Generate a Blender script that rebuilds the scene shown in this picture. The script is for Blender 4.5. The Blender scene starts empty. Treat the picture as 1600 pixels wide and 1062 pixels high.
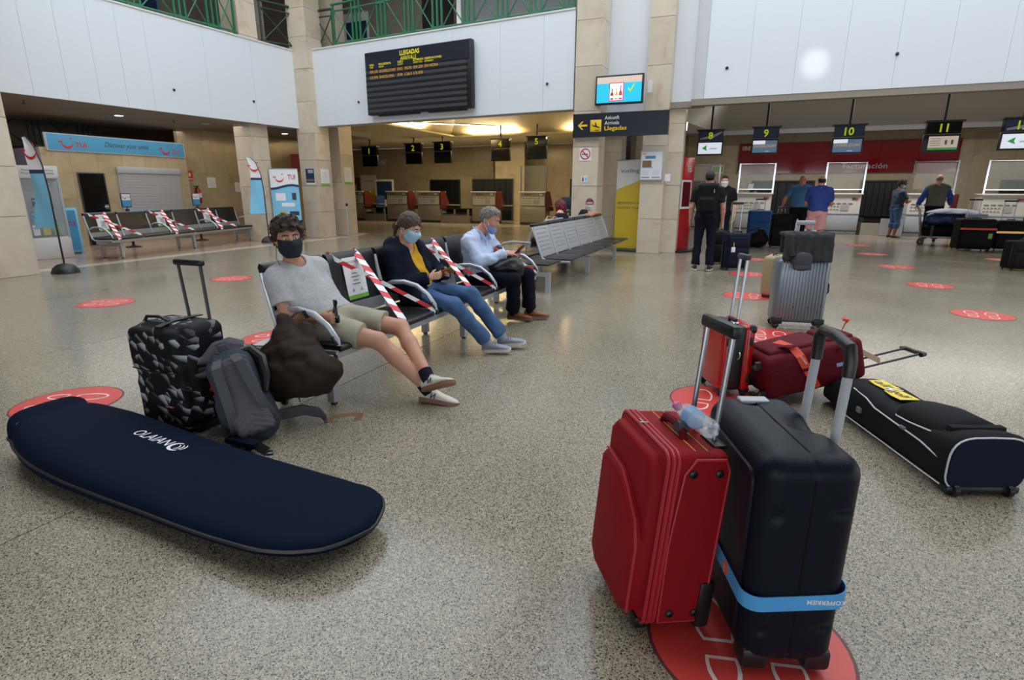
import bpy, bmesh, math, random
import numpy as np
from mathutils import Vector, Matrix

random.seed(7)
SC = bpy.context.scene
COL = SC.collection
PI = math.pi

# ------------------------------------------------------------------ camera
def make_camera():
    cam = bpy.data.cameras.new('camera')
    cam.sensor_width = 36.0
    cam.lens = 860.0 / 1600.0 * 36.0
    cam.clip_start = 0.05
    cam.clip_end = 200
    o = bpy.data.objects.new('camera', cam)
    COL.objects.link(o)
    p, y, r = math.radians(15.2), math.radians(22.9), math.radians(0.2)
    f = Vector((-math.sin(y) * math.cos(p), math.cos(y) * math.cos(p), -math.sin(p)))
    rt = Vector((math.cos(y), math.sin(y), 0))
    up = rt.cross(f)
    r2 = rt * math.cos(r) + up * math.sin(r)
    u2 = up * math.cos(r) - rt * math.sin(r)
    o.matrix_world = Matrix(((r2.x, u2.x, -f.x, 0), (r2.y, u2.y, -f.y, 0), (r2.z, u2.z, -f.z, 1.38), (0, 0, 0, 1)))
    SC.camera = o
make_camera()

# ------------------------------------------------------------------ world, lights, exposure
W = bpy.data.worlds.new('sky')
SC.world = W
W.use_nodes = True
bg = W.node_tree.nodes['Background']
bg.inputs[0].default_value = (0.86, 0.93, 1.0, 1)
bg.inputs[1].default_value = 3.0
vs = SC.view_settings
vs.view_transform = 'Standard'
vs.look = 'None'
vs.exposure = 0.0
vs.gamma = 1.0
vs.use_curve_mapping = False
SC.display_settings.display_device = 'sRGB'

def area_light(name, loc, rot, sx, sy, power, col=(1, 1, 1)):
    l = bpy.data.lights.new(name, 'AREA')
    l.shape = 'RECTANGLE'
    l.size = sx
    l.size_y = sy
    l.energy = power
    l.color = col
    o = bpy.data.objects.new(name, l)
    o.location = loc
    o.rotation_euler = rot
    COL.objects.link(o)
    return o
WARM = (1.0, 0.83, 0.52)
# cove tubes that light the vault over the left counters from below
for cx, cy, sx, sy in ((-11.75, 17.6, 0.25, 3.0), (-9.9, 21.45, 2.0, 0.25), (-5.4, 21.45, 2.6, 0.25)):
    area_light('cove_light', (cx, cy, 3.6), (PI, 0, 0), sx, sy, 130, WARM)
area_light('counter_fill', (-10.5, 21.8, 3.4), (0, 0, 0), 9.0, 1.0, 260, WARM)  # unseen fill over the left desks, added to brighten the walls
area_light('counter_fill', (3.8, 20.2, 4.2), (0, 0, 0), 9.0, 1.0, 330, (1.0, 0.96, 0.9))  # unseen fill added in the right hall, which stayed too dim
area_light('soffit_fill', (-14.2, 9.5, 3.0), (0, 0, 0), 3.0, 5.0, 75, (1.0, 0.96, 0.9))  # unseen fill panel under the soffit, brightens the booth walls
def spot_lamp():
    l = bpy.data.lights.new('wall_glow_spot', 'SPOT')  # added unseen spot that throws the bright blob on the right wall
    l.energy = 800
    l.spot_size = math.radians(4.8)
    l.spot_blend = 1.0
    l.shadow_soft_size = 0.03
    o = bpy.data.objects.new('wall_glow_spot', l)
    o.location = (0.2, 6.0, 7.0)
    d = Vector((0.82, 12.82, 3.74)) - Vector(o.location)
    o.rotation_euler = d.to_track_quat('-Z', 'Y').to_euler()
    COL.objects.link(o)
spot_lamp()

# ------------------------------------------------------------------ materials
def lin(h):
    h = h.lstrip('#')
    c = [int(h[i:i + 2], 16) / 255 for i in (0, 2, 4)]
    return tuple((x / 12.92 if x <= 0.04045 else ((x + 0.055) / 1.055) ** 2.4) for x in c) + (1,)

MATS = {}
def mat(name, hexc, rough=0.5, metal=0.0, spec=0.5, var=None, bump=None, emit=0.0, alpha=None, coat=0.0, trans=0.0):
    if name in MATS:
        return MATS[name]
    m = bpy.data.materials.new(name)
    m.use_nodes = True
    nt = m.node_tree
    b = nt.nodes['Principled BSDF']
    c = lin(hexc)
    b.inputs['Base Color'].default_value = c
    b.inputs['Roughness'].default_value = rough
    b.inputs['Metallic'].default_value = metal
    b.inputs['Specular IOR Level'].default_value = spec
    b.inputs['Coat Weight'].default_value = coat
    b.inputs['Transmission Weight'].default_value = trans
    if emit:
        b.inputs['Emission Color'].default_value = c
        b.inputs['Emission Strength'].default_value = emit
    tc = None
    if var or bump:
        tc = nt.nodes.new('ShaderNodeTexCoord')
    if var:                                   # var = (scale, amount)
        n = nt.nodes.new('ShaderNodeTexNoise')
        n.inputs['Scale'].default_value = var[0]
        n.inputs['Detail'].default_value = 5
        nt.links.new(tc.outputs['Object'], n.inputs['Vector'])
        r = nt.nodes.new('ShaderNodeMapRange')
        r.inputs[1].default_value = 0.3
        r.inputs[2].default_value = 0.7
        r.inputs[3].default_value = 1 - var[1]
        r.inputs[4].default_value = 1 + var[1]
        nt.links.new(n.outputs[0], r.inputs[0])
        mx = nt.nodes.new('ShaderNodeMix')
        mx.data_type = 'RGBA'
        mx.blend_type = 'MULTIPLY'
        mx.inputs[0].default_value = 1
        mx.inputs[6].default_value = c
        nt.links.new(r.outputs[0], mx.inputs[7])
        nt.links.new(mx.outputs[2], b.inputs['Base Color'])
    if bump:                                  # bump = (scale, strength)
        n2 = nt.nodes.new('ShaderNodeTexNoise')
        n2.inputs['Scale'].default_value = bump[0]
        n2.inputs['Detail'].default_value = 3
        nt.links.new(tc.outputs['Object'], n2.inputs['Vector'])
        bp = nt.nodes.new('ShaderNodeBump')
        bp.inputs['Strength'].default_value = bump[1]
        bp.inputs['Distance'].default_value = 0.01
        nt.links.new(n2.outputs[0], bp.inputs['Height'])
        nt.links.new(bp.outputs[0], b.inputs['Normal'])
    MATS[name] = m
    return m

def terrazzo(name, base, dark, light, rough=0.17):
    m = bpy.data.materials.new(name)
    m.use_nodes = True
    nt = m.node_tree
    b = nt.nodes['Principled BSDF']
    g = nt.nodes.new('ShaderNodeNewGeometry')
    def vor(scale):
        v = nt.nodes.new('ShaderNodeTexVoronoi')
        v.inputs['Scale'].default_value = scale
        nt.links.new(g.outputs['Position'], v.inputs['Vector'])
        return v
    v1 = vor(270)
    v3 = vor(90)
    sep = nt.nodes.new('ShaderNodeSeparateColor')
    nt.links.new(v1.outputs['Color'], sep.inputs[0])
    ramp = nt.nodes.new('ShaderNodeValToRGB')
    e = ramp.color_ramp.elements
    e[0].position = 0.0
    e[0].color = lin(dark)
    e[1].position = 1.0
    e[1].color = lin(light)
    for pos, c in ((0.10, dark), (0.2, '#7a7263'), (0.32, base), (0.75, base), (0.88, light)):
        x = e.new(pos)
        x.color = lin(c)
    nt.links.new(sep.outputs[0], ramp.inputs[0])
    sep2 = nt.nodes.new('ShaderNodeSeparateColor')
    nt.links.new(v3.outputs['Color'], sep2.inputs[0])
    mr = nt.nodes.new('ShaderNodeMapRange')
    mr.inputs[1].default_value = 0.0
    mr.inputs[2].default_value = 1.0
    mr.inputs[3].default_value = 0.86
    mr.inputs[4].default_value = 1.1
    nt.links.new(sep2.outputs[1], mr.inputs[0])
    n = nt.nodes.new('ShaderNodeTexNoise')
    n.inputs['Scale'].default_value = 0.9
    n.inputs['Detail'].default_value = 4
    nt.links.new(g.outputs['Position'], n.inputs['Vector'])
    mr2 = nt.nodes.new('ShaderNodeMapRange')
    mr2.inputs[1].default_value = 0.3
    mr2.inputs[2].default_value = 0.7
    mr2.inputs[3].default_value = 0.93
    mr2.inputs[4].default_value = 1.06
    nt.links.new(n.outputs[0], mr2.inputs[0])
    mu = nt.nodes.new('ShaderNodeMath')
    mu.operation = 'MULTIPLY'
    nt.links.new(mr.outputs[0], mu.inputs[0])
    nt.links.new(mr2.outputs[0], mu.inputs[1])
    mx = nt.nodes.new('ShaderNodeMix')
    mx.data_type = 'RGBA'
    mx.blend_type = 'MULTIPLY'
    mx.inputs[0].default_value = 1
    nt.links.new(ramp.outputs[0], mx.inputs[6])
    nt.links.new(mu.outputs[0], mx.inputs[7])
    nt.links.new(mx.outputs[2], b.inputs['Base Color'])
    rr = nt.nodes.new('ShaderNodeMapRange')
    rr.inputs[3].default_value = rough - 0.05
    rr.inputs[4].default_value = rough + 0.1
    nt.links.new(n.outputs[0], rr.inputs[0])
    nt.links.new(rr.outputs[0], b.inputs['Roughness'])
    b.inputs['Specular IOR Level'].default_value = 0.45
    return m

def stone_mat(name, c1, c2, vein, rough=0.3):
    m = bpy.data.materials.new(name)
    m.use_nodes = True
    nt = m.node_tree
    b = nt.nodes['Principled BSDF']
    g = nt.nodes.new('ShaderNodeNewGeometry')
    oi = nt.nodes.new('ShaderNodeObjectInfo')
    ad = nt.nodes.new('ShaderNodeVectorMath')
    ad.operation = 'ADD'
    cm = nt.nodes.new('ShaderNodeCombineXYZ')
    ml = nt.nodes.new('ShaderNodeMath')
    ml.operation = 'MULTIPLY'
    ml.inputs[1].default_value = 37
    nt.links.new(oi.outputs['Random'], ml.inputs[0])
    nt.links.new(ml.outputs[0], cm.inputs[0])
    nt.links.new(g.outputs['Position'], ad.inputs[0])
    nt.links.new(cm.outputs[0], ad.inputs[1])
    n = nt.nodes.new('ShaderNodeTexNoise')
    n.inputs['Scale'].default_value = 2.2
    n.inputs['Detail'].default_value = 7
    n.inputs['Distortion'].default_value = 1.0
    nt.links.new(ad.outputs[0], n.inputs['Vector'])
    ramp = nt.nodes.new('ShaderNodeValToRGB')
    e = ramp.color_ramp.elements
    e[0].position = 0.25
    e[0].color = lin(vein)
    e[1].position = 0.75
    e[1].color = lin(c2)
    x = e.new(0.42)
    x.color = lin(c1)
    nt.links.new(n.outputs[0], ramp.inputs[0])
    mr = nt.nodes.new('ShaderNodeMapRange')
    mr.inputs[3].default_value = 0.92
    mr.inputs[4].default_value = 1.05
    nt.links.new(oi.outputs['Random'], mr.inputs[0])
    mx = nt.nodes.new('ShaderNodeMix')
    mx.data_type = 'RGBA'
    mx.blend_type = 'MULTIPLY'
    mx.inputs[0].default_value = 1
    nt.links.new(ramp.outputs[0], mx.inputs[6])
    nt.links.new(mr.outputs[0], mx.inputs[7])
    nt.links.new(mx.outputs[2], b.inputs['Base Color'])
    b.inputs['Roughness'].default_value = rough
    return m

def shards_mat(name):
    # black luggage cloth printed with grey shaded triangles
    m = bpy.data.materials.new(name)
    m.use_nodes = True
    nt = m.node_tree
    b = nt.nodes['Principled BSDF']
    tc = nt.nodes.new('ShaderNodeTexCoord')
    v = nt.nodes.new('ShaderNodeTexVoronoi')
    v.distance = 'EUCLIDEAN'
    v.inputs['Scale'].default_value = 19
    nt.links.new(tc.outputs['Object'], v.inputs['Vector'])
    sep = nt.nodes.new('ShaderNodeSeparateColor')
    nt.links.new(v.outputs['Color'], sep.inputs[0])
    sub = nt.nodes.new('ShaderNodeVectorMath')
    sub.operation = 'SUBTRACT'
    sc = nt.nodes.new('ShaderNodeVectorMath')
    sc.operation = 'SCALE'
    sc.inputs['Scale'].default_value = 1
    nt.links.new(tc.outputs['Object'], sub.inputs[0])
    nt.links.new(v.outputs['Position'], sub.inputs[1])
    dp = nt.nodes.new('ShaderNodeVectorMath')
    dp.operation = 'DOT_PRODUCT'
    dp.inputs[1].default_value = (0.62, 0.2, 0.75)
    nt.links.new(sub.outputs[0], dp.inputs[0])
    mr = nt.nodes.new('ShaderNodeMapRange')
    mr.inputs[1].default_value = -0.008
    mr.inputs[2].default_value = 0.026
    nt.links.new(dp.outputs['Value'], mr.inputs[0])
    th = nt.nodes.new('ShaderNodeMapRange')
    th.inputs[1].default_value = 0.35
    th.inputs[2].default_value = 0.8
    nt.links.new(sep.outputs[0], th.inputs[0])
    mu = nt.nodes.new('ShaderNodeMath')
    mu.operation = 'MULTIPLY'
    nt.links.new(mr.outputs[0], mu.inputs[0])
    nt.links.new(th.outputs[0], mu.inputs[1])
    ramp = nt.nodes.new('ShaderNodeValToRGB')
    e = ramp.color_ramp.elements
    e[0].position = 0.15
    e[0].color = lin('#141519')
    e[1].position = 0.9
    e[1].color = lin('#a7abb2')
    nt.links.new(mu.outputs[0], ramp.inputs[0])
    nt.links.new(ramp.outputs[0], b.inputs['Base Color'])
    b.inputs['Roughness'].default_value = 0.55
    return m

M = dict(
    white=mat('white_panel', '#dfe3e8', 0.38),
    seam=mat('panel_seam', '#b9bdc2', 0.6),
    stone=stone_mat('cream_stone', '#cdbfaa', '#d6c9b5', '#bfa98c'),
    stone2=stone_mat('beige_stone', '#b3a285', '#bcab8e', '#a48f6f', 0.22),
    grout=mat('grout', '#8d7f68', 0.8),
    floor=terrazzo('terrazzo', '#948a79', '#211f1b', '#b5ab99'),
    floor2=terrazzo('pink_terrazzo', '#b39484', '#4a3a34', '#c9b1a2'),
    pale=terrazzo('pale_terrazzo', '#d2c8b6', '#8e8577', '#e4dccd'),
    joint=mat('floor_joint', '#4a4640', 0.7),
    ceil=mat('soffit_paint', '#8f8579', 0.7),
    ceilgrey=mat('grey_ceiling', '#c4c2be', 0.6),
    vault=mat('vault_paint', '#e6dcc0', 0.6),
    green=mat('green_steel', '#2e6b4c', 0.4, var=(4, 0.06)),
    dkgreen=mat('dark_green_steel', '#21392d', 0.5),
    black=mat('black_plastic', '#141416', 0.42),
    black2=mat('black_matt', '#0d0d0f', 0.7),
    blackgl=mat('black_gloss', '#0b0c10', 0.12),
    leather=mat('black_vinyl', '#17171a', 0.36, bump=(90, 0.12)),
    alu=mat('silver_paint', '#b9bdc4', 0.34, 0.55),
    alu2=mat('brushed_steel', '#a8abb0', 0.3, 0.85),
    chrome=mat('chrome', '#d4d6da', 0.14, 1.0),
    dksteel=mat('dark_steel', '#55585c', 0.4, 0.7),
    counter=mat('counter_steel', '#a39d92', 0.38, 0.35),
    counter_w=mat('counter_grey', '#b4bac4', 0.4, 0.15),
    wood=mat('red_wood', '#62281a', 0.4, var=(12, 0.12)),
    wood2=mat('brown_wood', '#8a6848', 0.5, var=(9, 0.1)),
    paper=mat('white_paper', '#e9e9ec', 0.6),
    offw=mat('off_white', '#d6d4d0', 0.5),
    lgrey=mat('light_grey', '#aeb1b6', 0.5),
    grey=mat('mid_grey', '#6f7277', 0.5),
    dgrey=mat('dark_grey', '#3b3d42', 0.55),
    red=mat('sign_red', '#c22a30', 0.4),
    redtape=mat('tape_red', '#d0202a', 0.35),
    whitetape=mat('tape_white', '#eef0f2', 0.35),
    stick=mat('sticker_red', '#d2453f', 0.4, var=(5, 0.05)),
    stickrim=mat('sticker_rim', '#5f2c30', 0.5),
    stickw=mat('sticker_white', '#ecd9d6', 0.5),
    yellow=mat('sign_yellow', '#e8c11f', 0.5),
    ylogo=mat('logo_yellow', '#f0d436', 0.5),
    yelban=mat('banner_yellow', '#cfb22c', 0.5),
    ytext=mat('board_yellow', '#e6d820', 0.5, emit=0.25),
    led=mat('board_led', '#d49a3a', 0.5, emit=0.35),
    numb=mat('number_yellow', '#cbd81e', 0.5, emit=0.35),
    navysign=mat('sign_navy', '#20242f', 0.3),
    sky=mat('sign_sky_blue', '#4a95bf', 0.45),
    sky2=mat('print_sky_blue', '#7fc4e6', 0.5),
    navyp=mat('print_navy', '#1d3556', 0.5),
    greenp=mat('print_green', '#7cb342', 0.5),
    cyan=mat('screen_cyan', '#2cb8dc', 0.3, emit=0.55),
    scrw=mat('screen_white', '#dfe6f4', 0.3, emit=0.7),
    scrb=mat('screen_blue', '#5f7d9c', 0.3, emit=0.35),
    scrpink=mat('screen_cream', '#cdbcae', 0.3, emit=0.45),
    scrgreen=mat('screen_green', '#3fae54', 0.3, emit=0.3),
    scrlime=mat('screen_lime', '#b5dc2a', 0.3, emit=0.5),
    scrred=mat('screen_red', '#c64a52', 0.3, emit=0.4),
    scrbrown=mat('screen_brown', '#9a3a24', 0.3, emit=0.3),
    scrgold=mat('screen_gold', '#e0b64f', 0.3, emit=0.4),
    lamp=mat('lamp_glow', '#fff1cf', 0.5, emit=7.0),
    lampw=mat('lamp_white', '#ffffff', 0.5, emit=5.0),
    redwall=mat('gloss_red_panel', '#7d0f1c', 0.08, coat=0.5),
    redkiosk=mat('kiosk_red', '#b8151f', 0.25),
    glass=None,
    bluechair=mat('blue_fabric', '#26406e', 0.8),
    skinA=mat('skin_tan', '#b9876f', 0.5, var=(14, 0.05)),
    skinB=mat('skin_light', '#cf9f86', 0.5, var=(14, 0.05)),
    skinC=mat('skin_ruddy', '#c98d76', 0.5, var=(14, 0.06)),
    skinD=mat('skin_brown', '#8f6148', 0.5),
    hairbrown=mat('hair_brown', '#33231a', 0.6, var=(45, 0.35), bump=(60, 0.6)),
    hairlb=mat('hair_dark_blond', '#46342a', 0.5, var=(60, 0.35), bump=(110, 0.8)),
    hairgrey=mat('hair_grey', '#77706a', 0.6, var=(35, 0.3), bump=(70, 0.5)),
    hairblk=mat('hair_black', '#141212', 0.6),
    hairred=mat('hair_red', '#5f0d17', 0.55, var=(30, 0.3), bump=(60, 0.5)),
    hairmar=mat('hair_maroon', '#54161f', 0.6),
    tee=mat('grey_marl', '#aeaeb0', 0.85, var=(60, 0.1), bump=(9, 0.3)),
    shorts=mat('khaki_cloth', '#a09b8a', 0.85, bump=(14, 0.35)),
    navycoat=mat('navy_coat', '#141826', 0.85, bump=(12, 0.5)),
    mustard=mat('mustard_cloth', '#c79a28', 0.85, bump=(30, 0.3)),
    rust=mat('rust_cloth', '#9a5a25', 0.9),
    jeans=mat('blue_denim', '#48648c', 0.85, var=(10, 0.2), bump=(20, 0.4)),
    shirt=mat('pale_blue_shirt', '#c0cde8', 0.75, bump=(11, 0.45)),
    navytr=mat('navy_trousers', '#121521', 0.8, bump=(12, 0.4)),
    maskn=mat('mask_navy', '#141b28', 0.8),
    maskb=mat('mask_blue', '#a5cfe4', 0.8),
    maskb2=mat('mask_steel_blue', '#7f93c0', 0.8),
    maskw=mat('mask_white', '#e4e6e8', 0.8),
    tan=mat('tan_leather', '#8a5226', 0.5, var=(25, 0.15)),
    sneaker=mat('cream_suede', '#c9c4b8', 0.8),
    gum=mat('gum_sole', '#7d5845', 0.6),
    canvas=mat('grey_canvas', '#8c93a3', 0.85),
    bag_brown=mat('brown_nylon', '#2c211c', 0.7, bump=(7, 0.5)),
    surf=mat('navy_nylon', '#0c1629', 0.75, var=(3, 0.06), bump=(5, 0.25)),
    reds=mat('red_nylon', '#860f17', 0.65, bump=(160, 0.15)),
    reds2=mat('dark_red_nylon', '#5b0a14', 0.7),
    redpipe=mat('red_piping', '#a8222c', 0.5),
    redhard=mat('red_polycarbonate', '#b01212', 0.2, coat=0.3),
    maroon=mat('maroon_nylon', '#5c0f1c', 0.65),
    navyhard=mat('navy_shell', '#0c131f', 0.38, bump=(220, 0.12)),
    strapblue=mat('strap_blue', '#4a9edb', 0.5),
    strapor=mat('strap_orange', '#d8482a', 0.5),
    orange=mat('orange_sticker', '#d4552c', 0.5),
    silverhard=mat('silver_shell', '#7d858f', 0.3, 0.5),
    jacketg=mat('grey_fleece', '#3a3c3e', 0.95, bump=(10, 0.5)),
    blacknyl=mat('black_nylon', '#101012', 0.6, bump=(8, 0.4)),
    blackbag=mat('black_bag_cloth', '#17181b', 0.7),
    navybag=mat('navy_bag_cloth', '#151b2d', 0.7),
    bluebag=mat('blue_bag_cloth', '#1f5fae', 0.6),
    beige=mat('beige_case', '#a08f6d', 0.6),
    bpgrey=mat('backpack_grey', '#55525a', 0.8, bump=(40, 0.3)),
    bpslate=mat('backpack_slate', '#3b444b', 0.75, bump=(9, 0.4)),
    whitepipe=mat('white_piping', '#c9ccd0', 0.5),
    polo=mat('polo_royal', '#35488f', 0.8),
    polo2=mat('tee_steel_blue', '#5585b5', 0.8),
    pinktr=mat('pink_shorts', '#d79a9c', 0.8),
    olive=mat('olive_vest', '#5c5c4d', 0.8),
    teal=mat('teal_tee', '#2b3c50', 0.8),
    tanbag=mat('tan_bag', '#8a6e48', 0.7),
    blanket=mat('pale_blanket', '#aab0c2', 0.85, bump=(8, 0.5)),
    bluewrap=mat('blue_wrap', '#1c2d6b', 0.35, bump=(9, 0.8)),
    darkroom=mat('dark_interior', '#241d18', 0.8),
    dimwall=mat('dim_wall', '#8e8174', 0.7),
    lilac=mat('lilac_wall', '#8f8aa6', 0.6),
    shutter=mat('shutter_grey', '#a9a9ab', 0.5),
    eye=mat('eye_white', '#d8d4cf', 0.2),
    iris=mat('eye_iris', '#3a2a1e', 0.2),
    pcap=mat('bottle_cap', '#d45aa0', 0.4),
    dirt=mat('scuff', '#38342f', 0.7),
    shards=shards_mat('printed_cloth'),
)
for q in ('surf', 'blackbag', 'navytr', 'bag_brown', 'navybag', 'blacknyl', 'navycoat', 'reds', 'maroon', 'reds2', 'navyhard', 'jeans', 'shirt', 'tee', 'shorts', 'bpslate', 'bpgrey', 'shards', 'jacketg', 'mustard', 'polo', 'polo2', 'black2'):
    M[q].node_tree.nodes['Principled BSDF'].inputs['Specular IOR Level'].default_value = 0.15
M['surf'].node_tree.nodes['Principled BSDF'].inputs['Specular IOR Level'].default_value = 0.06
def glass_mat(name, tint, rough=0.0, alpha=0.25, spec=0.5):
    m = bpy.data.materials.new(name)
    m.use_nodes = True
    nt = m.node_tree
    b = nt.nodes['Principled BSDF']
    b.inputs['Base Color'].default_value = lin(tint)
    b.inputs['Roughness'].default_value = rough
    b.inputs['Alpha'].default_value = alpha
    b.inputs['Specular IOR Level'].default_value = spec
    return m
M['glass'] = glass_mat('screen_glass', '#c9d2d0', 0.03, 0.10)
M['bottle'] = glass_mat('bottle_plastic', '#dfe6f2', 0.04, 0.26, 1.0)

# ------------------------------------------------------------------ mesh helpers
class MB:
    def __init__(s):
        s.v, s.f, s.m = [], [], []
    def add(s, verts, faces, mi=0, T=None):
        o = len(s.v)
        if T is not None:
            verts = [tuple(T @ Vector(p)) for p in verts]
        s.v += [tuple(p) for p in verts]
        s.f += [tuple(i + o for i in f) for f in faces]
        s.m += [mi] * len(faces)
        return s
    def box(s, x0, y0, z0, x1, y1, z1, mi=0, T=None):
        v = [(x0, y0, z0), (x1, y0, z0), (x1, y1, z0), (x0, y1, z0), (x0, y0, z1), (x1, y0, z1), (x1, y1, z1), (x0, y1, z1)]
        f = [(3, 2, 1, 0), (4, 5, 6, 7), (0, 1, 5, 4), (1, 2, 6, 5), (2, 3, 7, 6), (3, 0, 4, 7)]
        return s.add(v, f, mi, T)
    def rbox(s, x0, y0, z0, x1, y1, z1, r=0.02, seg=2, mi=0, T=None):
        bm = bmesh.new()
        bmesh.ops.create_cube(bm, size=1)
        for v in bm.verts:
            v.co = Vector((x0 + (v.co.x + 0.5) * (x1 - x0), y0 + (v.co.y + 0.5) * (y1 - y0), z0 + (v.co.z + 0.5) * (z1 - z0)))
        r = min(r, 0.49 * min(x1 - x0, y1 - y0, z1 - z0))
        bmesh.ops.bevel(bm, geom=bm.edges[:], offset=r, segments=seg, profile=0.5, affect='EDGES')
        bm.verts.index_update()
        s.add([v.co[:] for v in bm.verts], [[v.index for v in f.verts] for f in bm.faces], mi, T)
        bm.free()
        return s
    def tube(s, path, r, n=8, mi=0, closed=False, T=None, flat=1.0):
        P = [Vector(p) for p in path]
        k = len(P)
        rs = r if isinstance(r, (list, tuple)) else [r] * k
        verts, faces = [], []
        u = None
        for i in range(k):
            a = P[i - 1] if (i > 0 or closed) else P[i]
            b = P[(i + 1) % k] if (i < k - 1 or closed) else P[i]
            t = (b - a).normalized()
            if u is None:
                ref = Vector((0, 0, 1)) if abs(t.z) < 0.9 else Vector((1, 0, 0))
                u = t.cross(ref).normalized()
            u = (u - t * u.dot(t)).normalized()
            w = t.cross(u)
            for j in range(n):
                a_ = 2 * PI * j / n
                verts.append(P[i] + (u * math.cos(a_) + w * math.sin(a_) * flat) * rs[i])
        for i in range(k if closed else k - 1):
            i2 = (i + 1) % k
            for j in range(n):
                j2 = (j + 1) % n
                faces.append((i * n + j, i * n + j2, i2 * n + j2, i2 * n + j))
        if not closed:
            faces.append(tuple(range(n))[::-1])
            faces.append(tuple((k - 1) * n + j for j in range(n)))
        return s.add(verts, faces, mi, T)
    def cyl(s, p0, p1, r0, r1=None, n=16, mi=0, T=None):
        return s.tube([p0, p1], [r0, r0 if r1 is None else r1], n, mi, False, T)
    def lathe(s, prof, n=20, mi=0, T=None):
        verts, faces = [], []
        for r, z in prof:
            for j in range(n):
                a = 2 * PI * j / n
                verts.append((r * math.cos(a), r * math.sin(a), z))
        for i in range(len(prof) - 1):
            for j in range(n):
                j2 = (j + 1) % n
                faces.append((i * n + j, i * n + j2, (i + 1) * n + j2, (i + 1) * n + j))
        faces.append(tuple(range(n))[::-1])
        faces.append(tuple((len(prof) - 1) * n + j for j in range(n)))
        return s.add(verts, faces, mi, T)
    def loft(s, rings, mi=0, caps=True, T=None):
        n = len(rings[0])
        verts = [p for r in rings for p in r]
        faces = []
        for i in range(len(rings) - 1):
            for j in range(n):
                j2 = (j + 1) % n
                faces.append((i * n + j, i * n + j2, (i + 1) * n + j2, (i + 1) * n + j))
        if caps:
            faces.append(tuple(range(n))[::-1])
            faces.append(tuple((len(rings) - 1) * n + j for j in range(n)))
        return s.add(verts, faces, mi, T)
    def prism(s, poly, y0, y1, mi=0, T=None):          # polygon in x-z, extruded along y (counter-clockwise seen from -y)
        n = len(poly)
        v = [(x, y0, z) for x, z in poly] + [(x, y1, z) for x, z in poly]
        f = [tuple(range(n)), tuple(range(2 * n - 1, n - 1, -1))]
        for j in range(n):
            j2 = (j + 1) % n
            f.append((j, n + j, n + j2, j2))
        return s.add(v, f, mi, T)
    def flat(s, poly, z0, z1, mi=0, T=None):            # polygon in x-y, extruded along z
        n = len(poly)
        v = [(x, y, z0) for x, y in poly] + [(x, y, z1) for x, y in poly]
        f = [tuple(range(n))[::-1], tuple(range(n, 2 * n))]
        for j in range(n):
            j2 = (j + 1) % n
            f.append((j, j2, n + j2, n + j))
        return s.add(v, f, mi, T)
    def ribbon(s, path, side, w, th=0.002, mi=0, T=None, stripes=None):
        # flat band following path; side = width direction per point (or one vector)
        P = [Vector(p) for p in path]
        sd = [Vector(q).normalized() for q in side] if isinstance(side[0], (tuple, list, Vector)) else [Vector(side).normalized()] * len(P)
        rings = []
        for i, p in enumerate(P):
            t = (P[min(i + 1, len(P) - 1)] - P[max(i - 1, 0)]).normalized()
            nn = t.cross(sd[i]).normalized() * (th / 2)
            h = sd[i] * (w / 2)
            rings.append([p - h - nn, p + h - nn, p + h + nn, p - h + nn])
        return s.loft(rings, mi, True, T)

def mesh_from(mb, name, mats, smooth=True, ang=35):
    me = bpy.data.meshes.new(name)
    me.from_pydata(mb.v, [], mb.f)
    if not isinstance(mats, (list, tuple)):
        mats = [mats]
    for m in mats:
        me.materials.append(m)
    if len(mats) > 1:
        me.polygons.foreach_set('material_index', mb.m)
    if smooth:
        me.polygons.foreach_set('use_smooth', [True] * len(me.polygons))
        me.set_sharp_from_angle(angle=math.radians(ang))
    me.update()
    return me

def link(name, me, parent=None, loc=(0, 0, 0), rot=(0, 0, 0), sca=None):
    o = bpy.data.objects.new(name, me)
    o.location = loc
    o.rotation_euler = rot
    if sca:
        o.scale = sca
    o.parent = parent
    COL.objects.link(o)
    return o

def obj(name, mb, mats, parent=None, smooth=True, ang=35, loc=(0, 0, 0), rot=(0, 0, 0)):
    return link(name, mesh_from(mb, name, mats, smooth, ang), parent, loc, rot)

def tag(o, label=None, cat=None, group=None, kind=None):
    if label: o['label'] = label
    if cat: o['category'] = cat
    if group: o['group'] = group
    if kind: o['kind'] = kind
    return o

def thing(name, label, cat, loc=(0, 0, 0), rz=0.0, group=None):
    o = bpy.data.objects.new(name, None)
    o.empty_display_size = 0.1
    o.location = loc
    o.rotation_euler = (0, 0, rz)
    COL.objects.link(o)
    return tag(o, label, cat, group)

def struct(name, mb, mats, parent=None, smooth=False, loc=(0, 0, 0), rz=0.0, label=None):
    o = obj(name, mb, mats, parent, smooth, loc=loc, rot=(0, 0, rz))
    if parent is None:
        tag(o, label, None, None, 'structure')
    return o

def kids(o):
    return list(o.children)

def copy_tree(o, parent=None):
    c = o.copy()
    COL.objects.link(c)
    c.parent = parent
    for ch in kids(o):
        copy_tree(ch, c)
    return c

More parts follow.
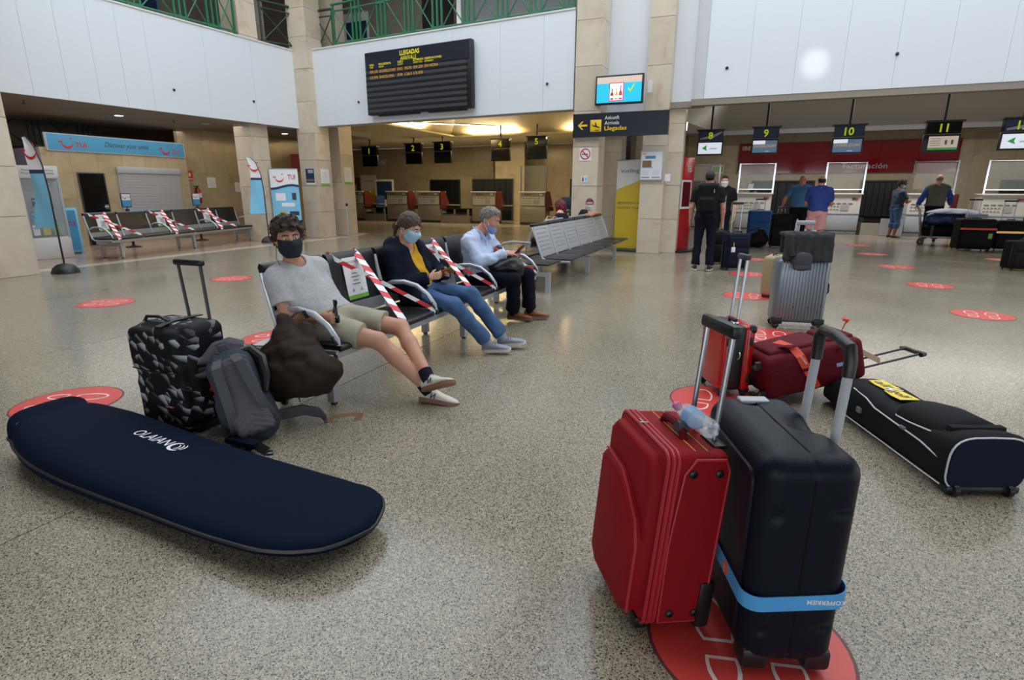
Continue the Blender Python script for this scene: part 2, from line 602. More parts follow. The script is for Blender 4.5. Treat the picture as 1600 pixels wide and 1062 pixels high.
TEXTS = {}
def text(parent, s, x, z, h, m, y=-0.004, width=None, align='C', shear=0.0, bold=0.0, T=None, th=0.0015, name='lettering'):
    # writing that stands in the local x-z plane, read from -y; h = cap height
    key = (s, shear, bold)
    if key not in TEXTS:
        cu = bpy.data.curves.new('writing', 'FONT')
        cu.body = s
        cu.size = 1.0
        cu.shear = shear
        cu.offset = bold
        cu.resolution_u = 2
        o = bpy.data.objects.new('writing', cu)
        COL.objects.link(o)
        dg = bpy.context.evaluated_depsgraph_get()
        me = bpy.data.meshes.new_from_object(o.evaluated_get(dg))
        bpy.data.objects.remove(o)
        n = len(me.vertices)
        co = np.zeros(n * 3)
        me.vertices.foreach_get('co', co)
        fs = [tuple(p.vertices) for p in me.polygons]
        TEXTS[key] = (co.reshape(-1, 3), fs)
        bpy.data.meshes.remove(me)
    co, fs = TEXTS[key]
    if len(co) == 0:
        return None
    x0, x1 = co[:, 0].min(), co[:, 0].max()
    sy = h / 0.69
    sx = sy if width is None else width / max(x1 - x0, 1e-6)
    off = {'C': (x0 + x1) / 2, 'L': x0, 'R': x1}[align]
    mb = MB()
    vs_ = [(x + (p[0] - off) * sx, y, z + p[1] * sy) for p in co]
    mb.add(vs_, fs, 0, T)
    return obj(name, mb, m, parent, False)

# ------------------------------------------------------------------ implicit surfaces (bodies, bags, clothing)
def V(*a):
    return np.array(a, dtype=float)
def nrm(v):
    v = np.asarray(v, float)
    return v / max(np.linalg.norm(v), 1e-9)

class Field:
    def __init__(s, lo, hi, h):
        s.lo = np.array(lo, float)
        s.h = h
        s.n = np.ceil((np.array(hi, float) - s.lo) / h).astype(int) + 1
        s.D = np.full(s.n, 0.5, np.float32)
    def axes(s, lo, hi):
        a = np.clip(np.floor((np.asarray(lo) - s.lo) / s.h).astype(int), 0, s.n)
        b = np.clip(np.ceil((np.asarray(hi) - s.lo) / s.h).astype(int) + 1, 0, s.n)
        ax = [(s.lo[i] + s.h * np.arange(a[i], b[i])).astype(np.float32) for i in range(3)]
        return tuple(slice(a[i], b[i]) for i in range(3)), ax[0][:, None, None], ax[1][None, :, None], ax[2][None, None, :]
    def merge(s, sl, d, k, mode='add'):
        D = s.D[sl]
        if D.size == 0:
            return
        if mode == 'add':
            if k > 0:
                hh = np.maximum(k - np.abs(D - d), 0) / k
                s.D[sl] = np.minimum(D, d) - hh * hh * k * 0.25
            else:
                s.D[sl] = np.minimum(D, d)
        else:
            d = -d
            if k > 0:
                hh = np.maximum(k - np.abs(D - d), 0) / k
                s.D[sl] = np.maximum(D, d) + hh * hh * k * 0.25
            else:
                s.D[sl] = np.maximum(D, d)
    def cone(s, a, b, ra, rb, k=0.02, mode='add', cap=None, grow=0.0):
        a, b = np.asarray(a, float), np.asarray(b, float)
        ra, rb = ra + grow, rb + grow
        pad = max(ra, rb) + k + 3 * s.h
        sl, X, Y, Z = s.axes(np.minimum(a, b) - pad, np.maximum(a, b) + pad)
        ab = b - a
        L2 = max(ab @ ab, 1e-9)
        t = ((X - a[0]) * ab[0] + (Y - a[1]) * ab[1] + (Z - a[2]) * ab[2]) / L2
        tc = np.clip(t, 0, 1)
        d = np.sqrt((X - a[0] - tc * ab[0]) ** 2 + (Y - a[1] - tc * ab[1]) ** 2 + (Z - a[2] - tc * ab[2]) ** 2) - (ra + (rb - ra) * tc)
        if cap:
            L = math.sqrt(L2)
            if 'b' in cap: d = np.maximum(d, (t - 1) * L)
            if 'a' in cap: d = np.maximum(d, -t * L)
        s.merge(sl, d, k, mode)
    def ell(s, c, R, ax=None, k=0.02, mode='add', grow=0.0):
        c = np.asarray(c, float)
        R = np.asarray(R, float) + grow
        A = np.eye(3) if ax is None else np.asarray(ax, float)      # rows = axes
        pad = R.max() + k + 3 * s.h
        sl, X, Y, Z = s.axes(c - pad, c + pad)
        q = [(A[i, 0] * (X - c[0]) + A[i, 1] * (Y - c[1]) + A[i, 2] * (Z - c[2])) for i in range(3)]
        k0 = np.sqrt(sum((q[i] / R[i]) ** 2 for i in range(3)))
        k1 = np.sqrt(sum((q[i] / R[i] ** 2) ** 2 for i in range(3))) + 1e-9
        s.merge(sl, k0 * (k0 - 1) / k1, k, mode)
    def rbox(s, c, half, r, ax=None, k=0.0, mode='add'):
        c = np.asarray(c, float)
        H = np.asarray(half, float) - r
        A = np.eye(3) if ax is None else np.asarray(ax, float)
        pad = np.linalg.norm(half) + k + 3 * s.h
        sl, X, Y, Z = s.axes(c - pad, c + pad)
        q = [np.abs(A[i, 0] * (X - c[0]) + A[i, 1] * (Y - c[1]) + A[i, 2] * (Z - c[2])) - H[i] for i in range(3)]
        out = np.sqrt(sum(np.maximum(w, 0) ** 2 for w in q))
        ins = np.minimum(np.maximum(np.maximum(q[0], q[1]), q[2]), 0)
        s.merge(sl, out + ins - r, k, mode)
    def plane(s, p, n):                                  # cut away the side n points to
        p, n = np.asarray(p, float), nrm(n)
        sl, X, Y, Z = s.axes(s.lo, s.lo + s.h * s.n)
        s.D = np.maximum(s.D, (X - p[0]) * n[0] + (Y - p[1]) * n[1] + (Z - p[2]) * n[2]).astype(np.float32)
    def apply(s, fn):                                    # D = fn(D, X, Y, Z)
        sl, X, Y, Z = s.axes(s.lo, s.lo + s.h * s.n)
        s.D = fn(s.D, X, Y, Z).astype(np.float32)
    def wrinkle(s, amp, f=30.0, seed=0.0):
        def fn(D, X, Y, Z):
            w = np.sin(f * X + 2.2 * np.sin(f * 0.63 * Z + seed) + seed) * np.sin(f * 0.8 * Z + 1.7 * np.sin(f * 0.5 * Y + 2 * seed)) + 0.6 * np.sin(f * 1.3 * Y + 1.3 * np.sin(f * 0.9 * X) + f * 0.7 * Z + seed)
            return D + amp * w
        s.apply(fn)
    def mesh(s, origin=(0, 0, 0)):
        D, h = s.D, s.h
        D[0] = D[-1] = 0.5; D[:, 0] = D[:, -1] = 0.5; D[:, :, 0] = D[:, :, -1] = 0.5
        S = D < 0
        n = np.array(D.shape)
        cs = [S[i:n[0] - 1 + i, j:n[1] - 1 + j, k:n[2] - 1 + k] for i in (0, 1) for j in (0, 1) for k in (0, 1)]
        cnt = sum(c.astype(np.int8) for c in cs)
        act = (cnt > 0) & (cnt < 8)
        I = np.argwhere(act)
        idx = np.full(act.shape, -1, np.int64)
        idx[act] = np.arange(len(I))
        offs = np.array([(i, j, k) for i in (0, 1) for j in (0, 1) for k in (0, 1)])
        val = np.stack([D[I[:, 0] + o[0], I[:, 1] + o[1], I[:, 2] + o[2]] for o in offs], 1)
        P = np.zeros((len(I), 3))
        C = np.zeros(len(I))
        for a in range(8):
            for b in range(a + 1, 8):
                if np.abs(offs[a] - offs[b]).sum() != 1:
                    continue
                va, vb = val[:, a], val[:, b]
                m = (va < 0) != (vb < 0)
                t = np.where(m, va / np.where(m, va - vb, 1), 0)
                P += m[:, None] * (offs[a] + t[:, None] * (offs[b] - offs[a]))
                C += m
        P = (I + P / C[:, None]) * h + s.lo - np.array(origin)
        F = []
        for ax in range(3):
            sh = [slice(1, -1)] * 3
            s0, s1 = list(sh), list(sh)
            s0[ax] = slice(0, -1)
            s1[ax] = slice(1, None)
            A, B = S[tuple(s0)], S[tuple(s1)]
            for flip, mk in ((False, A & ~B), (True, ~A & B)):
                E = np.argwhere(mk)
                E += np.array([0 if i == ax else 1 for i in range(3)])
                u, w = (ax + 1) % 3, (ax + 2) % 3
                du, dw = np.eye(3, dtype=int)[u], np.eye(3, dtype=int)[w]
                q = [E - du - dw, E - dw, E, E - du]
                f = np.stack([idx[x[:, 0], x[:, 1], x[:, 2]] for x in q], 1)
                if flip:
                    f = f[:, ::-1]
                F.append(f)
        F = np.concatenate(F)
        F = F[(F >= 0).all(1)]
        return P, F

def sdf_obj(name, fld, m, parent, origin=(0, 0, 0)):
    P, F = fld.mesh(origin)
    me = bpy.data.meshes.new(name)
    me.vertices.add(len(P))
    me.vertices.foreach_set('co', P.astype(np.float32).ravel())
    me.loops.add(len(F) * 4)
    me.loops.foreach_set('vertex_index', F.astype(np.int32).ravel())
    me.polygons.add(len(F))
    me.polygons.foreach_set('loop_start', (np.arange(len(F)) * 4).astype(np.int32))
    me.polygons.foreach_set('use_smooth', np.ones(len(F), bool))
    me.update(calc_edges=True)
    me.validate()
    me.materials.append(m)
    return link(name, me, parent)

# ================================================================== THE SETTING
def build_floor():
    root = thing('floor', 'speckled terrazzo floor of the hall with dark joints', None)
    root['kind'] = 'structure'
    b = MB().box(-24, -8, -0.10, 14, 30, -0.012)
    obj('floor_base', b, M['joint'], root, False)
    xs = [-11.15, -8.35, -5.5, -2.635, 4.4, 9.6, 14]
    ys = [-8, -4.4, -0.8, 2.8, 6.4, 10.0, 13.6, 17.2, 20.8, 24.4, 30]
    for i in range(len(xs) - 1):
        for j in range(len(ys) - 1):
            g = 0.004
            m = M['floor']
            s = MB().box(xs[i] + g, ys[j] + 0.0012, -0.03, xs[i + 1] - g, ys[j + 1] - 0.0012, 0.0)
            obj('floor_slab', s, m, root, False)
    s = MB().box(-11.5, -8, -0.03, -11.154, 14.6, 0.0)
    obj('border_strip', s, M['pale'], root, False)
    for j in range(10):
        y0, y1 = ys[j], ys[j + 1]
        if y1 <= 14.6:
            s = MB().box(-24, y0 + 0.0012, -0.03, -11.504, y1 - 0.0012, 0.0)
            obj('floor_slab', s, M['floor2'], root, False)
    s = MB().box(-24, 13.602, -0.03, -11.504, 15.2, 0.0)
    obj('floor_slab', s, M['pale'], root, False)
    s = MB().box(-24, 15.204, -0.03, -11.154, 30, 0.0)
    obj('floor_slab', s, M['floor'], root, False)
build_floor()

def pane_box(w, h, d, bevel=0.0):
    return mesh_from(MB().box(-w / 2, 0, 0, w / 2, d, h), 'wall_panel', M['white'], False)

def panel_wall(name, A, B, z0, z1, edges, depth=0.35, zsplit=None, mats=None):
    # white fascia from A to B (plan points, seen from its right-hand side): a core and separate panels in front of it
    A, B = Vector((A[0], A[1], 0)), Vector((B[0], B[1], 0))
    L = (B - A).length
    ang = math.atan2(B.y - A.y, B.x - A.x)
    r = thing(name, 'smooth white panelled wall over the openings', None, A, ang)
    r['kind'] = 'structure'
    obj('wall_core', MB().box(0, 0.02, z0 + 0.004, L, depth, z1 - 0.004), M['seam'], r, False)
    edges = sorted(e for e in edges if 0 < e < L)
    edges = [0] + edges + [L]
    rows = [z0] + (zsplit or []) + [z1]
    for i in range(len(edges) - 1):
        for j in range(len(rows) - 1):
            x0, x1 = edges[i] + 0.002, edges[i + 1] - 0.002
            obj('wall_panel', MB().box(x0, 0, rows[j] + (0.002 if j else 0), x1, 0.022, rows[j + 1]), M['white'], r, False)
    obj('coping', MB().box(0, -0.02, z1, L, depth, z1 + 0.035), M['offw'], r, False)
    return r

WLr = panel_wall('wall_left', (-12.95, 2.5), (-12.1, 13.1), 3.06, 5.06, [1.2, 2.5, 3.75, 4.3, 4.87, 5.44, 5.98, 6.55, 7.9, 9.2], 0.4)
WBr = panel_wall('wall_back', (-12.15, 13.26), (-3.85, 12.52), 3.11, 5.07, [1.3, 2.6, 3.9, 5.2, 6.5, 7.6], 0.4)
struct('wall_right', MB().box(-1.15, 12.87, 3.224, 12, 13.2, 8.8), M['seam'])
def right_wall_panels():
    r = bpy.data.objects['wall_right']
    tag(r, 'tall white panelled wall above the numbered desks')
    x = -1.15
    k = 0
    while x < 11:
        w = 0.82
        obj('wall_panel', MB().box(x + 0.0015, 12.85, 3.22, x + w - 0.0015, 12.872, 8.8), M['white'], r, False)
        x += w
    # bright splayed return and the white strip beside the stone column
    obj('splay_panel', MB().add([(-1.42, 13.22, 3.22), (-1.152, 12.852, 3.22), (-1.152, 12.852, 8.8), (-1.42, 13.22, 8.8), (-1.40, 13.26, 3.22), (-1.13, 12.9, 3.22), (-1.13, 12.9, 8.8), (-1.40, 13.26, 8.8)],
        [(0, 1, 2, 3), (5, 4, 7, 6), (0, 4, 5, 1), (3, 2, 6, 7)]), M['white'], r, False)
    obj('wall_panel', MB().box(-2.6, 13.24, 3.22, -1.42, 13.27, 8.8), M['white'], r, False)
    obj('wall_panel', MB().box(-3.5, 13.05, 2.99, -2.2, 13.09, 8.8), M['white'], r, False)
right_wall_panels()
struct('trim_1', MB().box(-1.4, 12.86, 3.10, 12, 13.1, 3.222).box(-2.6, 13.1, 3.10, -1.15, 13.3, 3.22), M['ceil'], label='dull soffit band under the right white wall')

def column(x0, y0, x1, y1, z1, joints, label, T=0.02):
    r = thing('column', label, None, ((x0 + x1) / 2, (y0 + y1) / 2, 0))
    r['kind'] = 'structure'
    w, d = (x1 - x0) / 2, (y1 - y0) / 2
    obj('core', MB().box(-w + T, -d + T, 0, w - T, d - T, z1), M['grout'], r, False)
    zs = [0] + [j for j in joints if j < z1] + [z1]
    for a, b in zip(zs[:-1], zs[1:]):
        g = 0.004
        for q in range(4):
            ww, dd = (w, d) if q % 2 == 0 else (d, w)
            o = obj('stone_slab', MB().box(-ww + (0.0 if q % 2 == 0 else T), -dd, a + g, ww - (0.0 if q % 2 == 0 else T), -dd + T, b - g), M['stone'], r, False, rot=(0, 0, q * PI / 2))
    return r
JJ = [0.75, 1.48, 2.2, 2.92, 3.75, 4.6, 5.4, 6.1, 6.9, 7.7, 8.5]
column(-12.2, 13.02, -11.58, 13.62, 8.8, JJ, 'tall cream stone corner column with a dark poster and a notice')
column(-13.0, 11.55, -12.42, 12.15, 8.8, [0.72, 1.45, 2.15, 2.75, 3.6, 4.3, 5.2, 6.0, 6.8, 7.6], 'cream stone column behind the feather flag')
column(-12.35, 14.2, -11.7, 14.8, 8.8, [0.78, 1.6, 2.42, 3.2, 4.0, 4.8, 5.6, 6.4, 7.2, 8.0], 'cream stone column with a white notice beside the desk hall opening')
column(-11.75, 4.55, -10.85, 5.38, 8.8, [0.95, 1.72, 2.45, 3.2, 4.0, 4.8, 5.6], 'wide cream stone pillar at the left edge')
column(-3.80, 12.45, -3.22, 13.0, 8.8, JJ[:2] + [2.31, 3.05, 3.94, 4.83, 5.7, 6.6, 7.5, 8.3], 'cream stone column with a no smoking sign')
column(-3.4, 13.55, -2.95, 14.05, 3.6, [0.75, 1.5, 2.26], 'cream stone column half hidden behind the hanging sign')
column(-2.35, 12.9, -1.84, 13.4, 8.8, [0.77, 1.53, 2.33, 2.93, 3.94, 4.85, 5.7, 6.6, 7.5, 8.3], 'cream stone column carrying the framed white poster')
column(-1.84, 13.2, -1.52, 13.5, 3.1, [0.75, 1.5, 2.2, 2.8], 'narrow stone return next to the red totem')

def tile_wall(name, A, B, z0, z1, tw, th, holes=(), m='stone2', label=None, parent=None):
    # stone tiles standing proud of a grout wall; holes = (s0, s1, z0, z1)
    A, B = Vector((A[0], A[1], 0)), Vector((B[0], B[1], 0))
    L = (B - A).length
    ang = math.atan2(B.y - A.y, B.x - A.x)
    r = thing(name, label, None, A, ang)
    r['kind'] = 'structure'
    obj('wall_core', MB().box(0, 0.012, z0, L, 0.12, z1), M['grout'], r, False)
    nx, nz = max(1, round(L / tw)), max(1, round((z1 - z0) / th))
    tw, th = L / nx, (z1 - z0) / nz
    me = mesh_from(MB().box(0.002, 0, 0.002, tw - 0.002, 0.02, th - 0.002), 'wall_tile', M[m], False)
    for i in range(nx):
        for j in range(nz):
            x, z = i * tw, z0 + j * th
            if any(x > h[0] - 0.05 and x + tw < h[1] + 0.05 and z > h[2] - 0.05 and z + th < h[3] + 0.05 for h in holes):
                continue
            link('wall_tile', me, r, (x, 0, z))
    return r
# walls: booth at the left, its neighbour, the hall of desks 1-5, the hall of desks 8-12
tile_wall('wall_booth', (-15.3, 8.1), (-15.3, 11.8), 0, 2.32, 0.62, 0.58, label='beige stone front of the travel booth')
tile_wall('wall_extinguisher', (-15.55, 11.8), (-15.55, 16.6), 0, 3.1, 0.8, 0.62, label='polished beige stone wall with the extinguisher')
struct('wall_far_left', MB().box(-20.2, 2, 0, -20, 18, 9), M['dimwall'], label='dim wall far behind the booth')
struct('wall_booth_side', MB().box(-20, 8.08, 0, -15.32, 8.12, 2.3), M['lilac'], label='lilac side wall of the travel booth')
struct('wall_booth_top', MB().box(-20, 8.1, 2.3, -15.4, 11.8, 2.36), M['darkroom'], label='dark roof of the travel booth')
tile_wall('wall_desks', (-22, 26.0), (-3.0, 26.0), 0, 3.5, 1.27, 0.7, label='polished beige stone wall behind desks one to five')
tile_wall('wall_desks_pier', (-11.4, 24.6), (-9.8, 24.6), 0, 3.5, 0.8, 0.7, label='projecting stone pier behind desk three')
tile_wall('wall_desks_side', (-11.4, 26.0), (-11.4, 24.6), 0, 3.5, 0.7, 0.7, label='return of the stone pier')
tile_wall('wall_divider', (-3.2, 13.6), (-3.2, 26.0), 0, 3.5, 1.24, 0.7, label='stone wall between the two desk halls, left face')
tile_wall('wall_divider_right', (-2.9, 26.0), (-2.9, 14.4), 0, 3.6, 1.2, 0.7, label='stone wall between the two desk halls, right face')
tile_wall('wall_checkin', (-2.9, 26.1), (13.6, 26.1), 0, 4.2, 1.27, 0.7, label='beige stone wall behind desks eight to twelve')
tile_wall('wall_checkin_side', (10.6, 26.1), (10.6, 14.0), 0, 4.2, 1.2, 0.7, label='beige stone side wall at the far right')
struct('wall_far', MB().box(-22.2, 14.5, 0, -22, 26.2, 9), M['dimwall'], label='dim side wall beyond desk one')

# ceilings
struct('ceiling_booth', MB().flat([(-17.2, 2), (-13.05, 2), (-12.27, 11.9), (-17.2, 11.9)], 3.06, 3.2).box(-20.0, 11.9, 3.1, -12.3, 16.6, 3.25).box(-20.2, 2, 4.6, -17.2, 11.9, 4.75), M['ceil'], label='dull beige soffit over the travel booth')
struct('ceiling_upper_floor', MB().box(-20, 2, 4.9, -12.6, 16, 5.05).box(-22, 13.75, 4.9, -3.2, 28, 5.04), M['dimwall'], label='upper floor deck behind the railings')
def desk_ceiling():
    r = struct('ceiling_desks', MB().box(-22, 13.75, 3.5, -12.0, 26, 3.6).box(-12.0, 21.7, 3.5, -3.2, 26, 3.6), M['vault'], label='cream ceiling of the left desk hall with a vaulted light well')
    a = [(-12.0, 13.75, 3.6), (-3.2, 13.75, 3.6), (-3.2, 21.7, 3.6), (-12.0, 21.7, 3.6)]
    p = [(-9.2, 17.7, 4.85), (-6.0, 17.7, 4.85)]
    mb = MB().add(a + p, [(0, 1, 5, 4), (1, 2, 5), (2, 3, 4, 5), (3, 0, 4)])
    obj('vault', mb, M['vault'], r, False)
    obj('cove_ledge', MB().box(-12.0, 21.3, 3.5, -3.2, 21.7, 3.56), M['vault'], r, False)
    obj('cove_ledge', MB().box(-12.0, 13.75, 3.5, -11.6, 21.3, 3.56), M['vault'], r, False)
desk_ceiling()
def checkin_ceiling():
    r = struct('ceiling_checkin', MB().box(-2.9, 24.6, 3.62, 13.6, 26.1, 3.75), M['ceilgrey'], label='dark grey sloped ceiling over desks eight to twelve')
    e0, e1 = (-2.6, 13.3, 3.25), (12.6, 13.3, 3.25)
    b0, b1 = (-1.6, 24.6, 3.62), (9.4, 24.6, 3.62)
    ap = [(-0.2, 18.5, 5.2), (9.6, 18.5, 5.2)]
    mb = MB().add([e0, e1, b1, b0] + ap, [(0, 1, 5, 4), (1, 2, 5), (2, 3, 4, 5), (3, 0, 4)])
    obj('vault', mb, M['ceilgrey'], r, False)
    obj('edge_beam', MB().box(-1.6, 24.45, 3.5, 9.4, 24.62, 3.66), M['lgrey'], r, False)
    obj('lid', MB().box(-2.9, 13.3, 5.3, 13.6, 26.2, 5.4).box(9.4, 13.3, 3.62, 13.6, 26.2, 3.7), M['ceilgrey'], r, False)
checkin_ceiling()
struct('ceiling_atrium', MB().box(-24, -8, 8.8, -12.5, 28, 9.0).box(-12.5, 12.6, 8.8, 14, 28, 9.0).box(-12.5, -8, 8.8, 6.5, 1.8, 9.0).box(-12.5, 5.6, 8.8, 14, 6.2, 9.0).box(-4.4, 1.8, 8.8, -3.6, 12.6, 9.0).box(8.5, -8, 8.8, 14, 12.6, 9.0).box(6.5, -8, 8.8, 8.5, 1.8, 9.0), M['offw'], label='roof around the skylights')  # unseen roof; openings set away from the camera to dim the foreground
# rear of the hall, behind and beside the camera
struct('wall_entrance', MB().box(-24, -7.3, 0, -6, -7.0, 8.8).box(-6, -7.3, 3.2, 8, -7.0, 8.8).box(8, -7.3, 0, 14, -7.0, 8.8), M['dimwall'], label='entrance wall with a wide glazed front')
struct('wall_side', MB().box(13.0, -7, 3.0, 13.3, 28, 8.8).box(13.0, -7, 0, 13.3, 28, 0.9).box(13, 14, 0.9, 13.3, 28, 3), M['dimwall'], label='side wall with a band of windows')
struct('wall_left_rear', MB().box(-24.2, -7, 0, -24, 28, 8.8), M['dimwall'], label='wall far out at the left')
# upper floor back walls
struct('wall_upper_left', MB().box(-17.2, 2, 5.05, -17.0, 16, 8.8), M['dimwall'], label='upper floor wall at the left')
struct('wall_upper_back', MB().box(-17, 17.0, 5.05, -9.2, 17.2, 8.8), M['dimwall'], label='upper floor wall behind the railing')
struct('wall_upper_glazed', MB().box(-9.2, 17.5, 5.05, -3.2, 17.7, 8.8), M['lgrey'], label='pale upper floor wall behind the railing')
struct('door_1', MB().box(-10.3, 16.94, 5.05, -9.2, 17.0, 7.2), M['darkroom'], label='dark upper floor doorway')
struct('door_2', MB().box(-17.0, 10.2, 5.05, -16.95, 11.1, 7.1), M['wood2'], label='upper floor door at the left')
def upper_posters():
    for nm, lab, w, h, loc, rz, ms in (
        ('poster', 'dark poster with white border on the upper floor wall, upper right of the corner column', 1.0, 0.9, (-12.9, 16.995, 6.2), 0, ('paper', 'navyp')),
        ('poster', 'tall blue and white poster low on the upper floor wall behind the railing', 0.75, 1.2, (-11.9, 16.995, 5.06), 0, ('lgrey', 'navyp')),
        ('poster', 'black and white sign on the upper floor wall at the left behind the railing', 0.9, 0.4, (-16.995, 11.9, 5.4), PI / 2, ('black', 'paper')),
        ('poster', 'blue notice on the upper floor wall at the left', 0.6, 0.7, (-16.995, 12.6, 6.3), PI / 2, ('sky', 'navyp')),
        ('poster', 'light blue screen on the upper floor at the end of the left railing', 0.7, 0.5, (-14.2, 13.2, 6.15), 0.6, ('sky', 'sky2'))):
        t = thing(nm, lab, 'poster', loc, rz)
        obj('backing', MB().box(-w / 2, -0.03, 0, w / 2, 0, h), M[ms[0]], t, False)
        obj('print', MB().box(-w * 0.42, -0.034, h * 0.12, w * 0.42, -0.03, h * 0.7), M[ms[1]], t, False)
upper_posters()

# ------------------------------------------------------------------ green railings on the fascia
def railing(A, B, z, posts, label, m='green', hgt=1.05, xs=True, clusters=True, end0=False, end1=False):
    A, B = Vector((A[0], A[1], 0)), Vector((B[0], B[1], 0))
    L = (B - A).length
    t = thing('railing', label, 'railing', (A.x, A.y, z), math.atan2(B.y - A.y, B.x - A.x))
    for zz, rr in ((hgt, 0.032), (hgt - 0.16, 0.02), (0.1, 0.022)):
        obj('rail', MB().cyl((0, 0, zz), (L, 0, zz), rr, n=8), M[m], t)
    ends = []
    for p in posts:
        offs = (-0.13, 0, 0.13) if clusters else (0,)
        if end0 and p == posts[0] or end1 and p == posts[-1]:
            offs = (0,)
        for o in offs:
            obj('post', MB().box(p + o - 0.022, -0.022, 0, p + o + 0.022, 0.022, hgt), M[m], t, False)
        if len(offs) > 1:
            [obj('tie', MB().box(p - 0.15, -0.03, zz, p + 0.15, 0.03, zz + 0.06), M[m], t, False) for zz in (0.07, hgt - 0.2)]
        ends.append((p + min(offs), p + max(offs)))
    for (a0, a1), (b0, b1) in zip(ends[:-1], ends[1:]):
        x0, x1 = a1 + 0.02, b0 - 0.02
        obj('brace', MB().cyl((x0, 0, 0.1), (x1, 0, hgt - 0.16), 0.016, n=6), M[m], t)
        obj('brace', MB().cyl((x0, 0.01, hgt - 0.16), (x1, 0.01, 0.1), 0.016, n=6), M[m], t)
    return t
railing((-12.86, 7.0), (-12.36, 11.45), 5.09, [0.05, 1.05, 2.05, 3.05, 3.85, 4.42], 'green steel railing with crossed braces on the left white wall', end1=True)
railing((-10.95, 13.36), (-3.95, 12.74), 5.1, [0.06, 0.86, 1.72, 2.6, 3.45, 4.35, 5.25, 6.1, 6.9], 'green steel railing with crossed braces above the arrivals board', end0=True)
railing((-12.4, 12.25), (-12.05, 13.15), 5.09, [0.04, 0.86], 'short dark green railing left of the corner column', m='dkgreen', clusters=False)
railing((-11.75, 13.6), (-11.1, 13.6), 5.09, [0.04, 0.62], 'short dark green railing right of the corner column', m='dkgreen', clusters=False)
railing((-17.4, 7.6), (-17.4, 10.6), 2.3, [0.2, 1.6, 2.8], 'dark green stair railing in the gap above the travel booth', m='dkgreen', hgt=1.2)

# ------------------------------------------------------------------ small wall and ceiling fittings
def detector(loc, n, label):
    t = thing('wall_sensor', label, 'sensor', loc, n)
    obj('plate', MB().lathe([(0.035, 0), (0.035, 0.008)], 12, T=Matrix.Rotation(PI / 2, 4, 'X')), M['lgrey'], t)
    obj('lens', MB().lathe([(0.028, 0), (0.024, 0.03), (0.01, 0.045)], 12, T=Matrix.Rotation(PI / 2, 4, 'X')), M['black'], t)
aL, aB = math.atan2(10.6, 0.85), math.atan2(-0.74, 8.3)
detector((-12.39, 9.5, 3.56), aL, 'small dark wall sensor on the left white wall, nearer the pillar')
detector((-12.225, 11.6, 3.59), aL, 'small dark wall sensor on the left white wall, nearer the corner column')
detector((-10.0, 13.06, 3.65), aB, 'small dark wall sensor to the left of the arrivals board')
detector((-4.48, 12.57, 3.67), aB, 'small dark wall sensor to the right of the arrivals board')
detector((-0.75, 12.85, 3.77), 0, 'small dark wall sensor low on the right white wall, nearer the splayed corner')
detector((2.14, 12.85, 3.79), 0, 'small dark wall sensor on the right white wall beyond the light spot')
def downlight(x, y, z, label, on=True):
    t = thing('downlight', label, 'ceiling light', (x, y, z), 0, 'recessed soffit lights')
    obj('ring', MB().lathe([(0.12, -0.012), (0.12, 0), (0.09, 0)], 20), M['lgrey'], t)
    obj('lens', MB().lathe([(0.088, -0.014), (0.05, -0.02)], 20), M['lampw'] if on else M['offw'], t)
downlight(-13.98, 9.2, 3.06, 'lit round downlight in the soffit left of the booth sign')
downlight(-13.6, 11.2, 3.06, 'unlit round downlight in the soffit above the white shutter', False)
downlight(-13.9, 14.3, 3.1, 'lit round downlight in the soffit right of the corner column')
for x, y, l in ((-13.4, 7.0, 'small dark sprinkler in the soffit near the left pillar'), (-13.6, 10.3, 'small dark sprinkler in the soffit above the blue sign')):
    t = thing('sprinkler', l, 'sprinkler', (x, y, 3.06))
    obj('pipe', MB().cyl((0, 0, -0.05), (0, 0, 0), 0.012, n=8), M['dksteel'], t)
    obj('deflector', MB().lathe([(0.03, -0.07), (0.03, -0.062), (0.012, -0.05)], 10), M['black'], t)
def led_strip():
    t = thing('strip_light', 'long warm strip light in the ceiling right of the corner column', 'ceiling light', (-11.3, 15.2, 3.5), 0.75)
    obj('housing', MB().box(0, -0.06, -0.03, 4.2, 0.06, 0), M['lgrey'], t, False)
    for i in range(3):
        obj('diffuser', MB().box(i * 1.4 + 0.02, -0.05, -0.045, i * 1.4 + 1.38, 0.05, -0.03), M['lamp'], t, False)
led_strip()

# ================================================================== SIGNS, SCREENS, DESKS
def bx(parent, name, x0, y0, z0, x1, y1, z1, m, r=0.0):
    b = MB()
    if r: b.rbox(x0, y0, z0, x1, y1, z1, r)
    else: b.box(x0, y0, z0, x1, y1, z1)
    return obj(name, b, M[m] if isinstance(m, str) else m, parent, bool(r))

def smile_logo(parent, x, z, s, m='redtape'):
    # curved smile with a serif and a dot
    pts = []
    for k in range(13):
        a = PI * (1.05 + 0.9 * k / 12)
        pts.append((x + s * 0.5 * math.cos(a), -0.006, z + s * 0.15 + s * 0.55 * math.sin(a)))
    b = MB()
    rings = []
    for k, p in enumerate(pts):
        w = s * (0.05 + 0.05 * math.sin(PI * k / 12))
        rings.append([(p[0], -0.004, p[2] - w), (p[0], -0.008, p[2] - w), (p[0], -0.008, p[2] + w), (p[0], -0.004, p[2] + w)])
    b.loft(rings)
    b.box(x - s * 0.68, -0.008, z + s * 0.06, x - s * 0.34, -0.004, z + s * 0.16)
    b.lathe([(s * 0.075, 0), (s * 0.075, 0.004)], 12, T=Matrix.Translation((x + s * 0.35, -0.004, z + s * 0.42)) @ Matrix.Rotation(PI / 2, 4, 'X'))
    return obj('smile_logo', b, M[m], parent, False)

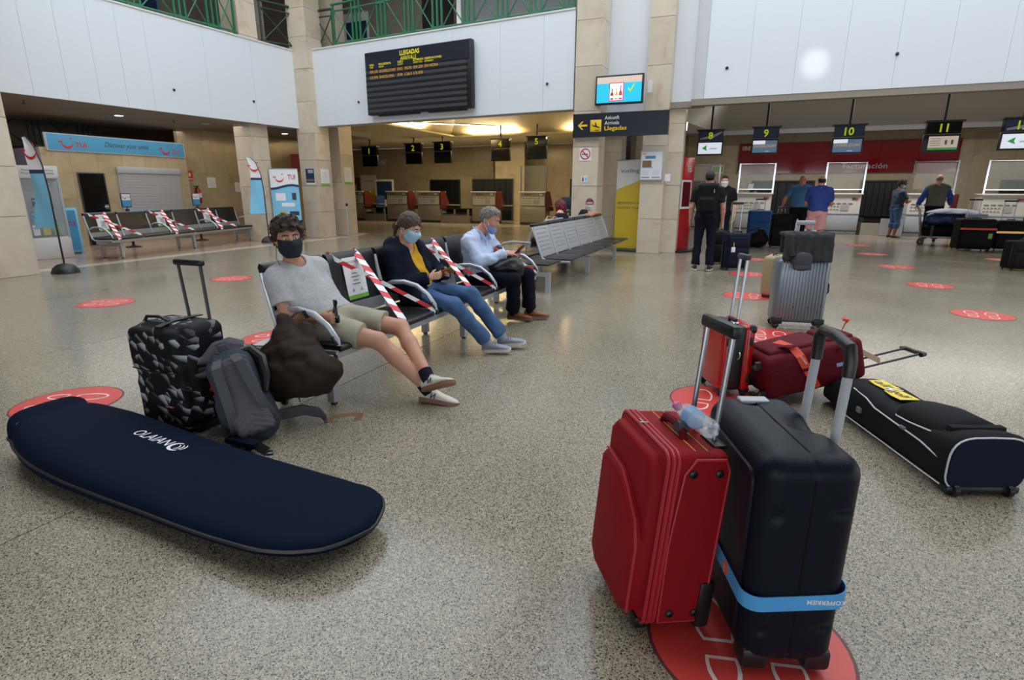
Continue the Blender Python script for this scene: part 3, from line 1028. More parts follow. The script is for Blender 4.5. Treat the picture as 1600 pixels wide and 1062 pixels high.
def arrivals_board():
    t = thing('arrivals_board', 'large black arrivals board with yellow headings on the white back wall', 'display board', (-9.553, 13.0, 3.27), aB)
    w, h = 3.22, 1.49
    bx(t, 'housing', 0, -0.16, 0, w, -0.005, h, 'black', 0.015)
    bx(t, 'header_panel', 0.03, -0.168, 1.06, w - 0.04, -0.15, h - 0.02, 'navysign')
    for i in range(8):
        z = 0.06 + i * 0.132
        bx(t, 'row_strip', 0.05, -0.172, z, w - 0.12, -0.15, z + 0.085, 'dgrey')
        bx(t, 'row_divider', 0.03, -0.19, z + 0.09, w - 0.1, -0.15, z + 0.12, 'black')
    for s, x0, x1, z, hh, sh, bo in (('LLEGADAS', 1.15, 1.75, 1.33, 0.10, 0, 0.02), ('ARRIVALS', 1.155, 1.655, 1.215, 0.09, 0.25, 0), ('HORA', 0.16, 0.31, 1.165, 0.045, 0, 0.01), ('TIME', 0.17, 0.28, 1.105, 0.042, 0.2, 0),
                              ('PROCEDENCIA', 0.465, 0.86, 1.165, 0.045, 0, 0.01), ('FROM', 0.465, 0.62, 1.105, 0.042, 0.2, 0), ('VUELO', 1.065, 1.245, 1.165, 0.045, 0, 0.01), ('FLIGHT', 1.065, 1.245, 1.105, 0.042, 0.2, 0),
                              ('ESTIMADA', 1.555, 1.865, 1.165, 0.045, 0, 0.01), ('EXPECTED', 1.555, 1.835, 1.105, 0.042, 0.2, 0), ('OBSERVACIONES', 1.89, 2.4, 1.165, 0.045, 0, 0.01), ('REMARKS', 1.9, 2.16, 1.105, 0.042, 0.2, 0)):
        text(t, s, (x0 + x1) / 2, z, hh, M['ytext'], -0.172, x1 - x0, 'C', sh, bo)
    for row, its in ((7, (('09:35', 0.17, 0.425), ('DUSSELDORF', 0.48, 1.0), ('EWG', 1.065, 1.22), ('9570', 1.29, 1.5), ('09:20', 1.56, 1.84), ('EN HORA', 1.9, 2.3))),
                     (6, (('15:05', 0.17, 0.425), ('BARCELONA', 0.48, 0.95), ('RYR', 1.065, 1.22), ('1263', 1.29, 1.5), ('15:05', 1.56, 1.84)))):
        for s, x0, x1 in its:
            text(t, s, x0, 0.068 + row * 0.132, 0.066, M['led'], -0.175, x1 - x0, 'L')
    bx(t, 'bracket', 0.3, -0.1, -0.03, 1.6, 0.0, 0.0, 'black')
    bx(t, 'bracket', 1.9, -0.1, -0.03, 3.0, 0.0, 0.0, 'black')
arrivals_board()

def hanging_sign():
    t = thing('direction_sign', 'long dark arrivals direction sign with yellow arrow hung across two columns', 'sign', (-3.77, 12.34, 2.505))
    w, h = 2.01, 0.475
    bx(t, 'panel', 0, 0, 0, w, 0.10, h, 'navysign')
    bx(t, 'end_cap', -0.012, -0.005, -0.005, 0, 0.105, h + 0.005, 'black')
    bx(t, 'end_cap', w, -0.005, -0.005, w + 0.012, 0.105, h + 0.005, 'black')
    for x in (0.18, 1.72):
        bx(t, 'bracket', x - 0.03, 0.10, 0.15, x + 0.03, 0.11 if x < 1 else 0.56, 0.2, 'dksteel')
    y = 'yellow'
    b = MB().prism([(0.10, 0.235), (0.19, 0.15), (0.225, 0.15), (0.16, 0.215), (0.31, 0.215), (0.31, 0.255), (0.16, 0.255), (0.225, 0.32), (0.19, 0.32)], -0.006, 0)
    obj('arrow', b, M[y], t, False)
    obj('pictogram', MB().rbox(0.375, -0.005, 0.10, 0.62, 0.02, 0.345, 0.02, 2), M[y], t)
    b = MB().prism([(0.405, 0.262), (0.42, 0.262), (0.44, 0.235), (0.49, 0.222), (0.478, 0.29), (0.497, 0.29), (0.528, 0.21), (0.575, 0.195), (0.585, 0.18), (0.57, 0.172), (0.44, 0.21)], -0.009, -0.004)
    b.box(0.48, -0.009, 0.125, 0.58, -0.004, 0.138)
    obj('aircraft', b, M['navysign'], t, False)
    text(t, 'Ankunft', 0.69, 0.34, 0.072, M['paper'], -0.004, 0.31, 'L')
    text(t, 'Arrivals', 0.69, 0.235, 0.072, M['paper'], -0.004, 0.31, 'L')
    text(t, 'Llegadas', 0.69, 0.125, 0.08, M[y], -0.004, 0.475, 'L', 0, 0.015)
hanging_sign()

def bottle_screen():
    t = thing('monitor', 'wall monitor showing three bottles and a green tick on turquoise', 'screen', (-3.32, 12.36, 3.14))
    w, h = 1.01, 0.57
    bx(t, 'bezel', 0, 0, 0, w, 0.09, h, 'black', 0.01)
    bx(t, 'screen', 0.035, -0.004, 0.035, w - 0.035, 0.01, h - 0.16, 'cyan')
    bx(t, 'screen', 0.035, -0.004, h - 0.16, w - 0.035, 0.01, h - 0.035, 'scrpink')
    bx(t, 'picture_frame', 0.30, -0.006, 0.06, 0.61, 0, 0.42, 'scrred')
    bx(t, 'picture', 0.318, -0.008, 0.078, 0.592, 0, 0.402, 'scrw')
    for x, hh, m in ((0.365, 0.22, 'scrbrown'), (0.455, 0.23, 'scrgold'), (0.545, 0.27, 'scrred')):
        b = MB().prism([(x - 0.032, 0.09), (x + 0.032, 0.09), (x + 0.032, 0.09 + hh * 0.5), (x + 0.01, 0.09 + hh * 0.66), (x + 0.01, 0.09 + hh), (x - 0.01, 0.09 + hh), (x - 0.01, 0.09 + hh * 0.66), (x - 0.032, 0.09 + hh * 0.5)], -0.011, -0.007)
        obj('bottle_icon', b, M[m], t, False)
        bx(t, 'bottle_label', x - 0.032, -0.013, 0.12, x + 0.032, -0.01, 0.165, 'scrw')
    obj('tick', MB().prism([(0.69, 0.29), (0.745, 0.22), (0.84, 0.37), (0.82, 0.385), (0.745, 0.262), (0.71, 0.31)], -0.009, -0.003), M['scrlime'], t, False)
    bx(t, 'bracket', 0.45, 0.09, 0.24, 0.56, 0.69, 0.34, 'lgrey')
    bx(t, 'socket', 1.03, 0.40, 0.25, 1.12, 0.46, 0.5, 'offw')
bottle_screen()

def smoking_sign():
    t = thing('no_smoking_sign', 'square white no smoking sign with a red ring on the stone column', 'sign', (-3.51, 12.445, 2.02))
    bx(t, 'plate', -0.135, -0.006, 0, 0.135, 0, 0.27, 'paper')
    Rm = Matrix.Translation((0, -0.007, 0.14)) @ Matrix.Rotation(PI / 2, 4, 'X')
    obj('ring', MB().lathe([(0.118, 0), (0.118, 0.004), (0.095, 0.004), (0.095, 0)], 28, T=Rm), M['red'], t, False)
    obj('disc', MB().lathe([(0.094, 0.001), (0.09, 0.003)], 28, T=Rm), M['paper'], t, False)
    obj('cigarette', MB().box(-0.075, -0.013, 0.125, 0.06, -0.009, 0.145), M['black'], t, False)
    b = MB().box(-0.1, -0.016, -0.011, 0.1, -0.012, 0.011, T=Matrix.Translation((0, 0, 0.14)) @ Matrix.Rotation(PI / 4, 4, 'Y'))
    obj('bar', b, M['red'], t, False)
    t = thing('notice_sign', 'small white and blue pictogram sign below the no smoking sign', 'sign', (-3.515, 12.445, 1.56))
    bx(t, 'plate', -0.07, -0.005, 0, 0.075, 0, 0.14, 'paper')
    bx(t, 'print_block', 0.015, -0.007, 0.03, 0.06, -0.004, 0.11, 'sky2')
    b = MB().box(-0.045, -0.008, 0.02, -0.015, -0.005, 0.095).box(-0.04, -0.008, 0.1, -0.02, -0.005, 0.12)
    obj('figure', b, M['black'], t, False)
smoking_sign()

def framed_poster():
    t = thing('framed_poster', 'white framed information poster on the right stone column', 'poster', (-2.12, 12.875, 1.6))
    w, h = 0.5, 0.63
    bx(t, 'frame', -w / 2, -0.03, 0, w / 2, 0, h, 'lgrey', 0.006)
    bx(t, 'sheet', -w / 2 + 0.025, -0.034, 0.025, w / 2 - 0.025, -0.02, h - 0.025, 'paper')
    bx(t, 'print_block', -0.14, -0.037, 0.46, 0.08, -0.03, 0.52, 'sky')
    bx(t, 'print_block', -0.2, -0.037, 0.28, 0.0, -0.03, 0.42, 'wood2')
    bx(t, 'print_block', -0.2, -0.037, 0.265, 0.03, -0.03, 0.285, 'sky2')
    bx(t, 'print_block', -0.21, -0.037, 0.06, -0.03, -0.03, 0.075, 'dgrey')
    bx(t, 'print_block', 0.02, -0.037, 0.06, 0.2, -0.03, 0.075, 'dgrey')
    bx(t, 'print_block', -0.2, -0.037, 0.55, -0.12, -0.03, 0.575, 'yellow')
    b = MB()
    for k in range(4):
        b.box(-0.2, -0.037, 0.12 + k * 0.03, -0.05, -0.03, 0.126 + k * 0.03).box(0.03, -0.037, 0.12 + k * 0.03, 0.18, -0.03, 0.126 + k * 0.03)
    tag(obj('text_lines', b, M['lgrey'], t, False), kind='stuff')
    t = thing('notice_sheet', 'small white notice at the side of the right stone column', 'notice', (-1.78, 12.93, 1.58))
    bx(t, 'sheet', -0.05, -0.004, 0, 0.07, 0, 0.16, 'paper')
    bx(t, 'holder', -0.055, -0.008, -0.01, 0.075, -0.004, 0.0, 'wood2')
framed_poster()

def rollup(name, label, loc, rz, w, h, build):
    t = thing(name, label, 'banner', loc, rz)
    bx(t, 'base', -w / 2 - 0.02, -0.1, 0, w / 2 + 0.02, 0.1, 0.07, 'dksteel', 0.02)
    obj('mast', MB().cyl((0, 0.03, 0.05), (0, 0.03, h), 0.012, n=8), M['alu2'], t)
    bx(t, 'banner_sheet', -w / 2, -0.003, 0.06, w / 2, 0.003, h, build)
    bx(t, 'top_bar', -w / 2, -0.012, h - 0.01, w / 2, 0.012, h + 0.015, 'alu2', 0.004)
    return t
def banners():
    t = rollup('rollup_banner', 'grey and yellow welcome roll-up banner between the stone columns', (-2.665, 13.18, 0), 0.0, 0.56, 2.05, 'yelban')
    b = MB().prism([(-0.28, 1.40), (0.28, 1.62), (0.28, 2.04), (-0.28, 2.04)], -0.006, -0.003)
    obj('upper_print', b, M['offw'], t, False)
    text(t, 'vueling', 0.02, 1.78, 0.09, M['dgrey'], -0.008, 0.42)
    text(t, 'BIENVENIDO A', 0.02, 1.08, 0.055, M['dgrey'], -0.006, 0.5)
    text(t, 'NUESTRA CASA', 0.02, 0.97, 0.055, M['dgrey'], -0.006, 0.5)
    t = rollup('rollup_banner', 'grey and yellow roll-up banner behind desk one', (-19.3, 25.6, 0), 0.2, 0.95, 2.15, 'yelban')
    obj('upper_print', MB().prism([(-0.47, 1.1), (0.47, 1.5), (0.47, 2.14), (-0.47, 2.14)], -0.006, -0.003), M['offw'], t, False)
    text(t, 'vueling', 0.0, 1.8, 0.09, M['dgrey'], -0.008, 0.5)
    t = rollup('rollup_banner', 'blue and white travel roll-up banner left of the corner column', (-12.05, 12.2, 0), 0.62, 0.74, 1.93, 'sky2')
    pts = [(-0.37, 1.52)] + [(-0.37 + 0.74 * k / 8, 1.45 + 0.05 * math.sin(-1.6 + 4.2 * k / 8)) for k in range(9)] + [(0.37, 1.925), (-0.37, 1.925)]
    obj('upper_print', MB().prism(pts[1:], -0.006, -0.003), M['paper'], t, False)
    rb = [(-0.37 + 0.74 * k / 8, 1.45 + 0.05 * math.sin(-1.6 + 4.2 * k / 8)) for k in range(9)]
    obj('wave', MB().prism([(x, z - 0.03) for x, z in rb] + [(x, z + 0.03) for x, z in rb[::-1]], -0.009, -0.005), M['navyp'], t, False)
    smile_logo(t, -0.12, 1.69, 0.24)
    text(t, 'TUI', 0.2, 1.66, 0.12, M['red'], -0.008, 0.2, 'C', 0, 0.02)
    for x0, z0, x1, z1, m in ((-0.26, 1.08, 0.0, 1.28, 'paper'), (0.17, 1.1, 0.28, 1.29, 'dgrey'), (-0.12, 0.92, 0.22, 1.02, 'paper'), (-0.2, 0.66, -0.02, 0.8, 'yelban'), (0.07, 0.68, 0.32, 0.79, 'navyp'), (-0.1, 0.46, 0.27, 0.57, 'paper'), (-0.37, 0.07, 0.37, 0.36, 'yellow')):
        bx(t, 'print_block', x0, -0.007, z0, x1, -0.003, z1, m)
banners()

def notices():
    def sheet(label, loc, rz, w, h, green=True, dark=False):
        t = thing('poster' if dark else 'notice_sheet', label, 'poster' if dark else 'notice', loc, rz)
        bx(t, 'sheet', -w / 2, -0.005, 0, w / 2, 0, h, 'paper')
        if dark:
            bx(t, 'picture', -w * 0.46, -0.008, h * 0.12, w * 0.46, -0.004, h * 0.97, 'navyp')
            bx(t, 'print_block', -w * 0.2, -0.01, h * 0.7, w * 0.35, -0.007, h * 0.9, 'lgrey')
            bx(t, 'print_block', -w * 0.4, -0.01, h * 0.2, w * 0.4, -0.007, h * 0.34, 'wood2')
        else:
            if green: bx(t, 'green_foot', -w / 2, -0.007, 0, w / 2, -0.004, h * 0.13, 'greenp')
            b = MB()
            for k in range(5):
                b.box(-w * 0.34, -0.007, h * (0.25 + 0.13 * k), w * (0.1 + 0.05 * (k % 3)), -0.004, h * (0.27 + 0.13 * k))
            tag(obj('text_lines', b, M['lgrey'], t, False), kind='stuff')
    sheet('dark night picture poster on the left face of the corner column', (-11.85, 13.015, 1.52), 0, 0.34, 0.46, dark=True)
    sheet('white notice with green foot on the right face of the corner column', (-11.575, 13.32, 1.5), PI / 2, 0.36, 0.46)
    sheet('white notice with green foot on the column beside the desk hall', (-11.695, 14.5, 1.55), PI / 2, 0.36, 0.5)
    sheet('white notice with green foot on the wall right of the extinguisher', (-15.545, 12.75, 1.38), PI / 2, 0.3, 0.36)
    sheet('pale notice on the wall left of the feather flag', (-15.545, 13.72, 1.3), PI / 2, 0.24, 0.3, green=False)
notices()

# ------------------------------------------------------------------ travel booth
def booth():
    t = thing('booth_sign', 'long light blue sign with red smile logos over the travel booth', 'sign', (-15.27, 8.28, 2.27), PI / 2)
    w, h = 3.46, 0.36
    bx(t, 'frame', -0.03, 0, -0.02, w + 0.03, 0.06, h + 0.02, 'lgrey')
    bx(t, 'panel', 0, -0.003, 0, w, 0.02, h, 'sky')
    smile_logo(t, 0.42, 0.17, 0.26)
    text(t, 'TUI', 0.72, 0.09, 0.11, M['red'], -0.005, 0.25, 'C', 0, 0.02)
    text(t, 'Discover your smile', 1.85, 0.14, 0.12, M['navyp'], -0.005, 1.15, 'C', 0.45)
    smile_logo(t, 2.9, 0.17, 0.26)
    text(t, 'TUI', 3.2, 0.08, 0.10, M['red'], -0.005, 0.22, 'C', 0, 0.02)
    t = thing('roller_shutter', 'closed light grey roller shutter of the travel booth', 'shutter', (-15.28, 9.75, 0.72), PI / 2)
    bx(t, 'frame', 0, -0.03, 0, 1.72, 0.02, 1.2, 'shutter')
    bx(t, 'head_box', -0.01, -0.07, 1.06, 1.73, 0.0, 1.22, 'lgrey', 0.01)
    for k in range(14):
        bx(t, 'slat', 0.05, -0.04, 0.03 + k * 0.0735, 1.67, -0.028, 0.098 + k * 0.0735, 'shutter')
    bx(t, 'sill', -0.03, -0.1, -0.05, 1.75, 0, 0.0, 'lgrey')
    t = thing('door', 'plain black door of the travel booth', 'door', (-15.28, 8.82, 0), PI / 2)
    bx(t, 'frame', -0.03, -0.02, 0, 0.60, 0.0, 1.77, 'dksteel')
    bx(t, 'leaf', 0, -0.035, 0.01, 0.56, -0.018, 1.74, 'blackgl')
    bx(t, 'lock_plate', 0.47, -0.05, 0.88, 0.55, -0.034, 0.99, 'alu2', 0.005)
    obj('handle', MB().tube([(0.52, -0.05, 0.94), (0.52, -0.09, 0.94), (0.42, -0.09, 0.94)], 0.01, 8), M['chrome'], t)
    # extinguisher, its sign and the red hose cabinet
    t = thing('extinguisher_sign', 'red fire extinguisher sign above the extinguisher', 'sign', (-15.545, 12.03, 1.63), PI / 2)
    bx(t, 'plate', -0.1, -0.006, 0, 0.1, 0, 0.28, 'red')
    bx(t, 'symbol', -0.03, -0.009, 0.12, 0.03, -0.005, 0.22, 'paper')
    bx(t, 'text_band', -0.09, -0.009, 0.04, 0.09, -0.005, 0.06, 'paper')
    t = thing('fire_extinguisher', 'red fire extinguisher hung on the beige stone wall', 'extinguisher', (-15.45, 12.15, 0.98))
    obj('cylinder', MB().lathe([(0.07, 0), (0.085, 0.02), (0.085, 0.34), (0.06, 0.41), (0.025, 0.43)], 16), M['redhard'], t)
    obj('valve', MB().lathe([(0.025, 0.42), (0.025, 0.48)], 10).box(-0.02, -0.1, 0.47, 0.02, 0.05, 0.5), M['black'], t)
    obj('hose', MB().tube([(0.02, -0.04, 0.46), (0.07, -0.09, 0.4), (0.09, -0.08, 0.25), (0.09, -0.03, 0.1)], 0.014, 8), M['black'], t)
    bx(t, 'label', 0.06, -0.05, 0.16, 0.088, 0.05, 0.28, 'paper')
    bx(t, 'hook', -0.1, -0.02, 0.4, -0.02, 0.02, 0.44, 'dksteel')
    t = thing('picture_frame', 'small red edged notice frame behind the feather flag', 'notice', (-15.545, 14.15, 1.28), PI / 2)
    bx(t, 'frame', -0.14, -0.01, 0, 0.14, 0, 0.34, 'red')
    bx(t, 'sheet', -0.11, -0.013, 0.03, 0.11, -0.008, 0.31, 'paper')
    t = thing('luggage_sizer', 'red panel on a silver luggage sizer frame by the stone wall', 'luggage sizer', (-14.6, 13.35, 0), PI / 2)
    for x in (-0.2, 0.2):
        for y in (0.02, -0.4):
            obj('post', MB().cyl((x, y, 0), (x, y, 0.62 if y < 0 else 1.22), 0.016, n=8), M['alu2'], t)
    for z in (0.12, 0.58):
        obj('hoop', MB().tube([(-0.2, 0.02, z), (-0.2, -0.4, z), (0.2, -0.4, z), (0.2, 0.02, z)], 0.013, 8, closed=True), M['alu2'], t)
    bx(t, 'panel', -0.19, 0.0, 0.5, 0.19, 0.03, 1.2, 'red')
    obj('top_rail', MB().tube([(-0.2, 0.02, 1.22), (-0.18, 0.02, 1.27), (0.18, 0.02, 1.27), (0.2, 0.02, 1.22)], 0.016, 8), M['alu2'], t)
    # leaflet cabinet
    t = thing('display_cabinet', 'white glass leaflet cabinet beside the left pillar', 'cabinet', (-13.2, 6.85, 0), 1.2)
    bx(t, 'plinth', -0.32, -0.2, 0, 0.32, 0.2, 0.42, 'offw', 0.01)
    for x in (-0.3, 0.3):
        for y in (-0.18, 0.18):
            bx(t, 'post', x - 0.02, y - 0.02, 0.42, x + 0.02, y + 0.02, 1.62, 'lgrey')
    bx(t, 'header', -0.32, -0.2, 1.58, 0.32, 0.2, 1.82, 'offw', 0.01)
    text(t, 'Atencion Agencias', 0, 1.72, 0.035, M['dgrey'], -0.203, 0.5)
    text(t, 'Mayorista / Hotels', 0, 1.66, 0.035, M['dgrey'], -0.203, 0.5)
    bx(t, 'back', -0.3, 0.16, 0.42, 0.3, 0.18, 1.6, 'lgrey')
    for z in (0.45, 0.75, 1.02, 1.3):
        bx(t, 'shelf', -0.3, -0.17, z, 0.3, 0.16, z + 0.012, 'glass')
    bx(t, 'door_glass', -0.28, -0.19, 0.45, 0.28, -0.185, 1.57, 'glass')
    bx(t, 'side_glass', 0.29, -0.16, 0.45, 0.295, 0.16, 1.57, 'glass')
    for k, (x, z, w_, h_, m) in enumerate(((-0.18, 0.47, 0.1, 0.2, 'paper'), (-0.02, 0.47, 0.12, 0.18, 'yelban'), (0.14, 0.47, 0.1, 0.2, 'greenp'), (-0.12, 0.77, 0.2, 0.17, 'sky'), (0.12, 0.77, 0.1, 0.2, 'paper'), (-0.1, 1.04, 0.12, 0.16, 'navyp'), (0.1, 1.32, 0.14, 0.18, 'paper'))):
        o = thing('leaflet', ['white leaflet at the left of the bottom cabinet shelf', 'yellow leaflet on the bottom cabinet shelf', 'green leaflet on the bottom cabinet shelf', 'blue leaflet on the second cabinet shelf', 'white leaflet on the second cabinet shelf', 'navy leaflet on the third cabinet shelf', 'white leaflet on the top cabinet shelf'][k], 'leaflet',
                  (-13.2 + math.cos(1.2) * x, 6.85 + math.sin(1.2) * x, z - 0.005), 1.2, 'leaflets in the cabinet')
        bx(o, 'cover', -w_ / 2, 0.02, 0, w_ / 2, 0.03, h_, m)
        bx(o, 'print_band', -w_ / 2 + 0.01, 0.017, h_ * 0.6, w_ / 2 - 0.01, 0.02, h_ * 0.8, 'lgrey')
    t = thing('booth_stand', 'light blue poster stand with a red smile logo beside the leaflet cabinet', 'poster stand', (-13.75, 7.45, 0), 1.25)
    bx(t, 'frame', -0.27, -0.03, 0.02, 0.27, 0.02, 0.98, 'sky2', 0.008)
    bx(t, 'foot', -0.2, -0.1, 0, 0.2, 0.1, 0.03, 'dksteel')
    bx(t, 'sheet', -0.23, -0.034, 0.08, 0.23, -0.028, 0.93, 'sky')
    T_ = bpy.data.objects.new
    lg = smile_logo(t, -0.06, 0.62, 0.2); lg.location.y = -0.032
    text(t, 'TUI', 0.13, 0.6, 0.09, M['red'], -0.037, 0.15, 'C', 0, 0.02)
booth()

def stanchion(loc, label):
    t = thing('belt_post', label, 'barrier post', loc, PI / 2)
    obj('base', MB().lathe([(0.17, 0), (0.17, 0.015), (0.05, 0.04)], 18), M['black'], t)
    obj('post', MB().cyl((0, 0, 0.03), (0, 0, 0.82), 0.03, n=12), M['black'], t)
    obj('belt_head', MB().lathe([(0.035, 0.8), (0.045, 0.82), (0.045, 0.9), (0.03, 0.92)], 12), M['black'], t)
    f = obj('sign_frame', MB().rbox(-0.12, -0.015, 0.95, 0.12, 0.015, 1.28, 0.015), M['navyp'], t)
    obj('bracket', MB().cyl((0, 0, 0.9), (0, 0, 0.97), 0.012, n=8), M['black'], t)
    bx(t, 'upper_print', -0.1, -0.018, 1.12, 0.1, -0.012, 1.26, 'paper')
    bx(t, 'lower_print', -0.1, -0.018, 0.97, 0.1, -0.012, 1.12, 'sky')
    lg = smile_logo(t, -0.03, 1.19, 0.08); lg.location.y = -0.015
    text(t, 'TUI', 0.05, 1.175, 0.035, M['red'], -0.021, 0.06)
    return t
stanchion((-13.95, 9.0, 0), 'black belt post with a small blue and white sign in front of the shutter')
stanchion((-14.1, 11.0, 0), 'black belt post with a small blue and white sign in front of the extinguisher')
tb = MB().ribbon([(-13.955, 9.047, 0.86), (-14.03, 10.0, 0.85), (-14.095, 10.953, 0.86)], (0, 0, 1), 0.05, 0.003)
tag(obj('belt', tb, M['sky2'], None, False), 'light blue queue belt stretched between the two sign posts', 'queue belt')

def feather_flag(loc, rz, label, h):
    t = thing('feather_flag', label, 'flag', loc, rz)
    obj('base', MB().lathe([(0.205, 0), (0.2, 0.03), (0.17, 0.09), (0.11, 0.145), (0.03, 0.165)], 24), M['black'], t)
    pole = [(0, 0, 0.15), (0.0, 0, 0.9), (0.0, 0, h * 0.6), (-0.03, 0, h * 0.8), (-0.13, 0, h * 0.94), (-0.26, 0, h)]
    obj('pole', MB().tube(pole, [0.014, 0.014, 0.012, 0.01, 0.008, 0.006], 8), M['black'], t)
    def edge(z):
        for a, b in zip(pole[:-1], pole[1:]):
            if a[2] <= z <= b[2]:
                k = (z - a[2]) / (b[2] - a[2])
                return a[0] + (b[0] - a[0]) * k
        return pole[-1][0]
    def strip(za, zb, m, nm, n=7):
        v, f = [], []
        for i in range(n + 1):
            z = za + (zb - za) * i / n
            x1 = edge(z) - 0.012
            k = (z - 0.75) / (h - 0.75)
            x0 = x1 - (0.36 * (1 - k) ** 0.45 + 0.0) - 0.02
            for j in range(5):
                x = x0 + (x1 - x0) * j / 4
                y = 0.03 * math.sin(6 * z + 4 * j / 4) * (1 - j / 4)
                v += [(x, y - 0.002, z), (x, y + 0.002, z)]
        for i in range(n):
            for j in range(4):
                a = (i * 5 + j) * 2
                b = a + 10
                f += [(a, a + 2, b + 2, b), (a + 1, b + 1, b + 3, a + 3)]
        obj(nm, MB().add(v, f), M[m], t)
    z1 = 0.75 + (h - 0.75) * 0.62
    strip(0.75, z1 - 0.03, 'sky2', 'lower_cloth')
    strip(z1 - 0.03, z1 + 0.03, 'navyp', 'wave_stripe', 2)
    strip(z1 + 0.03, h - 0.02, 'paper', 'upper_cloth')
    lg = smile_logo(t, -0.17, z1 + 0.3, 0.24); lg.location.y = -0.03
    return t
feather_flag((-10.62, 5.64, 0), 0.22, 'large blue and white feather flag in front of the left pillar', 2.2)
feather_flag((-11.95, 11.35, 0), 0.75, 'blue and white feather flag by the column behind the young man', 2.2)

def barrier_posts():
    for k, (x, y) in enumerate(((-12.0, 13.9), (-12.5, 13.9), (-11.5, 13.95))):
        t = thing('barrier_post', ['silver barrier post nearest the corner column', 'silver barrier post behind the first one', 'silver barrier post by the column with the white notice'][k], 'barrier post', (x + 0.12, y, 0), 0, 'silver posts in front of the grey partition')
        obj('base', MB().lathe([(0.18, 0), (0.18, 0.012), (0.05, 0.03)], 18), M['alu2'], t)
        obj('post', MB().cyl((0, 0, 0.02), (0, 0, 0.92), 0.032, n=12), M['alu'], t)
        obj('cap', MB().lathe([(0.036, 0.9), (0.036, 0.97), (0.02, 0.985)], 12), M['black'], t)
    t = thing('partition_panel', 'tall grey partition panel between the corner column and its neighbour', 'partition', (-13.0, 15.2, 0), 0.35)
    bx(t, 'panel', -0.75, 0, 0.04, 0.75, 0.04, 2.05, 'dgrey')
    bx(t, 'edge_trim', 0.35, -0.006, 0.04, 0.37, 0.046, 2.05, 'lgrey')
    bx(t, 'foot', -0.75, -0.15, 0, 0.75, 0.19, 0.04, 'dksteel')
    t = thing('rental_sign', 'red rental sign behind the corner column', 'sign', (-15.5, 16.2, 2.0), 0.5)
    bx(t, 'panel', -1.6, 0, 0, 1.75, 0.08, 0.62, 'red')
    text(t, 'S', 1.2, 0.15, 0.32, M['yellow'], -0.006, 0.3)
    bx(t, 'support', -0.05, 0.02, -2.0, 0.05, 0.07, 0, 'dksteel')
barrier_posts()

# ------------------------------------------------------------------ numbered overhead screens
def desk_screen(num, x, y, ztop, w, h, label, mode, zceil, pole=True, rz=0.0):
    t = thing('desk_screen', label, 'screen', (x, y, ztop), rz, 'numbered screens over the desks')
    nh = h * 0.42
    bx(t, 'lid', -w / 2 - 0.03, -0.13, -0.02, w / 2 + 0.03, 0.12, 0.015, 'black')
    bx(t, 'number_box', -w / 2 + 0.02, -0.08, -nh, w / 2 - 0.02, 0.08, -0.02, 'blackgl')
    if mode in ('logo', 'flight'):
        bx(t, 'number_screen', -w / 2 + 0.03, -0.083, -nh + 0.01, w / 2 - 0.03, -0.078, -0.03, 'navyp')
        if mode == 'logo':
            obj('swoosh', MB().prism([(-w * 0.4, -nh + 0.03), (w * 0.1, -nh * 0.75), (w * 0.42, -nh * 0.3), (w * 0.42, -nh * 0.15), (w * 0.05, -nh * 0.5), (-w * 0.4, -nh * 0.75)], -0.086, -0.082), M['lgrey'], t, False)
    text(t, num, 0, -nh * 0.84, nh * 0.62, M['numb'], -0.09, None, 'C', 0, 0.02)
    bx(t, 'monitor', -w / 2, -0.05, -h, w / 2, 0.06, -nh - 0.01, 'black', 0.008)
    x0, x1, z0, z1 = -w / 2 + 0.035, w / 2 - 0.035, -h + 0.04, -nh - 0.05
    if mode == 'off':
        bx(t, 'screen', x0, -0.054, z0, x1, -0.048, z1, 'blackgl')
    elif mode == 'logo':
        bx(t, 'screen', x0, -0.054, z0, x1, -0.048, z1, 'scrw')
        cz = (z0 + z1) / 2
        obj('emblem', MB().prism([(x0 + w * 0.14, cz), (x0 + w * 0.36, cz - 0.07), (x0 + w * 0.31, cz), (x0 + w * 0.34, cz + 0.09)], -0.058, -0.053), M['scrgreen'], t, False)
        text(t, 'aena', x0 + w * 0.58, cz - 0.03, 0.06, M['dgrey'], -0.057, w * 0.26, 'C', 0.3)
    elif mode == 'flight':
        bx(t, 'screen', x0, -0.054, z0, x1, -0.048, z1, 'scrb')
        bx(t, 'flight_box', x0, -0.058, z1 - 0.09, x0 + w * 0.45, -0.053, z1, 'scrw')
        text(t, 'DUSSELDORF', 0, (z0 + z1) / 2 - 0.02, 0.07, M['scrgold'], -0.057, w * 0.82)
        text(t, 'aena', w * 0.1, z0 + 0.02, 0.03, M['scrw'], -0.057, w * 0.16)
    elif mode == 'notice':
        bx(t, 'screen', x0 + w * 0.1, -0.054, z0, x1, -0.048, z1, 'scrpink')
        bx(t, 'green_band', x0 + w * 0.1, -0.058, z0, x1, -0.053, z0 + 0.05, 'scrgreen')
        b = MB()
        for k in range(4):
            b.box(x0 + w * 0.15, -0.057, z0 + 0.1 + k * 0.05, x0 + w * 0.42, -0.053, z0 + 0.11 + k * 0.05)
        tag(obj('text_lines', b, M['grey'], t, False), kind='stuff')
        for k in (0.55, 0.72):
            bx(t, 'print_block', x0 + w * k, -0.058, z0 + 0.12, x0 + w * (k + 0.06), -0.053, z0 + 0.22, 'grey')
    if pole:
        obj('hanger_pole', MB().cyl((0, 0, 0), (0, 0, zceil - ztop), 0.03, n=8), M['black'], t)
    return t
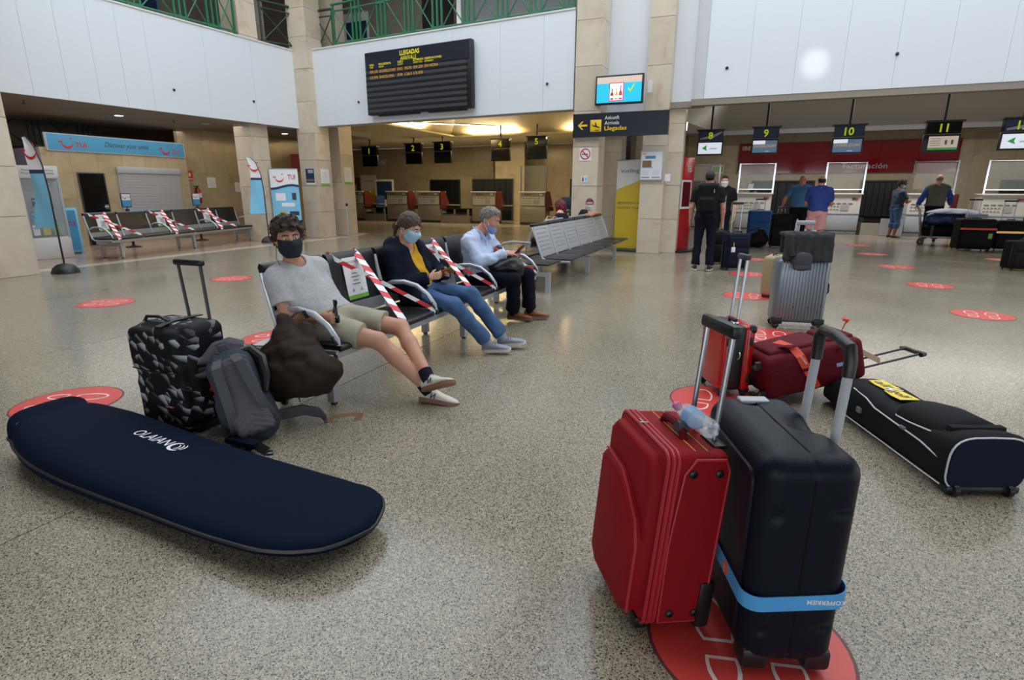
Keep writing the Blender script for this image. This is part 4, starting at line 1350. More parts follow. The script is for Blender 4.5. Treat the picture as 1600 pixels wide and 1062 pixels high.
def all_screens():
    for num, px0, px1, lab in (('1', -16.05, -15.25, 'dark overhead screen numbered one'), ('2', -13.8, -13.0, 'dark overhead screen numbered two'), ('3', -12.4, -11.6, 'dark overhead screen numbered three'),
                               ('4', -9.78, -8.98, 'dark overhead screen numbered four'), ('5', -8.25, -7.45, 'dark overhead screen numbered five')):
        zt = {'1': 3.2, '2': 3.27, '3': 3.29, '4': 3.33, '5': 3.38}[num]
        zc = 4.7 if num in '45' else 3.5
        desk_screen(num, (px0 + px1) / 2, 21.0, zt, 0.8, 0.83, lab, 'off', zc)
    for num, x0, x1, zt, h, mode, lab in (('8', 0.42, 1.1, 2.995, 0.66, 'logo', 'overhead screen numbered eight with a green arrow logo'), ('9', 1.82, 2.48, 3.02, 0.68, 'flight', 'overhead screen numbered nine showing a flight'),
                                          ('10', 3.72, 4.42, 3.0, 0.69, 'flight', 'overhead screen numbered ten showing a flight'), ('11', 5.67, 6.4, 3.01, 0.69, 'notice', 'overhead screen numbered eleven showing a cream notice'),
                                          ('12', 7.16, 7.9, 3.02, 0.7, 'logo', 'overhead screen at the right edge with a green arrow logo')):
        desk_screen(num, (x0 + x1) / 2 - 2, 17.0, zt, x1 - x0, h, lab, mode, {'8': 4.3, '9': 4.63, '10': 4.63, '11': 4.63, '12': 4.63}[num])
    desk_screen('6', -2.55, 18.0, 2.55, 0.75, 0.7, 'partly hidden overhead screen with a green arrow logo between the stone columns', 'logo', 3.5)
all_screens()

# ------------------------------------------------------------------ check-in desks
def desk_left(x, y, label):
    t = thing('checkin_desk', label, 'check-in desk', (x, y, 0), 0, 'check-in desks in the left hall')
    w = 1.12
    bx(t, 'plinth', 0, 0.03, 0, w, 0.6, 0.1, 'dksteel')
    bx(t, 'front_panel', 0, 0, 0.1, w, 0.6, 0.74, 'counter', 0.008)
    bx(t, 'foot_rail', 0.0, -0.03, 0.2, w, 0.0, 0.23, 'alu2')
    bx(t, 'upper_panel', 0.02, 0.01, 0.75, w - 0.02, 0.55, 1.28, 'counter')
    bx(t, 'notice_strip', 0.05, -0.012, 0.79, w - 0.04, 0.0, 1.13, 'offw')
    bx(t, 'desk_top', -0.04, -0.05, 1.28, w + 0.02, 0.55, 1.33, 'offw', 0.01)
    bx(t, 'print_block', 0.62, -0.016, 0.84, 0.86, -0.011, 1.0, 'lgrey')
    b = MB()
    for k in range(5):
        b.box(0.1 + k * 0.095, -0.016, 0.86, 0.16 + k * 0.095, -0.011, 0.88).box(0.1 + k * 0.095, -0.016, 0.95, 0.16 + k * 0.095, -0.011, 0.97).box(0.1 + k * 0.17, -0.016, 1.06, 0.22 + k * 0.17, -0.011, 1.085)
    tag(obj('small_print', b, M['grey'], t, False), kind='stuff')
    bx(t, 'sticker', 0.86, -0.002, 1.18, 0.98, 0.012, 1.25, 'paper')
    bx(t, 'sticker', 0.2, -0.002, 1.18, 0.5, 0.012, 1.24, 'wood2')
    mb = MB().add([(w + 0.0, 0, 0.55), (w, 0.02, 1.34), (w, 0.42, 1.34), (w, 0.95, 0.55), (w + 0.05, 0, 0.55), (w + 0.05, 0.02, 1.34), (w + 0.05, 0.42, 1.34), (w + 0.05, 0.95, 0.55)],
                  [(0, 1, 2, 3), (7, 6, 5, 4), (0, 4, 5, 1), (1, 5, 6, 2), (2, 6, 7, 3), (3, 7, 4, 0)])
    obj('side_cheek', mb, M['wood'], t, False)
    bx(t, 'keyboard_shelf', 0.3, 0.5, 0.72, w + 0.5, 0.95, 0.76, 'counter')
    return t
d1 = desk_left(-17.75, 21.6, 'grey check-in desk under screen one, cut by the stone column')
for x, y, lab in ((-15.35, 21.6, 'grey check-in desk under screen two'), (-13.7, 21.6, 'grey check-in desk under screen three'), (-11.05, 21.7, 'grey check-in desk under screen four, behind the older man'), (-8.88, 21.8, 'grey check-in desk under screen five')):
    c = copy_tree(d1)
    c.location = (x, y, 0)
    c['label'] = lab
for i, (x0, x1, lab) in enumerate(((-16.55, -15.42, 'low baggage belt between desks one and two'), (-12.5, -11.12, 'low baggage belt between desks three and four'))):
    t = thing('baggage_belt', lab, 'conveyor', (x0, 21.5, 0), 0, 'baggage belts in the left hall')
    w = x1 - x0
    bx(t, 'side_panel', 0, 0, 0, w, 0.9, 0.32, 'counter')
    for k in range(2):
        bx(t, 'window_frame', k * w / 2 + 0.02, -0.01, 0.32, k * w / 2 + w / 2 - 0.02, 0.06, 0.36, 'alu2')
    for k in range(3):
        bx(t, 'post', k * (w - 0.08) / 2, 0, 0.32, k * (w - 0.08) / 2 + 0.08, 0.06, 0.58, 'counter')
    bx(t, 'belt', 0.04, 0.06, 0.33, w - 0.04, 0.85, 0.4, 'black2')
    bx(t, 'rear_panel', 0, 0.82, 0.32, w, 0.88, 0.6, 'black2')
    bx(t, 'top_rail', 0, -0.01, 0.58, w, 0.07, 0.62, 'black')
def opening(x0, x1, z1, y, label):
    t = thing('belt_opening', label, 'opening', (x0, y, 0), 0, 'dark baggage openings in the walls')
    w = x1 - x0
    bx(t, 'frame', -0.06, 0, 0, w + 0.06, 0.06, z1 + 0.06, 'dkgreen')
    bx(t, 'recess_shade', 0, -0.006, 0.02, w, 0.02, z1, 'black2')  # flat black sheet stands in for the shade inside the opening
    n = 7
    for k in range(n):
        bx(t, 'strip_curtain', w * k / n + 0.01, -0.02 - 0.008 * (k % 2), 0.45, w * (k + 1) / n - 0.01, -0.008, z1 - 0.03, 'black')
opening(-15.6, -13.95, 1.85, 25.93, 'dark baggage opening behind desk two')
opening(-12.4, -10.4, 1.85, 24.5, 'dark baggage opening behind desk four')
opening(-7.95, -6.35, 1.85, 25.93, 'dark baggage opening behind desk five')
opening(-0.05, 2.2, 1.75, 26.02, 'dark baggage opening between desks nine and ten')
opening(3.9, 5.3, 1.75, 26.02, 'dark baggage opening between desks ten and eleven')
opening(8.3, 11.0, 1.75, 26.02, 'dark baggage opening beyond desk twelve')
opening(-2.6, -1.6, 1.75, 26.02, 'dark baggage opening behind the man in black')

def far_fittings():
    t = thing('door', 'brown wooden door behind desk one', 'door', (-21.0, 25.92, 0), 0)
    bx(t, 'frame', -0.06, -0.01, 0, 0.96, 0.04, 2.12, 'lgrey')
    bx(t, 'leaf', 0, -0.03, 0.01, 0.9, -0.01, 2.06, 'wood2')
    bx(t, 'notice', 0.25, -0.036, 1.35, 0.65, -0.03, 1.65, 'offw')
    bx(t, 'notice', 0.25, -0.036, 0.95, 0.65, -0.03, 1.25, 'offw')
    obj('handle', MB().cyl((0.82, -0.05, 1.0), (0.7, -0.05, 1.0), 0.015, n=8), M['alu2'], t)
    t = thing('advert_stand', 'white framed navy and teal advert stand behind desk two', 'advert stand', (-17.35, 24.3, 0), 0.25)
    bx(t, 'frame', -0.5, -0.05, 0.05, 0.5, 0.05, 1.9, 'offw', 0.04)
    bx(t, 'sheet', -0.4, -0.056, 0.9, 0.4, -0.04, 1.8, 'navyp')
    bx(t, 'sheet', -0.4, -0.056, 0.14, 0.4, -0.04, 0.6, 'sky')
    bx(t, 'sheet', -0.4, -0.056, 0.6, 0.4, -0.04, 0.9, 'offw')
    bx(t, 'print_block', -0.3, -0.06, 0.66, -0.12, -0.05, 0.84, 'navyp')
    bx(t, 'print_block', 0.08, -0.06, 0.7, 0.3, -0.05, 0.86, 'red')
    bx(t, 'foot', -0.5, -0.25, 0, 0.5, 0.25, 0.05, 'dksteel')
    def chair(x, y, rz, lab):
        c = thing('office_chair', lab, 'chair', (x, y, 0), rz, 'blue office chairs at the left desks')
        obj('backrest', MB().rbox(-0.22, 0.18, 0.62, 0.22, 0.26, 1.12, 0.06, 3), M['bluechair'], c)
        obj('seat', MB().rbox(-0.23, -0.22, 0.48, 0.23, 0.22, 0.56, 0.04, 3), M['bluechair'], c)
        obj('gas_post', MB().cyl((0, 0, 0.08), (0, 0, 0.48), 0.03, n=10).box(-0.03, 0.1, 0.5, 0.03, 0.25, 0.54), M['black'], c)
        for k in range(5):
            a = 2 * PI * k / 5
            obj('foot', MB().cyl((0, 0, 0.1), (0.28 * math.cos(a), 0.28 * math.sin(a), 0.05), 0.025, 0.015, 8), M['black'], c)
    chair(-16.5, 22.8, 0.9, 'blue office chair behind desk one')
    chair(-7.2, 22.9, 0.4, 'blue office chair beside desk five')
    chair(-11.7, 23.3, -0.5, 'blue office chair behind the belt of desk three')
    for k, (x, z, lab) in enumerate(((-21.2, 2.7, 'pale notice on the wall left of screen one'), (-18.8, 2.6, 'pale notice on the wall right of screen one'))):
        t = thing('notice_sheet', lab, 'notice', (x, 25.98, z))
        bx(t, 'sheet', 0, -0.01, 0, 0.45, 0, 0.4, 'lgrey')
        bx(t, 'print_block', 0.05, -0.014, 0.1, 0.4, -0.009, 0.3, 'offw')
    t = thing('glass_screen', 'tall clear screen standing at desk five', 'glass screen', (-8.8, 21.79, 1.335))
    bx(t, 'pane', 0, 0, 0.0, 1.05, 0.012, 1.0, 'glass')
    bx(t, 'post', 1.05, -0.02, 0, 1.09, 0.03, 1.0, 'alu2')
    bx(t, 'post', -0.04, -0.02, 0, 0, 0.03, 1.0, 'alu2')
far_fittings()

def desk_right(x, y, w, label, logo_right=True):
    t = thing('checkin_desk', label, 'check-in desk', (x, y, 0), 0, 'check-in desks in the right hall')
    bx(t, 'plinth', 0, 0.02, 0, w, 0.7, 0.12, 'counter_w')
    bx(t, 'front_panel', 0, 0, 0.14, w, 0.7, 0.66, 'counter_w', 0.006)
    bx(t, 'steel_band', -0.01, -0.02, 0.1, w + 0.01, 0.0, 0.14, 'dksteel')
    bx(t, 'steel_band', -0.01, -0.012, 0.66, w + 0.01, 0.0, 0.69, 'alu2')
    bx(t, 'upper_panel', 0, 0.01, 0.69, w, 0.6, 1.28, 'offw')
    bx(t, 'desk_top', -0.04, -0.05, 1.28, w + 0.04, 0.6, 1.33, 'offw', 0.01)
    bx(t, 'print_block', 0.55, -0.004, 0.78, 0.78, 0.011, 0.96, 'lgrey')
    b = MB()
    for k in range(5):
        b.box(0.08 + k * 0.09, -0.003, 0.8, 0.13 + k * 0.09, 0.011, 0.82).box(0.08 + k * 0.09, -0.003, 0.9, 0.13 + k * 0.09, 0.011, 0.92).box(0.08 + k * 0.17, -0.003, 0.99, 0.2 + k * 0.17, 0.011, 1.015)
    tag(obj('small_print', b, M['grey'], t, False), kind='stuff')
    xl = w - 0.25 if logo_right else 0.08
    bx(t, 'airline_mark', xl, -0.004, 1.12, xl + 0.08, 0.011, 1.18, 'dgrey')
    bx(t, 'airline_mark', xl + 0.08, -0.004, 1.12, xl + 0.16, 0.011, 1.18, 'red')
    g = obj('glass_guard', MB().box(0.04, 0.0, 1.45, w - 0.04, 0.01, 2.28), M['glass'], t, False)
    for xx in (0.0, w):
        bx(t, 'guard_post', xx - 0.025, -0.02, 1.33, xx + 0.025, 0.03, 2.3, 'chrome')
    bx(t, 'guard_rail', 0, -0.015, 1.43, w, 0.025, 1.46, 'chrome')
    bx(t, 'guard_rail', 0, -0.015, 2.27, w, 0.025, 2.29, 'chrome')
    return t
d8 = desk_right(-2.25, 21.4, 1.1, 'white check-in desk under screen eight, behind the man in black')
for x, lab in ((-0.5, 'white check-in desk with glass guard under screen nine'), (2.15, 'white check-in desk with glass guard under screen ten'), (4.55, 'white check-in desk with glass guard under screen eleven'), (6.4, 'white check-in desk with glass guard at the right edge')):
    c = copy_tree(d8)
    c.location = (x, 21.4, 0)
    c['label'] = lab
t = thing('office_chair', 'brown backed chair behind the desk beside the masked clerk', 'chair', (5.95, 22.1, 0), 0.3)
obj('backrest', MB().rbox(-0.2, 0.18, 0.7, 0.2, 0.25, 1.32, 0.06, 3), M['wood'], t)
obj('seat', MB().rbox(-0.22, -0.22, 0.48, 0.22, 0.22, 0.56, 0.04, 3), M['wood'], t)
obj('gas_post', MB().cyl((0, 0, 0.0), (0, 0, 0.48), 0.04, n=10).box(-0.03, 0.1, 0.5, 0.03, 0.24, 0.75), M['black'], t)
t = thing('desk_screen_small', 'small dark computer monitor on the desk under screen nine', 'screen', (-0.2, 21.85, 1.335))
bx(t, 'bezel', -0.02, 0, 0.1, 0.2, 0.03, 0.32, 'black', 0.01); bx(t, 'stand', 0.07, 0.0, 0, 0.11, 0.06, 0.12, 'black')
bx(t, 'screen', 0.0, -0.004, 0.13, 0.18, 0.005, 0.3, 'lgrey')
for i, (x0, x1, lab) in enumerate(((0.62, 2.1, 'steel baggage belt between desks nine and ten'), (3.35, 4.5, 'steel baggage belt between desks ten and eleven'))):
    t = thing('baggage_belt', lab, 'conveyor', (x0, 21.3, 0), 0, 'baggage belts in the right hall')
    bx(t, 'side_panel', 0, 0, 0, x1 - x0, 2.4, 0.4, 'counter')
    bx(t, 'end_plate', (x1 - x0) * 0.45, -0.02, 0.02, x1 - x0, 0.0, 0.55, 'alu')
    bx(t, 'belt', 0.05, 0.05, 0.4, x1 - x0 - 0.05, 2.4, 0.44, 'black2')
    bx(t, 'side_rail', 0, 0, 0.4, 0.05, 2.4, 0.55, 'black')
def red_panel():
    t = thing('airline_panel', 'long glossy dark red panel on the wall above desks nine to eleven', 'wall panel', (-0.72, 26.04, 2.09))
    w, h = 7.55, 1.19
    n = 6
    for k in range(n):
        bx(t, 'panel', w * k / n + 0.002, -0.06, 0, w * (k + 1) / n - 0.002, 0.05, h, 'redwall')
    text(t, 'IBERIA', 0.5, 0.92, 0.16, M['offw'], -0.064, 0.75)
    text(t, 'Facturación', 4.6, 0.16, 0.2, M['lgrey'], -0.064, 1.5)
red_panel()
t = thing('info_totem', 'tall red totem on a black base beside the right stone column', 'totem', (-1.5, 13.7, 0), 1.12)
bx(t, 'base', -0.42, -0.32, 0, 0.42, 0.32, 0.045, 'black')
bx(t, 'body', -0.3, -0.07, 0.045, 0.3, 0.07, 2.12, 'redkiosk', 0.012)
bx(t, 'poster_frame', -0.2, -0.085, 0.98, 0.2, -0.065, 1.62, 'paper')
bx(t, 'poster_print', -0.16, -0.09, 1.03, 0.16, -0.08, 1.58, 'reds2')
text(t, 'IB', 0.1, 1.8, 0.14, M['offw'], -0.074, 0.16)
bx(t, 'side_rail', -0.34, -0.09, 0.045, -0.3, 0.09, 1.7, 'dksteel')
t = thing('wall_plaque', 'small pale green sign on the wall above the man in black', 'sign', (-1.75, 26.05, 2.1))
bx(t, 'plate', 0, -0.02, 0, 0.5, 0, 0.35, 'offw'); bx(t, 'print', 0.05, -0.025, 0.06, 0.45, -0.018, 0.28, 'greenp')

# ================================================================== BENCHES
def inst_parts(parent, lst):
    for nm, me, loc in lst:
        link(nm, me, parent, loc)

def arm_path(y):
    return [(-0.50, y, 0.60), (-0.42, y, 0.635), (-0.3, y, 0.645), (-0.18, y, 0.62), (-0.08, y, 0.555), (-0.015, y, 0.475), (-0.005, y, 0.435)]

def bench(label, loc, rz, n, pitch, leg_ys, arm_idx, table=(True, True), group='beam seat rows'):
    # local: seats face +x, run along +y from y=0; x=0 is the front edge of the seats
    t = thing('beam_bench', label, 'bench', loc, rz, group)
    L = n * pitch
    obj('beam', MB().box(-0.38, -0.2 if table[0] else -0.02, 0.305, -0.28, L + (0.48 if table[1] else 0.02), 0.365), M['alu'], t, False)
    obj('front_rail', MB().box(-0.055, 0, 0.345, -0.02, L, 0.385), M['alu'], t, False)
    for y in leg_ys:
        b = MB().box(-0.60, y - 0.03, 0.245, -0.12, y + 0.03, 0.305)
        obj('cross_beam', b, M['alu'], t, False)
        for x in (-0.17, -0.6):
            obj('leg', MB().box(x, y - 0.03, 0.018, x + 0.055, y + 0.03, 0.2455), M['alu'], t, False)
            obj('foot', MB().cyl((x + 0.0275, y, 0), (x + 0.0275, y, 0.02), 0.022, n=10), M['black'], t)
    seat = mesh_from(MB().rbox(-0.50, 0.018, 0.385, 0.0, pitch - 0.018, 0.43, 0.02, 3), 'seat', M['leather'])
    prof = [(-0.50, 0.50), (-0.535, 0.62), (-0.565, 0.76), (-0.575, 0.86), (-0.595, 0.905), (-0.625, 0.915), (-0.64, 0.885), (-0.625, 0.84), (-0.60, 0.74), (-0.57, 0.61), (-0.535, 0.50)]
    bk = MB().loft([[(x, y, z) for x, z in prof] for y in (0.02, pitch - 0.02)])
    back = mesh_from(bk, 'backrest', M['leather'], True, 50)
    low = mesh_from(MB().box(-0.515, 0.02, 0.44, -0.495, pitch - 0.02, 0.53), 'back_panel', M['alu'], False)
    for k in range(n):
        y = k * pitch
        link('seat', seat, t, (0, y, 0))
        link('backrest', back, t, (0, y, 0))
        link('back_panel', low, t, (0, y, 0))
    for k in range(n + 1):
        y = k * pitch
        b = MB().tube([(-0.585, y, 0.86), (-0.565, y, 0.76), (-0.53, y, 0.62), (-0.50, y, 0.50), (-0.47, y, 0.41), (-0.42, y, 0.38), (-0.3, y, 0.375), (-0.02, y, 0.385)], 0.016, 8)
        obj('side_frame', b, M['alu'], t)
        if k in arm_idx:
            obj('armrest', MB().tube(arm_path(y), [0.016, 0.019, 0.02, 0.02, 0.019, 0.017, 0.015], 10), M['alu'], t)
            obj('arm_pad', MB().tube([(-0.04, y, 0.492), (-0.012, y, 0.44)], 0.022, 8), M['black'], t)
    for q, y0, dy in ((0, -0.23, 0.21), (1, L + 0.03, 0.44)):
        if table[q]:
            obj('side_table', MB().rbox(-0.64, y0, 0.372, -0.12, y0 + dy, 0.392, 0.008, 2), M['dksteel'], t)
    return t

bench('long beam bench with black padded seats where the three masked travellers sit', (-2.29, 2.64, 0), 0.0, 6, 0.595, [0.07, 1.92, 3.62], (0, 2, 4, 6), (True, True))
bench('black beam bench with striped tape in front of the travel booth', (-11.63, 7.12, 0), math.radians(13.8), 6, 0.78, [0.3, 2.4, 4.6], (0, 2, 4, 6), (False, False))

def mesh_bench():
    # back-to-back row: perforated silver backs, black pads, seats on both sides
    t = thing('double_bench', 'back-to-back bench with perforated silver backs beyond the older man', 'bench', (-2.38, 7.78, 0), 0.0)
    n, p = 6, 0.70
    L = n * p
    obj('beam', MB().box(-0.37, -0.3, 0.30, -0.29, L + 0.05, 0.36), M['alu'], t, False)
    obj('beam', MB().box(-0.85, -0.3, 0.30, -0.77, L + 0.05, 0.36), M['alu'], t, False)
    for y in (-0.55, 1.52, 3.58):
        obj('cross_beam', MB().box(-1.05, y - 0.035, 0.22, -0.10, y + 0.035, 0.285), M['alu'], t, False)
        for x in (-0.16, -1.05):
            obj('leg', MB().box(x, y - 0.035, 0.0, x + 0.06, y + 0.035, 0.2205), M['alu'], t, False)
        obj('riser', MB().box(-0.36, y - 0.02, 0.285, -0.3, y + 0.02, 0.305).box(-0.84, y - 0.02, 0.285, -0.78, y + 0.02, 0.305).box(-0.84, y - 0.02, 0.285, -0.30, y + 0.02, 0.29), M['alu'], t, False)
    pad = mesh_from(MB().rbox(-0.44, 0.03, 0.375, 0.02, p - 0.03, 0.41, 0.018, 3), 'seat_pad', M['leather'])
    pad2 = mesh_from(MB().rbox(-1.16, 0.03, 0.375, -0.72, p - 0.03, 0.41, 0.018, 3), 'seat_pad', M['leather'])
    # perforated back: grid of cells with slots left open
    def back_mesh():
        b = MB()
        rows, cols = 6, 7
        z0, z1 = 0.50, 0.86
        x_at = lambda z: -0.44 - (z - 0.45) * 0.36
        def q(ya, yb, za, zb):
            b.add([(x_at(za), ya, za), (x_at(za), yb, za), (x_at(zb), yb, zb), (x_at(zb), ya, zb), (x_at(za) - 0.012, ya, za), (x_at(za) - 0.012, yb, za), (x_at(zb) - 0.012, yb, zb), (x_at(zb) - 0.012, ya, zb)],
                  [(0, 1, 2, 3), (7, 6, 5, 4), (0, 4, 5, 1), (1, 5, 6, 2), (2, 6, 7, 3), (3, 7, 4, 0)])
        q(0.035, p - 0.035, 0.42, z0)
        dz = (z1 - z0) / rows
        ya, yb = 0.035, p - 0.035
        dy = (yb - ya - 0.12) / cols
        for r in range(rows):
            za = z0 + r * dz
            q(ya, yb, za + 0.022, za + dz)
            q(ya, ya + 0.06, za, za + 0.022)
            q(yb - 0.06, yb, za, za + 0.022)
            for c in range(cols):
                q(ya + 0.06 + c * dy + 0.028, ya + 0.06 + (c + 1) * dy, za, za + 0.022)
        return mesh_from(b, 'perforated_back', M['alu'], False)
    bm_ = back_mesh()
    top = mesh_from(MB().rbox(-0.645, 0.02, 0.855, -0.575, p - 0.02, 0.9, 0.02, 3), 'top_pad', M['black'])
    for k in range(n):
        y = k * p
        link('seat_pad', pad, t, (0, y, 0))
        link('seat_pad', pad2, t, (0, y, 0))
        link('perforated_back', bm_, t, (0, y, 0))
        link('top_pad', top, t, (0, y, 0))
    for k in range(n + 1):
        y = min(max(k * p, 0.0), L)
        for s in (0,):
            obj('side_frame', MB().tube([(-0.6, y, 0.85), (-0.52, y, 0.68), (-0.46, y, 0.5), (-0.42, y, 0.40), (-0.33, y, 0.362), (0.01, y, 0.368)], 0.017, 8), M['alu'], t)
            obj('side_frame', MB().tube([(-0.6, y, 0.80), (-0.66, y, 0.6), (-0.70, y, 0.45), (-0.78, y, 0.365), (-1.15, y, 0.37)], 0.015, 8), M['alu'], t)
    obj('armrest', MB().tube([(-0.6, -0.02, 0.62), (-0.9, -0.02, 0.63), (-1.05, -0.02, 0.6), (-1.15, -0.02, 0.5), (-1.18, -0.02, 0.40)], 0.018, 8), M['alu'], t)
    obj('seat_pad', MB().rbox(-0.95, -0.62, 0.375, -0.1, -0.05, 0.40, 0.015, 2), M['black'], t)
    obj('back_rail', MB().cyl((-0.72, 0.9, 0.9), (-0.72, 3.3, 0.9), 0.02, n=8), M['alu'], t)
mesh_bench()

def striped_tape(label, path, side, w=0.062, step=0.075, skew=0.55):
    # red and white barrier tape: separate slanted fields along the path
    P = [Vector(p) for p in path]
    seg = [(P[i + 1] - P[i]).length for i in range(len(P) - 1)]
    tot = sum(seg)
    sd = Vector(side).normalized()
    def at(s):
        s = max(0, min(tot, s))
        for i, l in enumerate(seg):
            if s <= l or i == len(seg) - 1:
                return P[i] + (P[i + 1] - P[i]) * (s / l)
            s -= l
    b = MB()
    sub = 4
    n = int(tot / step) + 2
    sk = w * skew
    for k in range(-1, n):
        for j in range(sub):
            s0, s1 = (k + j / sub) * step, (k + (j + 1) / sub) * step
            if s1 <= -sk or s0 >= tot + sk: continue
            a0, a1, b0, b1 = at(s0 - sk), at(s1 - sk), at(s0 + sk), at(s1 + sk)
            h = sd * (w / 2)
            tdir = (P[-1] - P[0]).normalized()
            nn = tdir.cross(sd).normalized() * 0.001
            b.add([a0 - h - nn, a1 - h - nn, b1 + h - nn, b0 + h - nn, a0 - h + nn, a1 - h + nn, b1 + h + nn, b0 + h + nn], [(0, 1, 2, 3), (7, 6, 5, 4)], k % 2)
    o = obj('barrier_tape', b, [M['redtape'], M['whitetape']], None, False)
    return tag(o, label, 'tape', 'red and white barrier tapes on seats')

def seat_notice(label, T):
    t = thing('seat_notice', label, 'notice', (0, 0, 0), 0, 'white notices on closed seats')
    t.matrix_world = T
    w, h = 0.24, 0.34
    bx(t, 'sheet', -w / 2, -0.004, 0, w / 2, 0, h, 'paper')
    bx(t, 'green_foot', -w / 2, -0.006, 0, w / 2, -0.003, 0.045, 'greenp')
    text(t, 'Info COVID-19', 0, h - 0.045, 0.018, M['orange'], -0.006, 0.17)
    b = MB()
    for k, (x0, x1) in enumerate(((-0.04, 0.04), (-0.05, 0.05), (-0.03, 0.03), (-0.045, 0.045))):
        b.box(x0, -0.006, 0.21 - k * 0.028, x1, -0.0035, 0.217 - k * 0.028)
    tag(obj('text_lines', b, M['grey'], t, False), kind='stuff')
    obj('pictogram', MB().prism([(-0.03, 0.235), (0.03, 0.235), (0.0, 0.28)], -0.006, -0.0035), M['lgrey'], t, False)
    for x in (-0.05, 0.05):
        obj('pictogram', MB().prism([(x - 0.02, 0.07), (x + 0.02, 0.07), (x, 0.1)], -0.006, -0.0035), M['lgrey'], t, False)
    return t

def closed_seats(base, rz, pitch, idx, who, w=0.062):
    R = Matrix.Translation(base) @ Matrix.Rotation(rz, 4, 'Z')
    for k, nm in zip(idx, who):
        y0 = k * pitch
        lp = [(-0.655, 0.62, 0.84), (-0.64, 0.62, 0.925), (-0.57, 0.60, 0.88), (-0.01, 0.22, 0.445), (0.008, 0.2, 0.40)]
        striped_tape('taut striped tape to the seat edge, ' + nm, [R @ Vector((x, y0 + y * pitch, z)) for x, y, z in lp], R.to_3x3() @ Vector((0.1, 1, 0.25)), w)
        lp = [(-0.655, 0.12, 0.84), (-0.64, 0.12, 0.925), (-0.57, 0.16, 0.87), (-0.30, 0.58, 0.66), (-0.03, 0.92, 0.46), (-0.005, 0.97, 0.41)]
        striped_tape('slack striped tape to the armrest, ' + nm, [R @ Vector((x, y0 + y * pitch, z)) for x, y, z in lp], R.to_3x3() @ Vector((0.3, 0.4, 1)), w * 0.5, 0.11)
        # sheet follows the slope of the backrest
        u = Vector((0, 1, 0)); up = Vector((-0.17, 0, 1)).normalized(); nrm_ = u.cross(up)
        Tm = R @ Matrix(((u.x, -nrm_.x, up.x, -0.518), (u.y, -nrm_.y, up.y, y0 + 0.47 * pitch), (u.z, -nrm_.z, up.z, 0.535), (0, 0, 0, 1)))
        seat_notice('white notice with green foot taped to the backrest, ' + nm, Tm)
closed_seats((-2.29, 2.64, 0), 0, 0.595, (1, 3, 5), ('closed seat beside the young man', 'closed seat between woman and older man', 'closed last seat past the older man'))
closed_seats((-11.63, 7.12, 0), math.radians(13.8), 0.78, (0, 2, 4), ('first seat of the booth bench', 'third seat of the booth bench', 'fifth seat of the booth bench'), 0.08)

# ================================================================== FLOOR STICKERS
def sticker(x, y, rz, label, r=0.3):
    t = thing('floor_sticker', label, 'floor sticker', (x, y, 0), rz, 'red footprint stickers on the floor')
    def disc(ra, z0, z1):
        return MB().lathe([(ra, z0), (ra, z1)], 40)
    obj('rim', disc(r, 0.0005, 0.0015), M['stickrim'], t, False)
    obj('disc', disc(r * 0.965, 0.0012, 0.0022), M['stick'], t, False)
    def outline(pts, nm):
        b = MB()
        n = len(pts)
        c = Vector((sum(p[0] for p in pts) / n, sum(p[1] for p in pts) / n))
        v, f = [], []
        for p in pts:
            q = Vector(p)
            d = (q - c).normalized() * 0.007
            for s in (q - d, q + d):
                v.append((s.x, s.y, 0.0028))
        for k in range(n):
            k2 = (k + 1) % n
            f.append((2 * k, 2 * k + 1, 2 * k2 + 1, 2 * k2))
        obj(nm, b.add(v, f), M['stickw'], t, False)
    for s in (-1, 1):
        cx = s * 0.095
        sole = [(cx + 0.058 * math.cos(a) + 0.008 * s * math.sin(a), 0.065 + 0.125 * math.sin(a)) for a in [2 * PI * k / 18 for k in range(-2, 12)]]
        sole = [p for p in sole]
        heel = [(cx + 0.045 * math.cos(a), -0.115 + 0.085 * math.sin(a)) for a in [PI + 2 * PI * k / 18 for k in range(-1, 11)]]
        outline(sole, 'sole_outline')
        outline(heel, 'heel_outline')
for x, y, rz, lab in (
        (-4.08, 2.02, -1.15, 'red footprint sticker behind the navy board bag'), (-7.34, 4.27, -1.0, 'red footprint sticker farthest left on the open floor'), (-7.55, 6.33, -1.0, 'red footprint sticker left of the young man'),
        (-4.1, 3.85, -0.9, 'red footprint sticker behind the brown bag on the bench'), (2.6, 7.9, -0.15, 'red footprint sticker nearest the right edge'), (2.63, 10.15, -0.1, 'second red footprint sticker from the right edge'),
        (2.65, 12.48, 0, 'third red footprint sticker going away at the right'), (2.65, 14.88, 0, 'fourth red footprint sticker going away at the right'), (2.7, 17.2, 0, 'farthest red footprint sticker, near the man in the cap'),
        (5.0, 14.76, 0, 'red footprint sticker in front of the two black cases'), (0.06, 8.09, 0, 'red footprint sticker beside the beige case'), (0.3, 5.87, 0.1, 'red footprint sticker in front of the silver case'),
        (0.06, 10.3, 0, 'red footprint sticker at the foot of the dark blue case'), (0.12, 12.65, 0, 'red footprint sticker behind the dark blue case'), (0.13, 1.62, 0.25, 'big red footprint sticker under the two front suitcases'), (-0.08, 3.78, 0, 'red footprint sticker under the upright red case')):
    sticker(x, y, rz, lab, 0.31)

